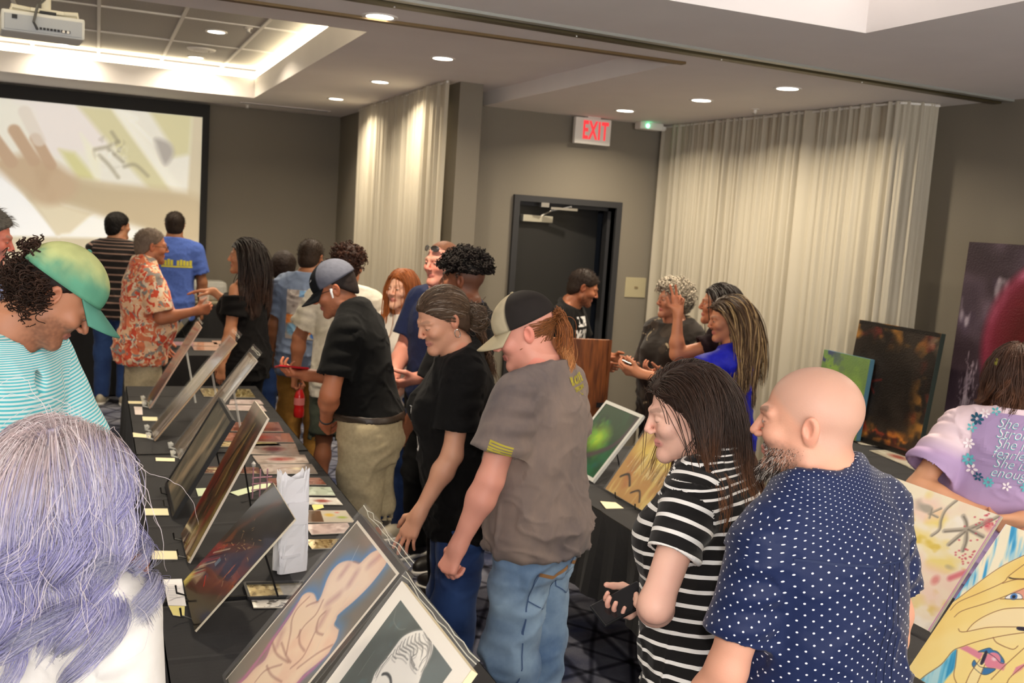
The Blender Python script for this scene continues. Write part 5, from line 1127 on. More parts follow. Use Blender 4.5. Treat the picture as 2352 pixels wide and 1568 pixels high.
        def fb(P):
            d = np.maximum(s.torso(P, -.02), P[:, 2]-zt)
            if legs:
                for sd in ('R', 'L'):
                    a_, k_, an = s.LEG[sd]; d = sm(d, rc(P, a_, k_, .078*s.s, .052*s.s), .03); d = sm(d, rc(P, k_, k_+(an-k_)*.3, .05*s.s, .052*s.s), .03); d = sm(d, rc(P, k_+(an-k_)*.3, an, .052*s.s, .034*s.s), .03)
            return d
        L = [s.hip]+[p for l in s.LEG.values() for p in l]+[s.T((0, 0, .5))]; L = np.array(L)
        V, F = mesh_sdf(fb, L.min(0)-.25, L.max(0)+.25, (.012, .014, .016)[s.near]); parts.append((V, F, s.tone(V)))
        V, F, c = join(parts); s.bodyV, s.bodyF = V, F
        o = mk('body', V, F, M_SKIN, s.root, smooth=True, col=np.clip(c, 0, 1)); return o
    def tone(s, V, sd=None):
        n = fbm(V*22+3.1, 2)[:, None]; c = np.tile(s.skin, (len(V), 1))*(1+.07*n*np.array([.6, 1.1, 1.0]))
        if sd:
            a = s.ARM[sd]; r = V-a['w']; x = r@a['f']; red = np.clip((x-.05)/.1, 0, 1)[:, None]; c = c*(1+red*np.array([.05, -.08, -.08]))
        return c
    # ---- clothes
    def shirt(s, m, name='shirt', hem=.80, sleeve=.62, ease=.016, drape=.5, flare=.02, neck='crew', wr=.006, vox=None, seam='front', collar=None, vcol=None, label=None, top=None, sl_ease=.018, hem_tilt=0, seed=0, kind_fold=1.0):
        h = vox or (.0065, .0085, .011)[s.near]; k = s.s; hemz = hem*k; lens = {}
        sl = sleeve if isinstance(sleeve, dict) else {'R': sleeve, 'L': sleeve}; f_ = 1.0 if s.sex == 'm' else .9
        segs = {}
        for sd in ('R', 'L'):
            a = s.ARM[sd]; t = sl[sd]
            if t <= 0: continue
            L1 = .285*k; p0 = s.SH[sd]; ar = s.arm_r
            if t <= 1: segs[sd] = [(p0-a['U']*.01, p0+a['U']*(L1*t+.03), .058*k*ar*f_+sl_ease*.8, .050*k*ar*f_+sl_ease+flare)]; cut = (p0+a['U']*L1*t, a['U'])
            else:
                e2 = a['e']+a['F']*(.245*k*(t-1)+.03); segs[sd] = [(p0, a['e'], .058*k*ar*f_+sl_ease, .046*k*ar*f_+sl_ease), (a['e'], e2, .047*k*ar*f_+sl_ease, .034*k*f_+sl_ease)]; cut = (a['e']+a['F']*.245*k*(t-1), a['F'])
            lens[sd] = cut
        na = s.T((0, -.012, .50)); nb = s.hc+s.Rh@np.array([0, .0, -.06]); nb = na+(nb-na)*1.6; nr = (.072 if s.sex == 'm' else .068)*k*s.neckr
        def ds(P, sd, inset=0):
            d = None
            for a_, b_, ra, rb in segs[sd]: q = rc(P, a_, b_, ra-inset, rb-inset); d = q if d is None else sm(d, q, .03)
            return d
        def f(P):
            d = s.torso(P, ease, drape)
            for sd in segs:
                q = ds(P, sd); c0, cn = lens[sd]; pl = (P-A3(c0))@A3(cn); q = np.maximum(q, pl)
                q = np.maximum(q, -np.maximum(ds(P, sd, .0135), -(pl+.03))); d = sm(d, q, .028)
            if top is not None:
                tq = s.Q(P); d = np.maximum(d, (tq[:, 2]-top)*f4(k))
            tl = hemz+hem_tilt*P[:, 1]; d = np.maximum(d, tl-P[:, 2]); inn = s.torso(P, ease-.014, drape); d = np.maximum(d, -np.maximum(inn, P[:, 2]-tl-.03))
            if neck in ('crew', 'polo', 'collar', 'vee'):
                ne = rc(P, na, nb, nr, nr*1.1)
                if neck == 'vee': ne = sm(rc(P, na, nb, nr*.88, nr), rc(P, na, s.T((0, .15, .42)), nr*.6, .008), .03)
                d = smx(d, -ne, .008)
                if neck == 'crew':
                    d = sm(d, np.maximum(np.abs(ne-.004)-.005, np.abs(s.torso(P, ease, drape))-.007), .006)
                if neck in ('crew', 'vee'): tq = s.Q(P); d = smx(d, (tq[:, 2]-(.548 if neck != 'vee' else .562)+tq[:, 1]*.35)*f4(k), .006)
            return d
        pts = [s.T((x, 0, .56)) for x in (-.2*s.w, .2*s.w)]+[s.hip]
        for sd in segs:
            for a_, b_, ra, rb in segs[sd]: pts += [a_, b_]
        pts = np.array(pts); wd = max(s.pa.max(), s.pb.max())*k+.09; lo = np.minimum(pts.min(0)-.09, s.hip-wd); hi = np.maximum(pts.max(0)+.09, s.hip+np.array([wd, wd, 0])); lo[2] = min(hemz-.03-abs(hem_tilt)*.2, lo[2] if any(p[2] < hemz for p in pts) else 9)
        V, F = mesh_sdf(f, lo, hi, h); n = vnormals(V, F); q = s.Q(V.astype(f4)).astype(float)
        dt = s.torso(V.astype(f4), ease, drape); part = np.zeros(len(V)); sg_ = 1 if seam == 'front' else -1
        uT = np.arctan2(q[:, 0], -q[:, 1]*sg_)*.155*s.w; u = uT.copy(); v = q[:, 2].copy(); US = {}
        for sd in segs:
            d_ = ds(V.astype(f4), sd); m_ = d_ < dt-.002; a = s.ARM[sd]; r = V-s.SH[sd]; U = a['U']; ref = unit(np.cross(U, (0, 1, 0))); r2 = np.cross(U, ref)
            part[m_] = 1 if sd == 'R' else 2; al = r@U; us = np.arctan2(r@ref, r@r2)*.07; US[1 if sd == 'R' else 2] = (us, al); u[m_] = us[m_]; v[m_] = al[m_]
        if wr:
            w1 = vnoise(np.c_[q[:, 0]*9+seed, q[:, 1]*9, q[:, 2]*13+q[:, 0]*6]); w2 = vnoise(np.c_[q[:, 0]*22, q[:, 1]*22+seed, q[:, 2]*26-q[:, 0]*12]); lowm = .55+.9*sstep(.2, -.05, q[:, 2])
            r1 = 1-np.abs(vnoise(np.c_[q[:, 0]*7+q[:, 2]*5+seed*.7, q[:, 1]*7, q[:, 2]*11-q[:, 0]*4]))*2.2; r2 = 1-np.abs(vnoise(np.c_[q[:, 0]*15-q[:, 2]*7+seed*1.3, q[:, 1]*13, q[:, 2]*19+q[:, 0]*9]))*3.0
            disp = wr*kind_fold*(w1*.7+w2*.3+np.clip(r1, 0, 1)**2*1.1+np.clip(r2, 0, 1)**2*.75)*lowm
            for sd in segs:
                mm = part == (1 if sd == 'R' else 2); arr = v[mm]/.28
                disp[mm] = wr*(.8*np.sin(arr*26+u[mm]*26+seed)*np.clip(np.cos(u[mm]/.07*1.0+.6), 0, 1)+.6*w1[mm])
            V = V+n*disp[:, None]
        s.shV, s.shF = V, F; s.shQ = q
        col = None if vcol is None else vcol(V, q, part, u, v)
        fp = np.median(np.sort(part[F], 1)[:, :3], axis=1).astype(int); per = 2*PI*.155*s.w; wrap = (fp == 0) & ((uT[F].max(1)-uT[F].min(1)) > per/2); fp[wrap] = 3
        key = F*4+fp[:, None]; uk, inv = np.unique(key, return_inverse=True); F2 = inv.reshape(F.shape); vi = uk//4; pk = uk % 4; u2 = uT[vi].copy(); zq = q[vi, 2]; v2 = zq+6*np.clip(zq-.42, 0, .2)**2; w3 = pk == 3; u2[w3 & (u2 < 0)] += per
        for c_, (us, al) in US.items(): mm = pk == c_; u2[mm] = us[vi[mm]]; v2[mm] = al[vi[mm]]
        o = mk(name, V[vi], F2, m, s.root, smooth=True, uv=np.c_[u2, v2, pk % 3], col=None if col is None else col[vi], label=label); s.sh = o
        nrm = vnormals(V, F)[vi]
        try: o.data.normals_split_custom_set_from_vertices([tuple(x) for x in nrm])
        except Exception: pass
        if collar:
            mc, ch, opn = collar; cm = MB(); V2 = []; F2 = []; nn = 40; ax = unit(nb-na); ref = unit(s.Rt[:, 1]-ax*(s.Rt[:, 1]@ax)); sd_ = np.cross(ref, ax); c0 = na+ax*.012
            for j, (rr, hz) in enumerate(((nr+.004, -.01), (nr+.003, ch), (nr+.010, ch+.006), (nr+.024, ch*.35), (nr+.03, -.012))):
                for i in range(nn+1):
                    a_ = opn+(2*PI-2*opn)*i/nn; fl = 1+.12*math.cos(a_); dn = (.35 if j > 2 else .15)*ch*max(0, math.cos(a_))
                    V2.append(c0+(ref*math.cos(a_)*1.02+sd_*math.sin(a_)*1.06)*rr*fl+ax*(hz*(1)-dn-.02*max(0, math.cos(a_))))
            for j in range(4):
                for i in range(nn): q_ = j*(nn+1)+i; F2.append((q_, q_+1, q_+nn+2, q_+nn+1))
            oc = mk('collar', np.array(V2), F2, mc, s.root, smooth=True, uv=np.array([(v_[0]*.9, v_[2], 3) for v_ in V2])); sl_ = oc.modifiers.new('thick', 'SOLIDIFY'); sl_.thickness = .003
        return o
    def pants(s, m, name='trousers', end=.07, waist=.86, ease=.016, flare=.0, wr=.006, vox=None, seed=3, col=None, knee=.0):
        h = vox or (.009, .011, .014)[s.near]; k = s.s; cutz = end*k
        def f(P):
            d = np.maximum(s.torso(P, ease-.008, 0)+.006*(P[:, 2] > (waist-.1)*k), P[:, 2]-waist*k); g = None
            for sd in ('R', 'L'):
                a_, k_, an = s.LEG[sd]; t1 = .092*k+ease+s.fat*.5*k; q = sm(rc(P, a_, k_, t1, .063*k+ease+flare*.6), rc(P, k_, an+np.array([0, 0, -.06*k]), .063*k+ease+flare*.6, .05*k+ease+flare), .03)
                q = np.maximum(q, -(P[:, 0] if sd == 'R' else -P[:, 0])-.012*k+0*P[:, 2]) if False else q
                g = q if g is None else sm(g, q, .006)
            d = sm(d, g, .035); d = np.maximum(d, cutz-P[:, 2])
            if end > .2:
                gi = None
                for sd in ('R', 'L'):
                    a_, k_, an = s.LEG[sd]; q = rc(P, a_, k_+(an-k_)*.3, .08*k+ease, .055*k+ease+flare*.6); gi = q if gi is None else np.minimum(gi, q)
                d = np.maximum(d, -np.maximum(gi, P[:, 2]-cutz-.04))
            return d
        L = np.array([p for l in s.LEG.values() for p in l]+[s.hip]); wd = s.pa.max()*k+.08; lo = np.minimum(L.min(0)-.12, s.hip-wd); hi = np.maximum(L.max(0)+.12, s.hip+wd); lo[2] = cutz-.03; hi[2] = waist*k+.03
        V, F = mesh_sdf(f, lo, hi, h); n = vnormals(V, F)
        if wr:
            w1 = vnoise(np.c_[V[:, 0]*9+seed, V[:, 1]*9, V[:, 2]*15+V[:, 0]*5]); rid = 1-np.abs(vnoise(np.c_[V[:, 0]*8+V[:, 2]*4, V[:, 1]*8+seed, V[:, 2]*13-V[:, 0]*7]))*2.4
            km = .6+1.2*np.exp(-((V[:, 2]-.5*k)/.12)**2)+.8*np.exp(-((V[:, 2]-.80*k)/.07)**2)+.9*np.exp(-((V[:, 2]-.12*k)/.08)**2); V = V+n*(wr*(.7*w1+.9*np.clip(rid, 0, 1))*km)[:, None]
        o = mk(name, V, F, m, s.root, smooth=True, uv=np.c_[V[:, 0], V[:, 2], V[:, 1]]); s.ptV, s.ptF = V, F; return o
    def shoes(s, m, msole=None, L=.27, name='shoe'):
        for sd, sg in (('R', 1), ('L', -1)):
            a_, k_, an = s.LEG[sd]; k = s.s; x0, y0 = an[0], an[1]
            f = lambda P: sm(np.maximum(sm(el(P, (x0+sg*.012, y0+.13*k, .045), (.046*k, .11*k, .05)), el(P, (x0, y0-.015, .055), (.040*k, .075*k, .058)), .04), .018-P[:, 2]), rc(P, (x0, y0, .05), (x0, y0, .11*k), .042*k, .044*k), .02)
            V, F = mesh_sdf(f, (x0-.12, y0-.14, 0), (x0+.12, y0+.3, .2), .012); o = mk(name, V, F, m, s.root, smooth=True)
            g = lambda P: np.maximum(np.maximum(sm(el(P, (x0+sg*.012, y0+.13*k, .02), (.050*k, .115*k, .09)), el(P, (x0, y0-.018, .02), (.043*k, .08*k, .09)), .04), P[:, 2]-.028), .002-P[:, 2])
            V, F = mesh_sdf(g, (x0-.12, y0-.15, -.02), (x0+.12, y0+.3, .06), .011); mk('sole', V, F, msole or m_white, o, smooth=True)
    # ---- hair
    def cap_sdf(s, thick=.010, line=.012, back=0., side=None, q_extra=None):
        def f(P):
            q = s.hq(P); X = q.copy(); X[:, 0] = np.abs(X[:, 0]); d = sm(el(q, (0, -.016, .036), (.0775+thick, .099+thick, .086+thick)), el(q, (0, -.045, -.03), (.066+thick, .06+thick, .06+thick)), .03)
            d = smx(d, .707*(q[:, 1]-q[:, 2]*1.0-line), .012); d = smx(d, (-.092-back-q[:, 2]), .012)
            sb = el(X, (.08, .012, -.03), (.04, .040, .050)); d = smx(d, -sb, .01)
            if q_extra is not None: d = q_extra(d, q)
            return d*f4(s.hs)
        return f
    def hair_cap(s, m, col, thick=.010, line=.012, back=0, disp=.003, fr=90, q_extra=None, extra=(), name='hair', vox=None, jitter=.25):
        h = vox or (.0035, .0048, .0065)[s.near]; f = s.cap_sdf(thick, line, back, q_extra=q_extra); V, F = mesh_sdf(f, s.hc-.19, s.hc+.19, h); n = vnormals(V, F) if len(V) else V
        q = s.hq(V.astype(f4)).astype(float); V = V+n*(disp*(fbm(q*fr, 2)+.2))[:, None]; c = np.tile(s2l(col), (len(V), 1))*(1+jitter*vnoise(q*np.array([140, 60, 60])))[:, None]
        parts = [(V, F, np.clip(c, 0, 1))]+list(extra); V, F, c = join(parts); o = mk(name, V, F, m, s.root, smooth=True, col=c); s.hair = o
        for st in getattr(s, 'pending', []): st.parent = o
        s.pending = []; return o
    def roots(s, n, seed, cond, thick=.006):
        rg = np.random.default_rng(seed); out = np.zeros((0, 3))
        while len(out) < n:
            v = rg.normal(size=(n*3, 3)); v /= np.linalg.norm(v, axis=1, keepdims=True); q = np.array([0, -.016, .036])+v*(np.array([.0775, .099, .086])+thick); out = np.r_[out, q[cond(q)]]
        return out[:n]
    def coll(s, P, pad=.0, tor=.02):
        q = s.hq(P); d = el(q, (0, -.016, .036), (.0775, .099, .086)); d = np.minimum(d, el(q, (0, .022, -.028), (.062, .070, .078)))*f4(s.hs)
        d = np.minimum(d, s.neckd(P)); return np.minimum(d, s.torso(P, tor, .0))-pad
    def strands(s, q0, d0, L, steps=18, grav=.35, stiff=.6, pad=.006, curl=0, curlf=3, noise=.12, seed=1, goal=None, goalw=0, tor=.02, clump=0, spread=.0, curl_from=.4, face=None):
        """q0 head-frame roots, d0 head-frame directions, L lengths -> (n, steps, 3)"""
        rg = np.random.default_rng(seed); n = len(q0); P = (s.hc+(q0*s.hs)@s.Rh.T); d = unit_rows(d0@s.Rh.T); L = np.asarray(L)*np.ones(n); st = (L/(steps-1))[:, None]; out = [P.copy()]
        lay = pad+spread*rg.random(n); fl_ = rg.random(n)
        for i in range(1, steps):
            t = i/steps; g = np.array([0, 0, -1.0]); d = d*stiff+g*(grav*(.3+t))
            if goal is not None:
                v = goal-P; dist = np.linalg.norm(v, axis=1, keepdims=True); near_ = np.clip((dist-.02)/.03, 0, 1); d = d+unit_rows(v)*goalw*near_
            d = unit_rows(d+rg.normal(size=(n, 3))*noise*.5); P = P+d*st
            for _ in range(2):
                Pf = P.astype(f4); c0 = s.coll(Pf, 0, tor)-lay; e = 2e-3; gr = np.stack([s.coll(Pf+A3(v), 0, tor)-lay-c0 for v in ((e, 0, 0), (0, e, 0), (0, 0, e))], 1); gr = unit_rows(gr); pen = np.minimum(c0, 0)[:, None]; P = P-gr*pen
            if face is not None:
                q = ((P-s.hc)@s.Rh)/s.hs; m_ = (q[:, 2] < .072) & (q[:, 1] > face-.03*np.clip((.05-q[:, 2])/.1, -.6, 1)) & (fl_ < .95); q[m_, 1] = face-.03*np.clip((.05-q[m_, 2])/.1, -.6, 1); P = np.where(m_[:, None], s.hc+(q*s.hs)@s.Rh.T, P)
            out.append(P.copy())
        S = np.stack(out, 1)
        if clump:
            nc = max(1, n//clump); ctr = rg.integers(0, n, nc); a = np.argmin(((S[:, None, 0, :]-S[None, ctr, 0, :])**2).sum(-1), 1); tgt = S[ctr[a]]; w_ = (np.linspace(0, 1, steps)**1.2*.8)[None, :, None]; S = S*(1-w_)+(tgt+rg.normal(size=(n, 1, 3))*.006)*w_
            grp = a
        else: grp = np.arange(n)
        if curl:
            T = unit_rows(np.gradient(S, axis=1).reshape(-1, 3)).reshape(S.shape); up = np.cross(T, np.array([.3, .9, .2])); up = unit_rows(up.reshape(-1, 3)).reshape(S.shape); bi = np.cross(T, up)
            ph0 = (grp*2.399)[:, None]; t = np.linspace(0, 1, steps)[None]; ph = ph0+2*PI*curlf*t*(1+.3*np.sin(grp)[:, None]); am = curl*np.clip((t-curl_from)/(1-curl_from), 0, 1)*(.7+.5*np.cos(grp*1.7)[:, None]); S = S+(up*np.cos(ph)[..., None]+bi*np.sin(ph)[..., None])*am[..., None]
        return S, grp
    def curls(s, q0, out, r=.007, turns=1.6, L=.05, steps=16, seed=2, thick=.0022, down=.5):
        """springy ringlets standing on the scalp"""
        rg = np.random.default_rng(seed); n = len(q0); nr = unit_rows(q0-np.array([0, -.016, .02])); P = s.hc+(q0*s.hs)@s.Rh.T; nr = nr@s.Rh.T; t = np.linspace(0, 1, steps)[None, :, None]
        ax = unit_rows(nr*out+np.array([0, 0, -down])+rg.normal(size=(n, 3))*.35); a = unit_rows(np.cross(ax, rg.normal(size=(n, 3)))); b = np.cross(ax, a); ph = rg.uniform(0, 6.28, (n, 1, 1))+2*PI*turns*t*rg.uniform(.7, 1.3, (n, 1, 1)); rr = r*rg.uniform(.7, 1.3, (n, 1, 1))
        Ls = (L*rg.uniform(.6, 1.2, (n, 1, 1)))
        S = P[:, None]+ax[:, None]*t*Ls+nr[:, None]*.012*np.sin(t*PI)+(a[:, None]*np.cos(ph)+b[:, None]*np.sin(ph))*rr*(.3+.7*np.sin(t*PI*.9+.1)); return tubes(S, thick, 5, np.linspace(1.1, .5, steps))
    # ---- head gear and small extras
    def hm(s, q): return s.hc+(np.asarray(q, float)*s.hs)@s.Rh.T
    def hat(s, mdome, dcol, mbill, bcol, name='cap', tilt=10, label=None, up=.0, bill=.072, droop=.018, size=1.0, front=None, mfront=None):
        nth, nph = 64, 18; R = Rx(tilt); c = np.array([0, -.012, .040+up]); V = []; rr = np.array([.0865, .107, .098])*size; th = np.linspace(0, 2*PI, nth, endpoint=False); phs = np.linspace(.02, 1.62, nph)
        for ph in phs:
            for t in th:
                seam = 1-.010*math.exp(-((((t*6/(2*PI)) % 1)-.0)/.04)**2)-.010*math.exp(-((((t*6/(2*PI)) % 1)-1)/.04)**2); bulge = 1+.04*math.exp(-((ph-1.0)/.5)**2)*max(0, math.cos(t))
                V.append((math.sin(ph)*math.sin(t)*rr[0]*seam, math.sin(ph)*math.cos(t)*rr[1]*seam*bulge, math.cos(ph)*rr[2]))
        V = np.array(V); F = [(j*nth+i, j*nth+(i+1) % nth, (j+1)*nth+(i+1) % nth, (j+1)*nth+i) for j in range(nph-1) for i in range(nth)]; F = [f_[::-1] for f_ in F]+[]
        tt = np.tile(th, nph); pp = np.repeat(phs, nth); L_ = dcol(V, tt, pp); W = s.hm(V@R.T+c)
        o = mk(name, W, np.array(F), mdome, s.root, smooth=True, col=L_, label=label); so = o.modifiers.new('thick', 'SOLIDIFY'); so.thickness = -.003
        ns, nt_ = 29, 9; B = []; col = []
        for j in range(nt_):
            f = j/(nt_-1)
            for i in range(ns):
                a = math.radians(-62+124*i/(ns-1)); x = math.sin(a)*rr[0]*1.0; y0 = math.cos(a)*rr[1]*1.0; ext = bill*(math.cos(a*1.05)**.55 if abs(a) < 1.4 else 0); B.append((x*(1+.06*f), y0+ext*f, -.004-.30*x*x*9*f*1.0-droop*f-.0)); col.append(f)
        B = np.array(B); F = np.array([(j*ns+i, j*ns+i+1, (j+1)*ns+i+1, (j+1)*ns+i) for j in range(nt_-1) for i in range(ns-1)]); o2 = mk('bill', s.hm(B@R.T+c), F, mbill, o, smooth=True, col=bcol(B, np.array(col))); so = o2.modifiers.new('thick', 'SOLIDIFY'); so.thickness = .004
        mb = MB(); mb.lathe([(.001, .005), (.006, .003), (.007, -.002)], 12); V = np.array([v[:] for v in mb.V])+np.array([0, 0, rr[2]]); mk('button', s.hm(V@R.T+c), mb.F, mbill, o, smooth=True, col=np.tile(bcol(np.zeros((1, 3)), np.zeros(1)), (len(V), 1)))
        s.hatM = (R, c, rr); return o
    def glasses(s, m, lens=None, dz=0, name='glasses', dy=0, tilt=0):
        mb = MB(); R = Rx(-tilt); g = lambda p: Vector(s.hm(np.array(p)@R.T+np.array([0, dy, dz])))
        for sg in (-1, 1):
            mb.tube([g((sg*(.031+.022*math.cos(a)), .104-.010*math.cos(a)*1.0-.0, .002+.016*math.sin(a))) for a in np.linspace(0, 2*PI, 17)], .0016*s.hs, 6, caps=False); mb.tube([g((sg*.053, .094, .006)), g((sg*.078, .05, .008)), g((sg*.082, -.01, .006)), g((sg*.08, -.03, -.012))], .0016, 6)
        mb.tube([g((-.009, .112, .006)), g((0, .114, .009)), g((.009, .112, .006))], .0016, 6); o = mb.build(name, m, s.root, smooth=True)
        if lens:
            for sg in (-1, 1):
                V = [g((sg*.031, .1045, .002))]+[g((sg*(.031+.021*math.cos(a)), .104-.010*math.cos(a), .002+.015*math.sin(a))) for a in np.linspace(0, 2*PI, 16, endpoint=False)]; mk('lens', np.array([v[:] for v in V]), [(0, 1+i, 1+(i+1) % 16) for i in range(16)], lens, o, smooth=True)
        return o
    def decal(s, txt, size, at, m, name='lettering', d=(0, 1, 0), up=(0, 0, 1), VF=None, off=.0015, shear=0, space=1, bold=0, sx=1, lines=1, align='CENTER', arc=0, parent=None, sub=None):
        """letters or a flat outline pressed onto the shirt: cast from 'at' along d in the person frame"""
        V, F = (txt if not isinstance(txt, str) else text_mesh(txt, size, 0, align, shear, space, lines, bold)); V = np.asarray(V, float).copy(); V[:, 0] *= sx
        if arc: a = V[:, 0]*arc; V[:, 1] += -np.abs(V[:, 0])**2*arc
        d = Vector(d).normalized(); up = Vector(up); up = (up-d*up.dot(d)).normalized(); rt = d.cross(up); SV, SF = VF or (s.shV, s.shF)
        if not hasattr(s, '_bvh') or s._bvh[0] is not SV: s._bvh = (SV, BVHTree.FromPolygons([Vector(v) for v in SV], [tuple(f) for f in SF]))
        at = Vector(at); W = []; miss = 0
        for v in V:
            o = at+rt*float(v[0])+up*float(v[1])-d*.6; hit = s._bvh[1].ray_cast(o, d, 1.4)
            p = hit[0]
            if p is None:
                p, _, _, far_ = s._bvh[1].find_nearest(o+d*.6)
                miss = miss+1
            W.append(p-d*off)
        if miss and name == 'printed_flower': return None
        return mk(name, np.array([w_[:] for w_ in W]), F, m, parent or s.sh)
def unit_rows(v): return v/np.maximum(np.linalg.norm(v, axis=-1, keepdims=True), 1e-9)
M_SKIN = vmat('skin', .48, .45, bump=.12, bscale=300, sss=.08)
M_HAIR = vmat('hair_fibre', .6, .22, bump=.25, bscale=260)
def cmat(name, col, rough=.88, amt=.10, sc=60, bump=.15, sheen=.03, bs=500):
    return add_noise(mat(name, s2l(col), rough, spec=.16, sheen=sheen), sc, amt, 3, bump=bump, bscale=bs)
# ================================================================== the visitors
def attr_mat(name, base, rough=.85, bump=.12):
    m = mat(name, s2l(base), rough, spec=.25, sheen=.12); nt, b = nt_of(m); a = N(nt, 'ShaderNodeAttribute', attribute_name='suv'); sx = N(nt, 'ShaderNodeSeparateXYZ'); nt.links.new(a.outputs['Vector'], sx.inputs[0])
    tc = N(nt, 'ShaderNodeTexCoord'); nz = N(nt, 'ShaderNodeTexNoise'); nz.inputs['Scale'].default_value = 500; nt.links.new(tc.outputs['Object'], nz.inputs['Vector'])
    bp = N(nt, 'ShaderNodeBump'); bp.inputs['Strength'].default_value = bump; bp.inputs['Distance'].default_value = .003; nt.links.new(nz.outputs['Fac'], bp.inputs['Height']); nt.links.new(bp.outputs[0], b.inputs['Normal'])
    return m, nt, b, a, sx, tc
def MT(nt, op, a, b_=None, c=None):
    n = N(nt, 'ShaderNodeMath', operation=op)
    for i, v in enumerate((a, b_, c)):
        if v is None: continue
        if isinstance(v, (int, float)): n.inputs[i].default_value = v
        else: nt.links.new(v, n.inputs[i])
    return n.outputs[0]
def mixc(nt, f, a, c):
    n = N(nt, 'ShaderNodeMix', data_type='RGBA'); nt.links.new(f, n.inputs['Factor'])
    for k, v in (('A', a), ('B', c)):
        if isinstance(v, tuple): n.inputs[k].default_value = (*s2l(v), 1)
        else: nt.links.new(v, n.inputs[k])
    return n.outputs['Result']
def stripe_mat(name, base, stripe, period, duty, wob=.0, off=0):
    m, nt, b, a, sx, tc = attr_mat(name, base); v = sx.outputs['Y']
    if wob:
        nz = N(nt, 'ShaderNodeTexNoise'); nz.inputs['Scale'].default_value = 7; nt.links.new(tc.outputs['Object'], nz.inputs['Vector']); v = MT(nt, 'ADD', v, MT(nt, 'MULTIPLY', MT(nt, 'SUBTRACT', nz.outputs['Fac'], .5), wob))
    fr = MT(nt, 'FRACT', MT(nt, 'ADD', MT(nt, 'DIVIDE', v, period), 40+off)); f = MT(nt, 'LESS_THAN', fr, duty)
    nt.links.new(mixc(nt, f, base, stripe), b.inputs['Base Color']); return m
def polka_mat(name, base, dot, period, r):
    m, nt, b, a, sx, tc = attr_mat(name, base, .55); p = period*.7071; R = []
    u, v = sx.outputs['X'], sx.outputs['Y']; s1 = MT(nt, 'DIVIDE', MT(nt, 'ADD', u, v), p*1.4142); s2_ = MT(nt, 'DIVIDE', MT(nt, 'SUBTRACT', u, v), p*1.4142)
    d = [MT(nt, 'MULTIPLY', MT(nt, 'SUBTRACT', MT(nt, 'FRACT', MT(nt, 'ADD', q, 40)), .5), p) for q in (s1, s2_)]
    dist = MT(nt, 'SQRT', MT(nt, 'ADD', MT(nt, 'MULTIPLY', d[0], d[0]), MT(nt, 'MULTIPLY', d[1], d[1]))); nt.links.new(mixc(nt, MT(nt, 'LESS_THAN', dist, r), base, dot), b.inputs['Base Color']); return m
def patch_mat(name, cols, sc, base):
    m, nt, b, a, sx, tc = attr_mat(name, base); prev = base
    for i, (c, s_, lo) in enumerate(cols):
        nz = N(nt, 'ShaderNodeTexNoise'); nz.inputs['Scale'].default_value = sc*s_; nz.inputs['Detail'].default_value = 1.5; nz.inputs['Distortion'].default_value = 1.4
        mp = N(nt, 'ShaderNodeMapping'); mp.inputs['Location'].default_value = (i*3.1, i*1.7, i*.9); nt.links.new(tc.outputs['Object'], mp.inputs['Vector']); nt.links.new(mp.outputs[0], nz.inputs['Vector'])
        f = MT(nt, 'GREATER_THAN', nz.outputs['Fac'], lo); prev = mixc(nt, f, prev, c)
    nt.links.new(prev, b.inputs['Base Color']); return m
def washed_mat(name, c1, c2, sc=3, stretch=(1, 1, 1), fine=60):
    m = mat(name, s2l(c1), .9, spec=.2, sheen=.1); nt, b = nt_of(m); tc = N(nt, 'ShaderNodeTexCoord'); mp = N(nt, 'ShaderNodeMapping'); mp.inputs['Scale'].default_value = stretch; nt.links.new(tc.outputs['Object'], mp.inputs['Vector'])
    n1 = N(nt, 'ShaderNodeTexNoise'); n1.inputs['Scale'].default_value = sc; n1.inputs['Detail'].default_value = 6; n1.inputs['Roughness'].default_value = .6; nt.links.new(mp.outputs[0], n1.inputs['Vector'])
    rp = N(nt, 'ShaderNodeValToRGB'); e = rp.color_ramp.elements; e[0].position = .34; e[0].color = (*s2l(c1), 1); e[1].position = .68; e[1].color = (*s2l(c2), 1); nt.links.new(n1.outputs['Fac'], rp.inputs['Fac']); nt.links.new(rp.outputs['Color'], b.inputs['Base Color'])
    n2 = N(nt, 'ShaderNodeTexNoise'); n2.inputs['Scale'].default_value = 700; nt.links.new(tc.outputs['Object'], n2.inputs['Vector']); bp = N(nt, 'ShaderNodeBump'); bp.inputs['Strength'].default_value = .15; bp.inputs['Distance'].default_value = .003; nt.links.new(n2.outputs['Fac'], bp.inputs['Height']); nt.links.new(bp.outputs[0], b.inputs['Normal']); return m
M_DENIM = washed_mat('dark_denim', (34, 52, 96), (52, 78, 128), 4); M_DENIM2 = washed_mat('faded_denim', (88, 116, 152), (152, 178, 200), 3.2)
M_KHAKI = cmat('khaki_twill', (176, 162, 130)); M_KHAKI2 = cmat('tan_khaki', (168, 122, 58)); M_SAND = cmat('sand_shorts', (186, 172, 142)); M_BLK = cmat('black_cotton', (15, 14, 14), amt=.2); M_BLKP = cmat('black_trousers', (20, 20, 21)); M_GRN = cmat('grey_green_shorts', (78, 84, 72))
M_SNEAK = mat('sneaker_grey', s2l(180, 170, 150), .6); M_DSHOE = mat('dark_shoe', s2l(34, 30, 28), .45)
M_CAPV = vmat('cap_fabric', .8, .2, bump=.2, bscale=700); m_ltr = lambda n, c: mat(n, s2l(c), .7, spec=.2)
TAN, PALE, DARK, MID = (196, 138, 106), (230, 180, 156), (150, 98, 70), (208, 152, 122)
def at_(p): return p
_orig = Person.__init__
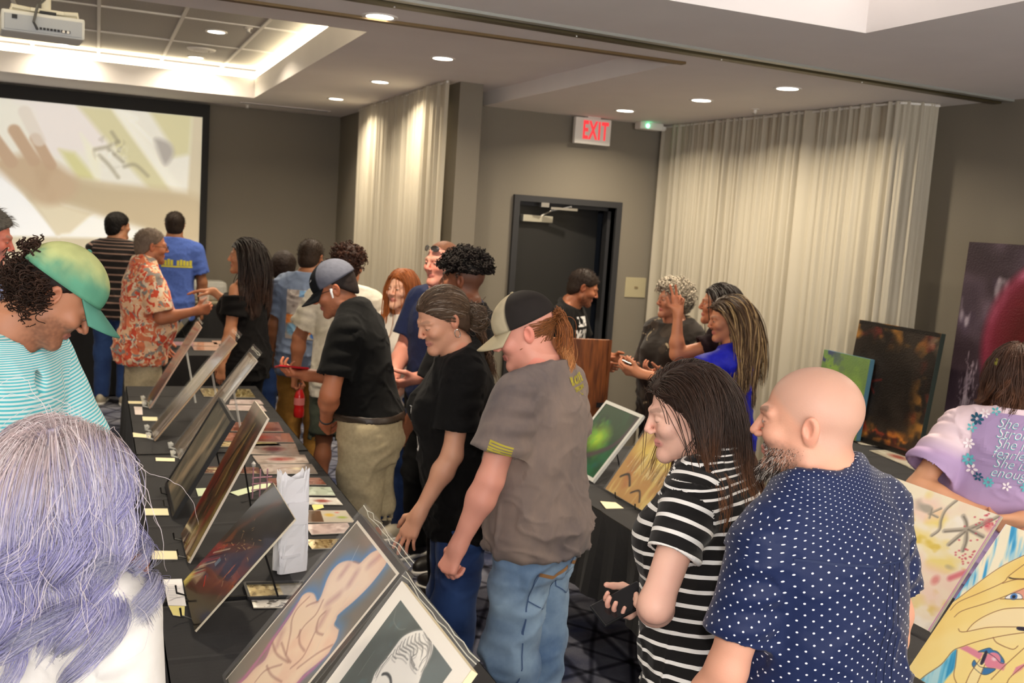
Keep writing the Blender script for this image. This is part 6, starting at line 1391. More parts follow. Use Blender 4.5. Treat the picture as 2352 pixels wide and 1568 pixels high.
def make(label, head, face, h=1.75, sex="m", **kw):
    """person whose head centre is at world (x, y, z): feet and height follow from the pose"""
    p = Person.__new__(Person); ok = dict(kw, sex=sex)
    _orig(p, label, 0, 0, face, h, **ok); z = p.hc[2]; r0 = p.root; h2 = h*head[2]/z
    bpy.data.objects.remove(r0); p = Person.__new__(Person); _orig(p, label, 0, 0, face, h2, **ok)
    a = -math.radians(face); R = np.array([[math.cos(a), -math.sin(a)], [math.sin(a), math.cos(a)]]); xy = np.array(head[:2])-R@p.hc[:2]; p.root.location = (xy[0], xy[1], 0); p.h = h2
    return p
M_STRAND = vmat('hair_strand', .45, .35)
def strand_hair(p, sets, name='hair_strands'):
    """fine hair as curve strands, a part of the hair"""
    for S, rad, cols, taper in sets:
        n, m, _ = S.shape; hc_ = bpy.data.hair_curves.new(name); hc_.add_curves([m]*n); hc_.points.foreach_set('position', np.ascontiguousarray(S, dtype=np.float32).ravel())
        r = (np.asarray(rad)*np.ones(n))[:, None]*np.asarray(taper)[None]; a_ = hc_.attributes.get('radius') or hc_.attributes.new('radius', 'FLOAT', 'POINT'); a_.data.foreach_set('value', r.astype(np.float32).ravel())
        c = cols if cols.ndim == 3 else np.repeat(cols[:, None], m, 1); cc = np.ones((n*m, 4), np.float32); cc[:, :3] = np.clip(c.reshape(-1, 3), 0, 1); a_ = hc_.attributes.new('Col', 'FLOAT_COLOR', 'POINT'); a_.data.foreach_set('color', cc.ravel())
        hc_.materials.append(M_STRAND); o = bpy.data.objects.new(name, hc_); COL.objects.link(o); o['kind'] = 'stuff'; p.pending = getattr(p, 'pending', [])+[o]; o.parent = p.root
    return []
def scol(n, base, var, seed, grad=None, m=18):
    rg = np.random.default_rng(seed); c = np.array(s2l(base))*(1+rg.normal(size=(n, 1))*var); c = np.clip(c, 0, 1)
    if grad is None: return c
    t = np.linspace(0, 1, m)[None, :, None]; out = c[:, None]*np.ones((1, m, 1))
    for g, a, b_ in grad:
        w_ = sstep(a, b_, t); gc = np.array(s2l(g))*(1+rg.normal(size=(n, 1))*var); out = out*(1-w_)+np.clip(gc, 0, 1)[:, None]*w_
    return out
TAP = np.r_[np.ones(13), np.linspace(1, .25, 5)]
def long_hair(p, n, L, base, grad=None, var=.22, part=(0, 1), rad=.0009, seed=1, back=.5, line=.012, grav=.34, stiff=.75, curl=0, curlf=2, clump=0, cap=None, goal=None, goalw=0, tor=.0, front=True, noise=.10, spread=.012, steps=18, side=1.0, curl_from=.4, face=.045, sweep=.75):
    cond = lambda q: (q[:, 1]-q[:, 2] < line) & (q[:, 2] > -.07)
    nx_ = n//4; q0 = np.r_[p.roots(n-nx_, seed, cond, .005), p.roots(nx_, seed+9, lambda q: cond(q) & (np.abs(q[:, 0]-part[0]) < .022) & (q[:, 2] > .06), .005)]; rg = np.random.default_rng(seed+5); nr = unit_rows(q0-np.array([0, -.016, .02]))
    c = np.array([part[0], -.045, .13]); r = q0-c; r[:, 1] = np.where(r[:, 1] > 0, -sweep*r[:, 1], r[:, 1]*(1+back)); xs = q0[:, 0]-part[0]; sx = np.where(np.abs(xs) < .002, rg.choice([-1, 1], n), np.sign(xs))
    r[:, 0] = xs*1.6*side+sx*.030*side*np.clip((q0[:, 1]+.05)/.06, 0.1, 1); d0 = r-nr*(r*nr).sum(1, keepdims=True); d0 = unit_rows(unit_rows(d0)+nr*.06)
    Ls = L*rg.uniform(.82, 1.08, n)*(1-.25*np.clip(-q0[:, 2]/.07, 0, 1))
    S, grp = p.strands(q0, d0, Ls, steps, grav, stiff, .005, curl, curlf, noise, seed, goal, goalw, tor, clump, spread, curl_from, face=face)
    return S, scol(n, base, var, seed, grad, steps), np.full(n, rad)
def short_fuzz(p, n, L, base, seed=1, line=.014, comb=(0, .3, .5), rad=.0011, thick=.008, var=.3, cond2=None, noise=.3):
    cond = lambda q: (q[:, 1]-q[:, 2] < line) & (q[:, 2] > -.08) & (cond2(q) if cond2 else True)
    q0 = p.roots(n, seed, cond, thick); nr = unit_rows(q0-np.array([0, -.016, .02])); rg = np.random.default_rng(seed)
    d = unit_rows(nr*.7+np.array(comb)+rg.normal(size=(n, 3))*noise); t = np.linspace(0, 1, 5)[None, :, None]; P0 = p.hc+(q0*p.hs)@p.Rh.T; S = P0[:, None]+(d@p.Rh.T)[:, None]*t*(L*rg.uniform(.6, 1.2, (n, 1, 1)))+np.array([0, 0, -1.])*t*t*L*.3
    V, F = tubes(S, rad, 3, np.linspace(1, .3, 5)); return V, F, np.repeat(scol(n, base, var, seed), 15, axis=0)

def bars_decal(p, bars, at_, m, d=(0, 1, 0)):
    """print too blurred to read: upright marks (x, width, height) standing on one line"""
    V = []; F = []
    for x, w_, h_ in bars:
        if h_ <= 0: continue
        n = max(2, int(w_/.02)+1); b = len(V)
        for y in (0, h_):
            for k in range(n): V.append((x+w_*k/(n-1), y, 0))
        F += [(b+k, b+k+1, b+n+k+1, b+n+k) for k in range(n-1)]
    o = p.decal((V, F), 0, at_, m, 'shirt_print', d=d, off=.003); o['kind'] = 'stuff'; return o
# --- bald bearded man in the polka-dot shirt (nearest, right)
p = make('bald man with grey-black beard in navy polka-dot shirt, arm hanging', (1.389, 1.683, 1.574), -8, 1.72, w=.92, fat=.018, gut=.045, hyaw=-36, hpitch=4, near=0, neck=1.16, armr=.96, side=-8, skin=(214, 158, 132), lean=2,
         arms={'L': dict(U=(-.17, .10, -1), F=(-.14, .42, -1), n=(1, .1, 0), curl=30), 'R': dict(U=(.40, .02, -1), F=(.12, .22, -1), curl=30)})
p.body(brow=(70, 54, 44), stubble=((92, 76, 68), .55), eyes='half', lips=(190, 120, 110), shaved=((182, 152, 136), .5))
mp_ = polka_mat('navy_polka_cotton', (21, 34, 72), (232, 234, 240), .0255, .0020)
p.shirt(mp_, 'polka_dot_shirt', hem=.74, sleeve=.72, ease=.020, drape=.75, neck='collar', flare=.014, wr=.007, collar=(mp_, .040, .35), sl_ease=.014); p.pants(M_BLKP)
SV, SF = p.shV, p.shF
mp2 = mat('navy_seam', s2l(24, 38, 74), .7)
def ribbon(p, pts, w_, m, name, parent, d=(0, 1, 0), up=(0, 0, 1), n=24):
    """flat strip pressed on the shirt along points given in the person frame's (x, z) plane"""
    pts = np.array(pts, float); t = np.linspace(0, len(pts)-1, n); P = np.stack([np.interp(t, range(len(pts)), pts[:, k]) for k in (0, 1)], 1); T = np.gradient(P, axis=0); T /= np.linalg.norm(T, axis=1, keepdims=True); Nn = np.stack([-T[:, 1], T[:, 0]], 1)*w_/2
    V = np.r_[P+Nn, P-Nn]; V = np.c_[V, np.zeros(len(V))]; F = [(i, i+1, n+i+1, n+i) for i in range(n-1)]; return p.decal((V, F), 0, (0, 0, 0), m, name, d=d, up=up, parent=parent)
ribbon(p, [(-.21*1.1, 1.335), (-.1, 1.325), (0, 1.32), (.1, 1.325), (.22, 1.335)], .005, mp2, 'yoke_seam', p.sh)
for x in (-.016, .0, .016): ribbon(p, [(x, 1.32), (x*1.3, 1.2), (x*1.7, .95)], .003, mp2, 'back_pleat', p.sh)
q0 = p.roots(2600, 5, lambda q: q[:, 2] < 9); rg = np.random.default_rng(5); n = 2600
a_ = rg.uniform(-1, 1, n); lo = rg.uniform(0, 1, n); th = a_*1.75; rx, ry = .064, .080
q0 = np.stack([np.sin(th)*rx*(1-.30*lo), .012+np.cos(th)*ry*(1-.05*lo), -.040-.072*lo-.0*np.abs(a_)], 1); keep = ~((np.abs(q0[:, 0]) < .022) & (q0[:, 2] > -.078) & (q0[:, 2] < -.052)) & (q0[:, 2] < -.044+.0*q0[:, 1]+.02*(np.abs(a_) > .75)); q0 = q0[keep]; n = len(q0)
nr = unit_rows(q0*np.array([1.2, 1, .6])); S0 = p.hc+(q0*p.hs)@p.Rh.T
for _ in range(5): d_ = p.head(S0.astype(f4)); e = 2e-3; g = unit_rows(np.stack([p.head((S0+np.array(v)).astype(f4))-d_ for v in ((e, 0, 0), (0, e, 0), (0, 0, e))], 1)); S0 = S0-g*(d_+.001)[:, None]
t = np.linspace(0, 1, 6)[None, :, None]; Lb = (.006+.017*sstep(-.05, -.105, q0[:, 2])*np.clip(q0[:, 1]/.06, 0, 1))*rg.uniform(.6, 1.2, n)
dirn = unit_rows(nr@p.Rh.T*.8+np.array([0, 0, -.9])@np.eye(3)+rg.normal(size=(n, 3))*.3); S = S0[:, None]+dirn[:, None]*t*Lb[:, None, None]
cb = np.where((rg.random(n) < .28)[:, None], np.array(s2l(196, 186, 176)), np.array(s2l(44, 32, 26))); strand_hair(p, [(S, .0006, cb, np.linspace(1, .4, 6))], 'beard')
# --- woman in the black and white striped top
p = make('woman with long dark brown hair in black and white striped top holding phone', (1.37, 2.119, 1.505), -40, 1.68, 'f', lean=4, w=.98, fat=.012, gut=.03, hyaw=-30, hpitch=14, near=0, skin=(228, 180, 160), armr=1.05, neckdrop=.03, headfwd=.02, bust=.03,
         arms={'L': dict(U=(-.62, .10, -1), F=(.95, .30, -.50), n=(.9, .2, .3), curl=52), 'R': dict(U=(.25, .1, -1), F=(-.75, .55, -.35), n=(-.8, .2, .4), curl=40)})
p21 = p; p.body(brow=(84, 60, 48), eyes='shut', lips=(204, 128, 122))
p.shirt(stripe_mat('striped_jersey', (24, 22, 22), (236, 234, 230), .0365, .27, .012), 'striped_top', hem=.76, sleeve=.56, ease=.014, drape=.35, neck='crew', flare=.008, wr=.0075, sl_ease=.014, vox=.0048); p.pants(M_BLKP)
sets = []
S, c, r = long_hair(p, 4200, .34, (54, 38, 30), [((92, 60, 40), .55, .85), ((140, 92, 58), .85, 1.0)], .25, (-.012, 0), .0008, 11, back=.30, curl=.008, curlf=1.2, clump=40, noise=.06, spread=.014, steps=18, grav=.30, face=.03)
p.hair_cap(M_HAIR, (46, 32, 26), .012, .006, .0, .002, extra=strand_hair(p, [(S, r, c, TAP)]))
# --- person in the grey shirt with cap and ponytail
p = make('person in faded grey tee and jeans with tan-billed cap and curly ponytail', (1.358, 3.148, 1.573), -38, 1.75, w=.96, fat=.014, gut=.03, lean=4, hyaw=-30, hpitch=22, near=0, skin=(222, 156, 136), armr=1.04, neck=1.0, hips=1.05,
         arms={'L': dict(U=(-.32, .12, -1), F=(-.20, .34, -1), n=(.9, -.3, 0), curl=62, thumb=.3), 'R': dict(U=(.40, .1, -1), F=(.05, .4, -1), curl=50)})
p.body(brow=(130, 90, 60), eyes='down', blush=.35)
p.shirt(washed_mat('faded_grey_jersey', (92, 86, 88), (146, 128, 116), 3.0, (1, 1, .6)), 'grey_tee', hem=.855, sleeve=.68, ease=.022, drape=.85, neck='crew', flare=.030, wr=.009, sl_ease=.024)
p.pants(M_DENIM2, 'jeans', flare=.024, wr=.012, ease=.012)
m_y = m_ltr('yellow_print', (176, 164, 62))
p.decal('BLACK RIFLE', .036, (.072, -.2, 1.425), m_y, 'shirt_lettering', d=(0, 1, 0), bold=.0022, sx=.72); p.decal('COFFEE COMPANY', .019, (.073, -.2, 1.397), m_y, 'shirt_lettering', d=(0, 1, 0), bold=.001, sx=.8); nA = 14; aa = np.linspace(-1, 1, nA); Va = [(.022*t, .010*t*t+dy, 0) for dy in (.0035, 0) for t in aa]; p.decal((Va, [(k, k+1, nA+k+1, nA+k) for k in range(nA-1)]), 0, (.074, -.2, 1.375), m_y, 'printed_arc', d=(0, 1, 0))
# flag on the left sleeve
a = p.ARM['L']; c0 = p.SH['L']+a['U']*.165*p.s; fx = unit(np.cross(a['U'], (1, 0, 0))); outd = unit(np.cross(fx, a['U']))
V = []; F = []
def fr(x0, y0, x1, y1):
    b_ = len(V); nn = 6; 
    for j in range(2):
        for i in range(nn+1): V.append((x0+(x1-x0)*i/nn, y0+(y1-y0)*j, 0))
    for i in range(nn): F.append((b_+i, b_+i+1, b_+nn+2+i, b_+nn+1+i))
for k in range(7): fr(-.04, -.028+k*.0084, .04, -.028+k*.0084+.005)
fr(-.04, .0, .004, .0275)
p.decal((V, F), 0, c0, m_y, 'sleeve_flag', d=(.90, .45, 0), up=tuple(-a['U']), off=.002)
mst = mat('jean_stitching', s2l(150, 110, 70), .8); VFp = (p.ptV, p.ptF)
def stitch(pts, w_, m, name='pocket_stitching', d=(0, 1, 0)):
    pts = np.array(pts, float); n = 20; t = np.linspace(0, len(pts)-1, n); Pp = np.stack([np.interp(t, range(len(pts)), pts[:, k]) for k in (0, 1)], 1); T = np.gradient(Pp, axis=0); T /= np.maximum(np.linalg.norm(T, axis=1, keepdims=True), 1e-6); Nn = np.stack([-T[:, 1], T[:, 0]], 1)*w_/2; V = np.r_[Pp+Nn, Pp-Nn]
    p.decal((np.c_[V, np.zeros(len(V))], [(i, i+1, n+i+1, n+i) for i in range(n-1)]), 0, (0, 0, 0), m, name, d=d, VF=VFp, parent=p.root, off=.0025)
jd = mat('jean_pocket_edge', s2l(66, 90, 128), .85)
for sg in (-1, 1):
    c = sg*.095; stitch([(c-.07, .80), (c, .775), (c+.07, .80)], .012, mst); stitch([(c-.07, .80), (c-.066, .70), (c, .655), (c+.066, .70), (c+.07, .80)], .004, jd)
stitch([(0, .86), (0, .70)], .004, jd); stitch([(-.16, .80), (-.165, .4), (-.16, .1)], .004, jd)
def dcol(V, t, ph):
    frn = np.abs((t+PI) % (2*PI)-PI) < 1.02; c = np.where(frn[:, None], np.array(s2l(186, 174, 146)), np.array(s2l(40, 36, 34))); return c*(1+.12*vnoise(V*60))[:, None]
p.hat(M_CAPV, dcol, M_CAPV, lambda B, f: np.tile(s2l(178, 166, 136), (len(B), 1)), tilt=-6, label='trucker cap with tan front and bill and dark mesh back', bill=.078, droop=.022, size=1.05)
G = p.hc+p.Rh@(np.array([0, -.118, .012])); q0 = p.roots(500, 4, lambda q: (q[:, 2] < .03) & (q[:, 1] < .0) & (q[:, 2] > -.075)); S1, _ = p.strands(q0, unit_rows(np.c_[np.zeros(500), -np.ones(500), .3*np.ones(500)]), .13, 12, 0, .5, .003, noise=.08, seed=4, goal=G, goalw=1.2)
rg = np.random.default_rng(8); qb = np.array([0, -.122, .012])+rg.normal(size=(900, 3))*np.array([.010, .008, .014]); d0 = unit_rows(np.array([.05, -.6, -.8])+rg.normal(size=(900, 3))*.28); S2, _ = p.strands(qb, d0, .20*rg.uniform(.65, 1.1, 900), 18, .45, .62, .004, .011, 2.4, .10, 9, None, 0, .012, 22, .008, .12)
strand_hair(p, [(S1, .0011, scol(500, (120, 74, 40), .3, 3), np.linspace(1, .8, 12)), (S2, .0011, scol(900, (142, 84, 42), .3, 6, [((196, 138, 84), .5, 1)]), TAP)], 'ponytail')

mb = MB(); mb.tube([Vector(G+p.Rh@np.array([.016*math.cos(t), -.012, .016*math.sin(t)])) for t in np.linspace(0, 2*PI, 13)], .006, 6, caps=False); mb.build('hair_tie', m_black, p.root, smooth=True)
p.shoes(M_SNEAK)
# --- woman with grey-brown ponytail in black tee pointing at the prints
p = make('woman with greying ponytail in black tee and dark jeans pointing at prints', (1.192, 3.544, 1.567), -78, 1.72, 'f', lean=7, w=.96, fat=.012, gut=.02, hyaw=-22, hpitch=24, near=0, skin=(204, 150, 122), armr=1.0,
         arms={'L': dict(U=(-.18, .12, -1), F=(-.04, .50, -1), n=(.75, -.55, -.2), curl=(8, 10, 14, 18), spread=.05, thumb=.5, f=(-.03, .45, -1)), 'R': dict(U=(.2, -.1, -1), F=(0, .12, -1), curl=30)})
p.body(brow=(120, 96, 80), eyes='down', lips=(176, 112, 104), blush=.25)
p.shirt(M_BLK, 'black_tee', hem=.76, sleeve=.70, ease=.020, drape=.8, neck='crew', flare=.024, wr=.008, sl_ease=.02); p.pants(M_DENIM, 'jeans', ease=.012); p.shoes(M_SNEAK)
m_wl = m_ltr('white_print', (226, 226, 226))
p.decal('IT', .075, (-.055, .3, 1.20), m_wl, 'shirt_lettering', d=(.55, -1, 0), bold=.006); p.decal('YOU', .075, (-.03, .3, 1.10), m_wl, 'shirt_lettering', d=(.55, -1, 0), bold=.006)
G = p.hc+p.Rh@np.array([0, -.105, -.035]); n = 3200; q0 = p.roots(n, 3, lambda q: (q[:, 1]-q[:, 2] < .010) & (q[:, 2] > -.06), .003); nr = unit_rows(q0-np.array([0, -.016, .02])); d0 = unit_rows(np.array([0, -1, -.2])-nr*(np.array([0, -1, -.2])*nr).sum(1, keepdims=True))
S1, _ = p.strands(q0, d0, .25, 18, 0, .75, .005, noise=.06, seed=5, goal=G, goalw=.55, spread=.008, clump=0)
qb = np.array([0, -.112, -.04])+np.random.default_rng(2).normal(size=(420, 3))*np.array([.010, .006, .010]); S2, _ = p.strands(qb, unit_rows(np.array([-.15, -.7, -1])+np.random.default_rng(3).normal(size=(420, 3))*.25), .26*np.random.default_rng(4).uniform(.6, 1.1, 420), 18, .35, .7, .006, .010, 2.4, .1, 6, None, 0, .028, 9, .012, .1)
cc = scol(n, (88, 70, 54), .3, 7); cc[np.random.default_rng(1).random(n) < .13] = s2l(150, 138, 126)
p.hair_cap(M_HAIR, (74, 58, 46), .008, .008, .0, .0015, extra=strand_hair(p, [(S1, .0008, cc, np.ones(18)), (S2, .0012, scol(420, (92, 68, 50), .3, 8), TAP)]))
ear = p.hm((-.083, -.006, -.040)); MB().tube([Vector(ear+p.Rh@np.array([-.002, .011*math.sin(t), .016*math.cos(t)-.008])) for t in np.linspace(0, 2*PI, 15)], .0018, 6, caps=False).build('hoop_earring', mat('silver', (.75, .74, .72), .2, 1), p.root, smooth=True)
mb = MB(); b0 = p.ARM['R']['w']
mb.build('x') if 0 else None
# --- woman with lavender hair (nearest, left)
p = make('woman with wavy lavender and silver hair in loose white blouse', (-0.055, 2.02, 1.377), 22, 1.58, 'f', lean=0, w=1.0, fat=.006, hyaw=22, hpitch=6, near=0, skin=(232, 186, 164), armr=1.1,
         arms={'R': dict(U=(.12, .05, -1), F=(-.35, .6, -.7), curl=30), 'L': dict(U=(-.3, .2, -1), F=(.1, .6, -.8), curl=30)})
p.body(brow=(150, 140, 140), eyes='down')
p.shirt(washed_mat('white_gauze', (206, 201, 193), (226, 222, 216), 5), 'white_blouse', hem=.70, sleeve=1.5, ease=.018, drape=.9, neck='crew', wr=.010, sl_ease=.028); p.pants(M_DENIM, 'jeans')
lav = [((170, 166, 190), .12, .40), ((148, 145, 184), .40, .70), ((146, 148, 168), .78, 1.0)]
S, c, r = long_hair(p, 7600, .33, (182, 164, 164), lav, .17, (.01, 0), .0005, 21, back=.5, curl=.050, curlf=2.0, clump=120, noise=.05, spread=.040, steps=26, grav=.26, stiff=.85, curl_from=.45)
rg = np.random.default_rng(77); k = rg.random(7600) < .30; c[k] = c[k]*.55+np.array(s2l(236, 230, 232))*.45; k = rg.random(7600) < .28; c[k, 6:] = c[k, 6:]*.55+np.array(s2l(112, 108, 180))*.40
S3, c3, r3 = long_hair(p, 92, .30, (214, 204, 206), None, .1, (.01, 0), .0004, 33, back=.5, curl=.03, curlf=1.2, noise=.35, spread=.06, steps=26, grav=.2, stiff=.9)
TP2 = np.r_[np.ones(19), np.linspace(1, .3, 7)]
p.hair_cap(M_HAIR, (168, 160, 178), .022, .008, .0, .003, extra=strand_hair(p, [(S, r, c, TP2), (S3, r3, c3, TP2)]), jitter=.15)
# --- man with green tie-dye cap and curls
p = make('man with dark curls, tie-dye green cap and aqua striped polo looking down', (-0.094, 2.894, 1.677), 122, 1.86, w=.95, lean=12, hyaw=-36, hpitch=42, near=0, skin=(176, 120, 90), headfwd=.03,
         arms={'R': dict(U=(.3, .2, -1), F=(-.1, .5, -1), curl=30), 'L': dict(U=(-.25, .3, -1), F=(.0, .55, -1), n=(1, -.2, 0), curl=34)})
p.body(brow=(38, 26, 22), eyes='down', stubble=((70, 50, 42), .5), lips=(166, 100, 92))
mpol = stripe_mat('aqua_stripe_pique', (216, 236, 234), (92, 196, 206), .0098, .48)
p.shirt(mpol, 'striped_polo', hem=.78, sleeve=.9, ease=.020, drape=.7, neck='vee', flare=.02, seam='back', collar=(mpol, .035, .7), wr=.006); p.pants(M_KHAKI, 'shorts', end=.46, flare=.03); p.shoes(M_SNEAK)
def dcol2(V, t, ph):
    z = V[:, 2]+.018*fbm(V*22, 3)*2-.15*V[:, 1]; f = sstep(.075, .015, z)[:, None]; c = np.array(s2l(186, 194, 132))*(1-f)+np.array(s2l(92, 152, 124))*f; return c*(1+.16*fbm(V*40+3, 2))[:, None]
p.hat(M_CAPV, dcol2, M_CAPV, lambda B, f: np.array(s2l(84, 140, 122))*(1+.15*vnoise(B*30))[:, None]+np.zeros((len(B), 3)), tilt=6, label='faded green and yellow tie-dye cap', bill=.085, droop=.030, size=1.06)
q0 = p.roots(420, 6, lambda q: (q[:, 2] < .030) & (q[:, 1] < -.022) & (q[:, 2] > -.095) & (np.abs(q[:, 0]) > .0), .004); q0[:, 2] -= .006
V, F = p.curls(q0, .75, .0105, 2.0, .058, 18, 3, .0021, .9); q1 = np.array([[0.0, -.105, .045]])+np.random.default_rng(1).normal(size=(34, 3))*np.array([.022, .008, .016]); V1, F1 = p.curls(q1, 1.2, .009, 1.6, .05, 14, 4, .0026, -.2)
p.hair_cap(M_HAIR, (30, 20, 16), .006, -.02, .0, .004, extra=[(V, F, np.repeat(scol(420, (46, 30, 22), .4, 2), 90, axis=0)), (V1, F1, np.repeat(scol(34, (50, 32, 24), .4, 3), 70, axis=0))])
# --- man at the left edge
p = make('man at left edge with grey hair and flushed face in light blue shirt', (-0.443, 4.957, 1.723), 92, 1.86, hpitch=14, near=1, skin=(196, 112, 92), arms={'R': dict(U=(.2, .1, -1), F=(0, .4, -1)), 'L': dict(U=(-.2, .1, -1), F=(0, .4, -1))})
p.body(brow=(130, 110, 100), eyes='half', stubble=((210, 190, 180), .35), blush=.3); p.shirt(cmat('light_blue_cotton', (122, 136, 182)), 'blue_shirt', hem=.8, sleeve=.9, neck='collar', collar=(cmat('light_blue_collar', (122, 136, 182)), .035, .4)); p.pants(M_KHAKI)
p.hair_cap(M_HAIR, (96, 92, 84), .018, .004, 0, .004, extra=[short_fuzz(p, 700, .03, (112, 106, 98), 3, .006, comb=(0, .9, .3), thick=.016)]); p.shoes(M_DSHOE)
# --- man in the striped dark shirt before the screen
p = make('man in black shirt with thin pale stripes standing before the screen', (0.186, 9.923, 1.643), 12, 1.75, hyaw=46, near=2, skin=(176, 124, 92), arms={'R': dict(U=(.25, .2, -1), F=(-.3, .8, -.2)), 'L': dict(U=(-.25, .2, -1), F=(.3, .8, -.2))})
p.body(brow=None); p.shirt(stripe_mat('dark_stripe', (30, 26, 26), (138, 112, 100), .062, .22), 'striped_shirt', hem=.78, sleeve=1.6, neck='crew'); p.pants(M_DENIM, 'jeans'); p.shoes(M_SNEAK); p.hair_cap(M_HAIR, (22, 18, 16), .014, .014, 0, .004, extra=[short_fuzz(p, 700, .016, (30, 24, 20), 3, .012, rad=.0016, thick=.008)])
# --- man in the blue T-shirt before the screen
p = make('man in royal blue tee with yellow back print standing before the screen', (0.67, 9.837, 1.686), 8, 1.75, near=2, skin=(150, 100, 70), arms={'R': dict(U=(.22, .05, -1), F=(.0, .2, -1)), 'L': dict(U=(-.22, .05, -1), F=(-.0, .2, -1))})
p.body(brow=None); p.shirt(cmat('royal_blue_cotton', (78, 102, 176)), 'blue_tee', hem=.78, sleeve=.72, drape=.7); p.pants(M_BLKP); p.shoes(M_DSHOE); p.hair_cap(M_HAIR, (40, 30, 24), .008, .012, 0, .002, extra=[short_fuzz(p, 700, .016, (46, 34, 28), 3, .012, rad=.0016, thick=.008)])
my2 = m_ltr('yellow_back_print', (206, 196, 70)); bars_decal(p, [(-.13+.027*k, .022, (.052, .046, .058, .050, .0, .048, .056, .05, .044, .05)[k]) for k in range(10)], (.03, -.3, 1.325), my2); bars_decal(p, [(-.13, .27, .014)], (.03, -.3, 1.308), my2)
chain = MB().tube([Vector(p.T((.062*math.sin(t), -.012-.066*math.cos(t), .525))) for t in np.linspace(-1.6, 1.6, 14)], .004, 6); chain.build('necklace', mat('gold', s2l(226, 190, 110), .25, 1), p.root, smooth=True)
# --- man in the orange floral shirt
p = make('grey-haired man in orange patterned shirt and khaki shorts raising a glass', (0.361, 7.551, 1.591), 80, 1.72, w=.98, fat=.012, gut=.07, hpitch=4, hyaw=0, near=1, skin=(186, 118, 84), lean=2,
         arms={'R': dict(U=(.22, .25, -1), F=(-.02, 1, .22), n=(-.95, .1, .2), curl=46, thumb=.35, f=(-.1, 1, .15)), 'L': dict(U=(-.2, .1, -1), F=(.1, .5, -.8))})
p.body(brow=(90, 80, 74), stubble=((64, 46, 40), .6), eyes='half'); p5 = p
mh = patch_mat('orange_print_cotton', [((226, 128, 92), 1.0, .50), ((214, 84, 60), 1.3, .56), ((150, 142, 136), 1.1, .58), ((240, 222, 196), 1.6, .62)], 11, (238, 196, 158))
p.shirt(mh, 'patterned_shirt', hem=.78, sleeve=.86, ease=.024, drape=.8, neck='collar', flare=.03, collar=(mh, .04, .4), wr=.008); p.pants(M_SAND, 'shorts', end=.48, flare=.03); p.shoes(M_SNEAK)
p.hair_cap(M_HAIR, (112, 96, 84), .006, -.004, 0, .002, extra=[short_fuzz(p, 900, .014, (132, 118, 106), 3, -.004, comb=(0, -.3, 0), thick=.006)]); p.glasses(m_dmetal)
# --- woman in the black off-shoulder top
p = make('woman with long black hair in black off-shoulder top gesturing with hand', (0.927, 6.986, 1.579), -52, 1.66, 'f', w=.98, fat=.012, hyaw=-24, near=1, skin=(206, 140, 100), lean=0,
         arms={'L': dict(U=(-.12, .05, -1), F=(-.02, .18, -1), n=(1, 0, 0)), 'R': dict(U=(.30, .70, -.75), F=(-.42, .75, .62), n=(-.3, .3, -.9), curl=12, spread=.03, f=(-.5, .9, .0))})
p.body(brow=(40, 30, 26), eyes='open')
m_bt = cmat('black_ruffle', (18, 16, 16)); p.shirt(m_bt, 'off_shoulder_top', hem=.62, sleeve=.62, ease=.014, drape=.2, neck='none', top=.425, sl_ease=.03, flare=.02, wr=.008); p.pants(M_BLKP)
S, c, r = long_hair(p, 1200, .46, (38, 28, 24), [((64, 44, 34), .6, 1)], .3, (0, 0), .0020, 12, back=.5, curl=.008, clump=16, spread=.02, steps=18)
p.hair_cap(M_HAIR, (34, 26, 22), .018, .006, 0, .002, extra=strand_hair(p, [(S, r, c, TAP)])); p.shoes(M_DSHOE)
# --- man with graphic tee
p = make('man in slate blue tee with picture print on back and brown khakis', (1.401, 7.117, 1.587), 26, 1.72, w=.98, fat=.01, hyaw=10, hpitch=10, near=1, skin=(146, 96, 66), arms={'L': dict(U=(-.2, .1, -1), F=(-.05, .3, -1)), 'R': dict(U=(.3, .2, -1), F=(.0, .5, -1))})
p.body(brow=None); p.shirt(washed_mat('slate_jersey', (104, 118, 146), (122, 136, 160), 4), 'slate_tee', hem=.74, sleeve=.72, drape=.85, ease=.022, wr=.009, flare=.02); p.pants(M_KHAKI2, flare=.012, wr=.010); p.shoes(M_SNEAK)
p.hair_cap(M_HAIR, (44, 32, 24), .006, .010, 0, .0015, extra=[short_fuzz(p, 700, .016, (50, 38, 28), 3, .012, rad=.0016, thick=.008)])
Pg = Paint(.26, .34, 70, (176, 166, 160)); Pg.cloud((110, 96, 92), (16, 16), .0, .3, 501, .8, (Pg.v > .42)*1.); Pg.cloud((214, 206, 196), (18, 18), .1, .3, 503, .8, (Pg.v > .42)*1.); Pg.rect(.35, .86, 1, 1, (120, 160, 200)); Pg.rect(.0, .32, 1, .50, (206, 120, 60)); Pg.rect(.0, .1, 1, .32, (150, 120, 96)); Pg.blob((.2, .2), (.05, .045), (120, 160, 190), 1, .5); Pg.blob((.65, .22), (.08, .045), (210, 112, 52), 1, .6); Pg.blob((.5, .06), (.06, .02), (226, 220, 210), .8, 1); Pg.blob((.8, .08), (.03, .02), (70, 120, 200), 1, .5); Pg.cloud((230, 150, 90), (20, 20), .1, .3, 507, .8, ((Pg.v > .3) & (Pg.v < .5))*1.)
i = np.arange((Pg.nx-1)*(Pg.ny-1)); r_, c_ = i//(Pg.nx-1), i % (Pg.nx-1); q_ = r_*Pg.nx+c_; o = p.decal((np.c_[Pg.X-.13, Pg.Y-.17, 0*Pg.X], [tuple(v) for v in np.stack([q_, q_+1, q_+Pg.nx+1, q_+Pg.nx], 1)]), 0, (.02, -.3, 1.20), m_print, 'back_print', d=(0, 1, 0), off=.003)
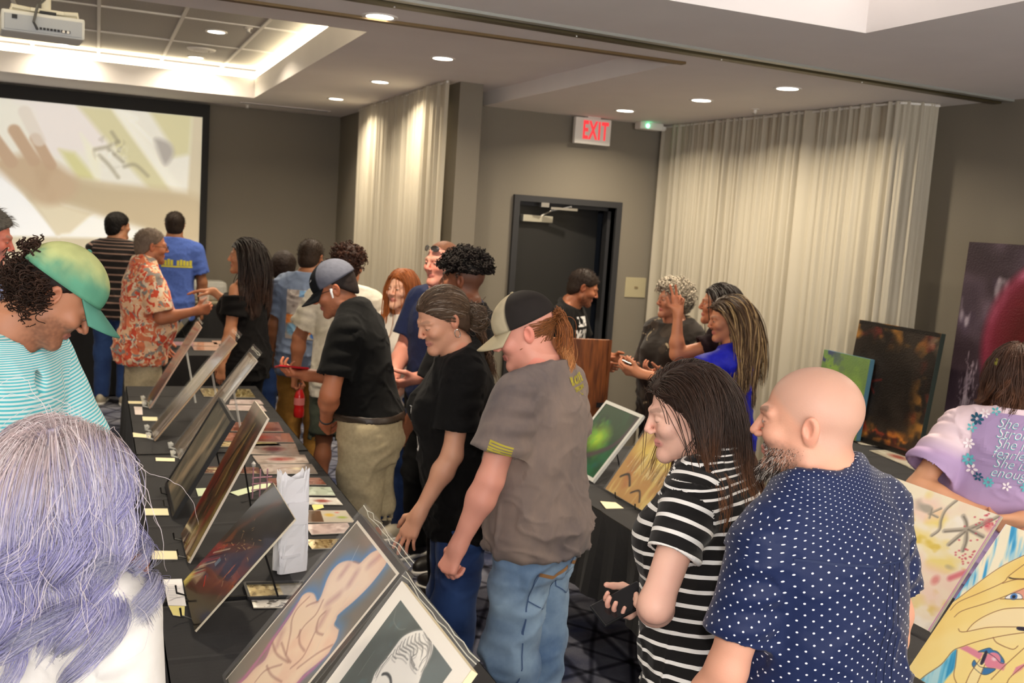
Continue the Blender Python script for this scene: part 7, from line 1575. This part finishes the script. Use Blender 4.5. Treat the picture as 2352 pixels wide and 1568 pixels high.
ca = np.ones((len(Pg.u), 4), np.float32); ca[:, :3] = Pg.colors(); at_ = o.data.color_attributes.new('Col', 'FLOAT_COLOR', 'POINT'); at_.data.foreach_set('color', ca.ravel())
# --- short dark-haired woman behind
p = make('short dark-haired person in jeans mostly hidden behind the slate tee', (1.413, 8.292, 1.434), 20, 1.58, 'f', near=2, skin=(170, 116, 84)); p.body(brow=None); p.shirt(M_BLK, 'dark_top', hem=.8, sleeve=.8); p.pants(M_DENIM, 'jeans'); p.shoes(M_DSHOE); p.hair_cap(M_HAIR, (34, 24, 20), .028, .012, .02, .004)
# --- youth in the white tie-dye tee holding a red bottle
p = make('youth in white tie-dye tee and dark green shorts holding a red bottle', (1.48, 6.319, 1.585), 24, 1.70, near=1, hyaw=16, skin=(164, 106, 76), w=.98, lean=3,
         arms={'L': dict(U=(-.42, .1, -1), F=(-.1, .12, -1), n=(1, 0, 0), curl=66), 'R': dict(U=(.25, .2, -1), F=(-.1, .6, -.7))}); p10 = p
p.body(brow=None); p.shirt(washed_mat('white_tie_dye', (236, 230, 216), (170, 162, 144), 5), 'tie_dye_tee', hem=.76, sleeve=.72, drape=.8, ease=.024, flare=.035); p.pants(M_GRN, 'shorts', end=.48, flare=.03); p.shoes(M_SNEAK)
q0 = p.roots(260, 6, lambda q: (q[:, 1]-q[:, 2] < .02) & (q[:, 2] > -.03), .010); V, F = p.curls(q0, .7, .008, 1.2, .04, 10, 3, .0045, .5); p.hair_cap(M_HAIR, (44, 26, 20), .020, .014, 0, .006, extra=[(V, F, np.repeat(scol(260, (60, 34, 24), .35, 2), 50, axis=0))])
# --- man in black polo with the mesh cap
p = make('man in black polo and khaki shorts with grey mesh cap reading a red phone', (1.051, 4.749, 1.566), -58, 1.76, w=.98, fat=.008, gut=.03, lean=13, hyaw=-16, hpitch=26, near=1, skin=(184, 116, 82), headfwd=.02, armr=1.0,
         arms={'L': dict(U=(-.28, .12, -1), F=(.70, .30, -.66), n=(.6, -.5, .3), curl=50), 'R': dict(U=(.1, .25, -1), F=(-.70, .85, .12), n=(.25, .1, 1), curl=(38, 40, 44, 50), thumb=.25)}); p11 = p
p.body(brow=(40, 30, 26), eyes='down', stubble=((80, 58, 46), .3), shaved=((70, 52, 44), .6)); p.shirt(cmat('black_pique', (12, 12, 12), amt=.2), 'black_polo', hem=.995, sleeve=.72, ease=.018, drape=.5, neck='polo', flare=.02, collar=(M_BLK, .032, .35), wr=.006); p.pants(M_KHAKI, 'shorts', waist=1.02, end=.44, flare=.034, ease=.024, wr=.009)
V, F = mesh_sdf(lambda P: np.maximum(np.abs(p.torso(P, .018))-.005, np.abs(P[:, 2]-.990*p.s)-.017), p.hip-.3, p.hip+.3, .007); mk('belt', V, F, mat('leather_belt', s2l(52, 42, 34), .4), p.root, smooth=True); p.shoes(M_DSHOE)
def dcol3(V, t, ph):
    frn = np.abs((t+PI) % (2*PI)-PI) < .95; c = np.where(frn[:, None], np.array(s2l(22, 24, 28)), np.array(s2l(92, 94, 106))); return c*(1+.15*vnoise(V*300))[:, None]
hat = p.hat(M_CAPV, dcol3, M_CAPV, lambda B, f: np.tile(s2l(22, 24, 28), (len(B), 1)), tilt=-8, label='trucker cap with charcoal mesh back and black bill', bill=.08, droop=.024, size=1.05)
R, c, rr = p.hatM; MB().lathe([(.001, .002), (.012, .0)], 3, Matrix.Translation(Vector(p.hm(R@np.array([-.040, .082, .052])+c+np.array([-.004, .006, 0]))))@Matrix.Rotation(-1.2, 4, 'X')).build('cap_emblem', m_wl, hat)
p.hair_cap(M_HAIR, (36, 28, 26), .003, -.03, 0, .001); p.glasses(m_dmetal)
MB().tube([Vector(p.hm(q)) for q in ((-.088, .006, .012), (-.092, .010, .0), (-.088, .014, -.030))], [.0075, .006, .004], 8).build('earbud', mat('white_plastic', s2l(240, 240, 240), .25), p.root, smooth=True)
w0 = p.ARM['L']['w']; f0 = p.ARM['L']['F']; mb = MB(); a_ = unit(np.cross(f0, (1, 0, 0))); b_ = np.cross(f0, a_); mb.tube([Vector(w0-f0*.02+(a_*math.cos(t)+b_*math.sin(t))*.031) for t in np.linspace(0, 2*PI, 17)], .006, 6, caps=False); mb.build('watch', m_black, p.root, smooth=True)
# --- red-haired girl
p = make('girl with long auburn hair, white top and blue jeans by the curtain', (1.682, 5.786, 1.494), -120, 1.62, 'f', near=1, w=.92, skin=(238, 184, 156), hyaw=-8, arms={'L': dict(U=(-.15, .1, -1), F=(.35, .55, -.75), n=(.6, .5, .5), curl=40), 'R': dict(U=(.12, .12, -1), F=(-.3, .6, -.75), n=(-.6, .5, .5), curl=40)})
p12 = p; p.body(brow=(130, 84, 56), eyes='half', lips=(204, 112, 106)); p.shirt(washed_mat('white_knit', (226, 216, 204), (240, 234, 226), 5), 'white_top', hem=.84, sleeve=.30, drape=.3, neck='crew', seam='back'); p.pants(M_DENIM, 'jeans', ease=.012, flare=.014); p.shoes(M_SNEAK)
S, c, r = long_hair(p, 1200, .52, (150, 84, 40), [((176, 104, 54), .3, .7), ((130, 68, 34), .7, 1)], .25, (0, 0), .0018, 15, back=.25, curl=.008, clump=16, spread=.012, steps=18, side=.5, tor=.0, stiff=.45, grav=.6, sweep=.05, face=.06)
p.hair_cap(M_HAIR, (140, 78, 38), .012, .004, 0, .002, extra=strand_hair(p, [(S, r, c, TAP)]))
# --- tall man with sunglasses on his forehead
p = make('tall bald man with sunglasses on forehead in navy tee, hands clasped', (1.743, 5.241, 1.688), -118, 1.82, near=1, w=.98, fat=.01, skin=(222, 150, 130), hpitch=2, arms={'R': dict(U=(.10, .30, -1), F=(-.55, .75, -.42), n=(-.3, -.3, .6), curl=44), 'L': dict(U=(-.2, .3, -1), F=(.55, .7, -.35), n=(.3, -.3, .6), curl=44)})
p.body(brow=(150, 110, 90), eyes='half', blush=.3); p.shirt(cmat('navy_cotton', (32, 40, 72)), 'navy_tee', hem=.78, sleeve=.72, drape=.6, seam='back'); p.pants(M_BLKP); p.shoes(M_DSHOE)
p.glasses(m_dmetal, mat('dark_lens', (.02, .015, .012), .05, spec=1), dz=.058, dy=-.012, tilt=-14, name='sunglasses'); p.hair_cap(M_HAIR, (120, 80, 60), .002, -.035, 0, .001)
# --- young man with curly top
p = make('young man with black curly high-top hair and faded sides in black shirt', (1.663, 4.668, 1.642), -48, 1.76, near=1, skin=(130, 80, 56), hyaw=-6, arms={'R': dict(U=(.2, .1, -1), F=(0, .4, -1)), 'L': dict(U=(-.2, .2, -1), F=(.1, .5, -.8))})
p.body(brow=(30, 22, 20), eyes='half', shaved=((70, 50, 42), .6)); p.shirt(cmat('black_knit', (18, 17, 18)), 'black_shirt', hem=.78, sleeve=.9, neck='crew'); p.pants(M_BLKP); p.shoes(M_DSHOE)
q0 = p.roots(520, 6, lambda q: (q[:, 2] > .040-.25*np.minimum(q[:, 1], 0)*0) & (q[:, 1]-q[:, 2] < .03), .004); V, F = p.curls(q0, 1.1, .008, 2.0, .052, 12, 3, .0042, .05); V2, F2, c2 = short_fuzz(p, 300, .004, (34, 26, 24), 5)
p.hair_cap(M_HAIR, (20, 16, 15), .022, .02, -.10, .006, q_extra=lambda d, q: smx(d, .045-q[:, 2], .012), extra=[(V, F, np.repeat(scol(520, (26, 20, 18), .4, 2), 60, axis=0))])
# --- man at the lectern
p = make('man in black tee with white lettering standing behind the lectern', (3.173, 6.366, 1.503), 132, 1.72, near=1, skin=(158, 98, 68), hyaw=-24, hpitch=20, lean=6, headfwd=.02, arms={'R': dict(U=(.3, .3, -1), F=(-.2, .9, -.2)), 'L': dict(U=(-.3, .3, -1), F=(.2, .9, -.2))})
p.body(brow=(30, 22, 20), eyes='down', stubble=((40, 28, 24), .7)); p.shirt(M_BLK, 'black_tee', hem=.78, sleeve=.72, seam='back'); p.pants(M_BLKP); p.shoes(M_DSHOE); p.hair_cap(M_HAIR, (38, 28, 22), .007, .012, 0, .002, extra=[short_fuzz(p, 700, .016, (44, 32, 26), 3, .012, rad=.0016, thick=.008)])
p.decal('LIFE', .085, (.02, .3, 1.27), m_wl, 'shirt_lettering', d=(0, -1, 0), bold=.006); p.decal('WAY', .085, (.02, .3, 1.18), m_wl, 'shirt_lettering', d=(0, -1, 0), bold=.006); bars_decal(p, [(-.08+.03*k, .024, .03) for k in range(5)], (.02, .3, 1.10), m_wl, d=(0, -1, 0))
# --- woman with curly grey hair
p = make('woman with short curly grey hair in dark graphic tee holding a phone', (3.437, 5.601, 1.502), -112, 1.62, 'f', near=1, w=1.02, fat=.02, gut=.03, hyaw=26, skin=(186, 124, 96), arms={'R': dict(U=(.15, .15, -1), F=(-.35, .95, .12), n=(-.3, .1, .9), curl=46), 'L': dict(U=(-.2, .25, -1), F=(.40, .95, .10), n=(.3, .1, .9), curl=46)}); p18 = p
p.body(brow=(120, 104, 96), eyes='half'); p.shirt(patch_mat('dark_graphic_cotton', [((58, 48, 40), 1, .55), ((150, 134, 108), 1.6, .66), ((16, 14, 13), 1.2, .62)], 6, (40, 34, 30)), 'dark_tee', hem=.72, sleeve=.95, drape=.9, ease=.026, seam='back', flare=.03); p.pants(M_BLKP); p.shoes(M_DSHOE)
q0 = p.roots(420, 6, lambda q: (q[:, 1]-q[:, 2] < .008) & (q[:, 2] > -.06), .012); V, F = p.curls(q0, .8, .010, 1.3, .042, 12, 3, .0045, .4); cc = scol(420, (166, 156, 140), .25, 2); pos = q0[:, 2]; cc[pos < -.01] *= .45
p.hair_cap(M_HAIR, (126, 116, 102), .020, .006, 0, .006, extra=[(V, F, np.repeat(cc, 60, axis=0))])
# --- woman in royal blue top with highlighted hair
p = make('woman with long streaked hair in royal blue blouse holding out both hands', (3.13, 4.527, 1.496), -44, 1.63, 'f', near=1, w=1.02, fat=.015, hyaw=-26, hpitch=10, skin=(190, 126, 92), arms={'L': dict(U=(-.35, .62, -.42), F=(-.12, .95, .12), n=(.6, .2, .5), curl=34), 'R': dict(U=(.2, .5, -.8), F=(-.3, .9, .1), n=(-.6, .2, .5), curl=34)})
p.body(brow=(60, 44, 36), eyes='half'); p.shirt(cmat('royal_blue_silk', (26, 30, 158), .5), 'blue_blouse', hem=.74, sleeve=.55, drape=.6, ease=.018, flare=.035, sl_ease=.022); p.pants(M_BLKP); p.shoes(M_DSHOE)
S, c, r = long_hair(p, 1400, .50, (70, 52, 38), [((96, 72, 48), .3, .6), ((60, 44, 34), .7, 1)], .3, (0, 0), .0018, 17, back=.4, curl=.008, clump=16, spread=.018, steps=18); k = np.random.default_rng(9).random(1400) < .3; c[k, 3:] = np.array(s2l(168, 140, 98))
p.hair_cap(M_HAIR, (64, 48, 36), .014, .004, 0, .002, extra=strand_hair(p, [(S, r, c, TAP)]))
# --- woman behind her with raised hand
p = make('dark-haired woman raising her hand with two fingers up behind the blue blouse', (3.31, 4.895, 1.544), -62, 1.66, 'f', near=1, skin=(192, 126, 92), arms={'L': dict(U=(-.12, .70, -.20), F=(.02, .05, 1), n=(-.9, .1, .1), curl=(6, 20, 70, 80), spread=.10, thumb=.4), 'R': dict(U=(.2, .1, -1), F=(0, .3, -1))})
p.body(brow=(40, 30, 26), eyes='half'); p.shirt(cmat('dark_plum', (40, 26, 30)), 'dark_top', hem=.76, sleeve=.5); p.pants(M_BLKP); p.shoes(M_DSHOE)
S, c, r = long_hair(p, 600, .46, (40, 30, 26), None, .3, (0, 0), .0022, 19, back=.5, clump=16, spread=.014, steps=18); p.hair_cap(M_HAIR, (36, 28, 24), .012, .006, 0, .002, extra=strand_hair(p, [(S, r, c, TAP)]))
# --- woman in the lilac tee
p = make('woman in lilac tee with floral back print and yellow hair clip, hands behind', (3.041, 2.601, 1.512), 44, 1.62, 'f', near=0, w=1.08, fat=.022, gut=.03, hyaw=10, hpitch=10, skin=(208, 152, 116), armr=1.05, neck=1.05, arms={'L': dict(U=(-.46, -.45, -.78), F=(.93, -.12, -.22), n=(.3, .75, .5), curl=36, f=(.85, -.2, -.35)), 'R': dict(U=(.46, -.45, -.78), F=(-.93, -.20, -.18), n=(-.3, .75, .5), curl=36, f=(-.85, -.2, -.25))})
p.body(brow=None)
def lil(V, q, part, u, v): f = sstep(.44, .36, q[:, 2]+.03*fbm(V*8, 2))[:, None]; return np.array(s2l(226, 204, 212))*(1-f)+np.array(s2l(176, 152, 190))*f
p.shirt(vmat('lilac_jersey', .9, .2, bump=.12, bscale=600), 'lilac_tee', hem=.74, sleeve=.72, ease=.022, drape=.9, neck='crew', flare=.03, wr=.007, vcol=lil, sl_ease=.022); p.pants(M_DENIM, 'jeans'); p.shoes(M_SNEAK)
mt = m_ltr('teal_print', (96, 176, 184)); mw = m_ltr('pale_print', (236, 226, 230)); mg = m_ltr('mauve_panel', (160, 138, 176)); md = m_ltr('dark_teal_print', (40, 84, 110))
ell_ = lambda rx, ry, n=40: ([(0, 0, 0)]+[(rx*math.copysign(abs(math.cos(a))**.6, math.cos(a)), ry*math.copysign(abs(math.sin(a))**.6, math.sin(a)), 0) for a in np.linspace(0, 2*PI, n, endpoint=False)], [(0, 1+i, 1+(i+1) % n) for i in range(n)])
nR = 26; V = [(0.126*x, .118*y, 0) for y in np.linspace(-1, 1, nR) for x in np.linspace(-1, 1, nR)]; V = [(x*(1-.18*abs(y/.118)**4), y*(1-.18*abs(x/.126)**4), 0) for x, y, _ in V]; F = [(j*nR+i, j*nR+i+1, (j+1)*nR+i+1, (j+1)*nR+i) for j in range(nR-1) for i in range(nR-1)]
zc = 1.285; at0 = (.0, -.3, zc); p.decal((V, F), 0, at0, mg, 'print_panel', off=.003)
for i, tx in enumerate(('She is', 'Strong', 'She is', 'fearless', 'She is', 'enough')): p.decal(tx, .050, (.0+.008*(i % 2), -.3, zc+.083-i*.0335), mt, 'script_lettering', off=.0045, shear=.4, sx=.9); p.decal(tx, .050, (.0012+.008*(i % 2), -.3, zc+.0845-i*.0335), mw, 'script_lettering', off=.0055, shear=.4, sx=.9, bold=-.0011)
rg = np.random.default_rng(31)
def flower(x, z, r, m, k=6):
    Vv = []; Ff = []
    for j in range(k):
        a = 2*PI*j/k; b = len(Vv); c0 = np.array((math.cos(a), math.sin(a)))*r*.62; tt = np.array((-math.sin(a), math.cos(a)))
        for q in np.linspace(0, 2*PI, 9)[:-1]: pt = c0+np.array((math.cos(a), math.sin(a)))*r*.40*math.cos(q)+tt*r*.24*math.sin(q); Vv.append((pt[0], pt[1], 0))
        Ff.append(tuple(range(b, b+8)))
    p.decal((Vv, Ff), 0, (x, -.3, z), m, 'printed_flower', off=.0045)
for j in range(20): a = 2*PI*j/20; flower(.132*math.copysign(abs(math.cos(a))**.7, math.cos(a)), zc+.126*math.copysign(abs(math.sin(a))**.7, math.sin(a)), .015+.007*rg.random(), (mw, mt, mw, md, mt)[j % 5], (5, 6, 7)[j % 3])
n_ = 2200; S, c, r = long_hair(p, n_, .17, (70, 46, 34), [((96, 62, 42), .5, 1)], .25, (0, 0), .0010, 41, back=.5, curl=.012, curlf=1.6, clump=30, spread=.016, steps=18); p.hair_cap(M_HAIR, (64, 42, 32), .014, .006, 0, .003, extra=strand_hair(p, [(S, r, c, TAP)]))
hc = Vector(p.hm((-.055, -.085, .045))); nrm = (hc-Vector(p.hc)).normalized(); mb = MB(); Mq = Matrix.Translation(hc+nrm*.012) @ nrm.to_track_quat('Z', 'Y').to_matrix().to_4x4()
for sx_ in (-.008, .008): mb.lathe([(.001, .008), (.009, .004), (.011, 0)], 12, Mq @ Matrix.Translation((sx_, .006, 0)))
mb.lathe([(.001, .008), (.010, .003), (.012, 0)], 12, Mq @ Matrix.Translation((0, -.006, 0))); mb.build('hair_clip', mat('yellow_clip', s2l(226, 226, 80), .35), p.root, smooth=True)
# ================================================================== things held in hands
def hand_pt(p, sd, f=.09, n=.03, t=0.):
    a = p.ARM[sd]; return world(p, a['w']+(a['f']*f+a['n']*n+a['t']*t)*p.s)
def world(p, q): z = p.root.rotation_euler.z; R = Rz(math.degrees(z)); return R@np.asarray(q, float)+np.array(p.root.location)
def wdir(p, v): return Rz(math.degrees(p.root.rotation_euler.z))@np.asarray(v, float)
def frame(o, x, z):
    z = unit(z); x = np.asarray(x, float); x = unit(x-z*(x@z)); y = np.cross(z, x); M_ = Matrix(((x[0], y[0], z[0], o[0]), (x[1], y[1], z[1], o[1]), (x[2], y[2], z[2], o[2]), (0, 0, 0, 1))); return M_
def phone(label, M_, case, w_=.074, h_=.152, group=None):
    t = thing('phone', label, 'phone', (0, 0, 0)); t.matrix_world = M_
    MB().box((-w_/2, -h_/2, -.005), (w_/2, h_/2, .0045), bev=.004).build('case', case, t); MB().box((-w_/2+.004, -h_/2+.005, .0045), (w_/2-.004, h_/2-.005, .0056), bev=.0005).build('screen', mat('phone_glass', (.01, .01, .012), .08), t)
    MB().box((-w_/2+.008, h_/2-.042, -.0075), (-w_/2+.036, h_/2-.008, -.005), bev=.002).build('camera_bump', m_black, t); return t
a = p11.ARM['R']; phone('red-cased phone in the hand of the man in the black polo', frame(hand_pt(p11, 'R', .085, .030, .0), wdir(p11, a['t']), wdir(p11, a['n'])), mat('red_case', s2l(190, 30, 40), .35))
a = p21.ARM['R']; phone('black phone held at the waist by the striped-top woman', frame(hand_pt(p21, 'R', .085, .030), wdir(p21, a['t']), wdir(p21, a['n'])), mat('black_case', (.015, .015, .016), .25))
a = p18.ARM['R']; phone('silver-edged phone in the hands of the curly grey-haired woman', frame(hand_pt(p18, 'R', .10, .034), wdir(p18, a['t']), wdir(p18, a['n'])), mat('silver_case', s2l(190, 186, 176), .2, .6))
# tumbler
c = hand_pt(p5, 'R', .075, .042); t = thing('drinking_glass', 'clear tumbler of pale drink held up by the orange-shirted man', 'glass', (c[0], c[1], c[2]-.03))
MB().lathe([(.030, 0), (.033, .07), (.038, .145), (.0365, .145), (.031, .07), (.028, .006), (.001, .006)], 28, cap1=False).build('tumbler', mat('tumbler_glass', (.9, .88, .80), .06, alpha=.22, spec=.9), t, smooth=True)
MB().lathe([(.001, .008), (.0275, .008), (.0295, .05), (.001, .05)], 24).build('drink', mat('pale_drink', s2l(220, 200, 140), .15, alpha=.8), t, smooth=True)
# red bottle
c = hand_pt(p10, 'L', .085, .040); t = thing('drink_bottle', 'red drink bottle held low by the youth in tie-dye', 'bottle', (c[0], c[1], c[2]-.20))
m_rb = mat('red_drink', s2l(196, 34, 34), .15, spec=.7); MB().lathe([(.030, 0), (.034, .01), (.034, .05), (.030, .065), (.034, .08), (.034, .135), (.020, .175), (.014, .19), (.014, .20)], 24).build('bottle_body', m_rb, t, smooth=True)
MB().lathe([(.0345, .082), (.0345, .128)], 24, cap0=False, cap1=False).build('paper_label', mat('bottle_label', s2l(214, 120, 116), .5), t, smooth=True); MB().lathe([(.016, .20), (.016, .222)], 16).build('cap', mat('bottle_cap', s2l(60, 40, 44), .4), t)
# clear bottle hanging from a blue strap
c = hand_pt(p12, 'R', .07, .03); t = thing('water_bottle', 'small dark clear bottle hanging on a blue strap from the girl\'s hands', 'bottle', (c[0]-.02, c[1]-.03, c[2]-.33))
MB().lathe([(.028, 0), (.031, .01), (.031, .12), (.022, .135), (.022, .145)], 24).build('bottle_body', mat('smoked_bottle', (.10, .09, .06), .08, alpha=.75, spec=.8), t, smooth=True)
MB().lathe([(.025, .145), (.025, .20), (.018, .215)], 20).build('cap', m_black, t, smooth=True); MB().tube([(0, 0, .21), (.012, .02, .27), (.018, .03, .35)], .005, 8).build('strap', mat('blue_strap', s2l(110, 150, 190), .6), t, smooth=True)
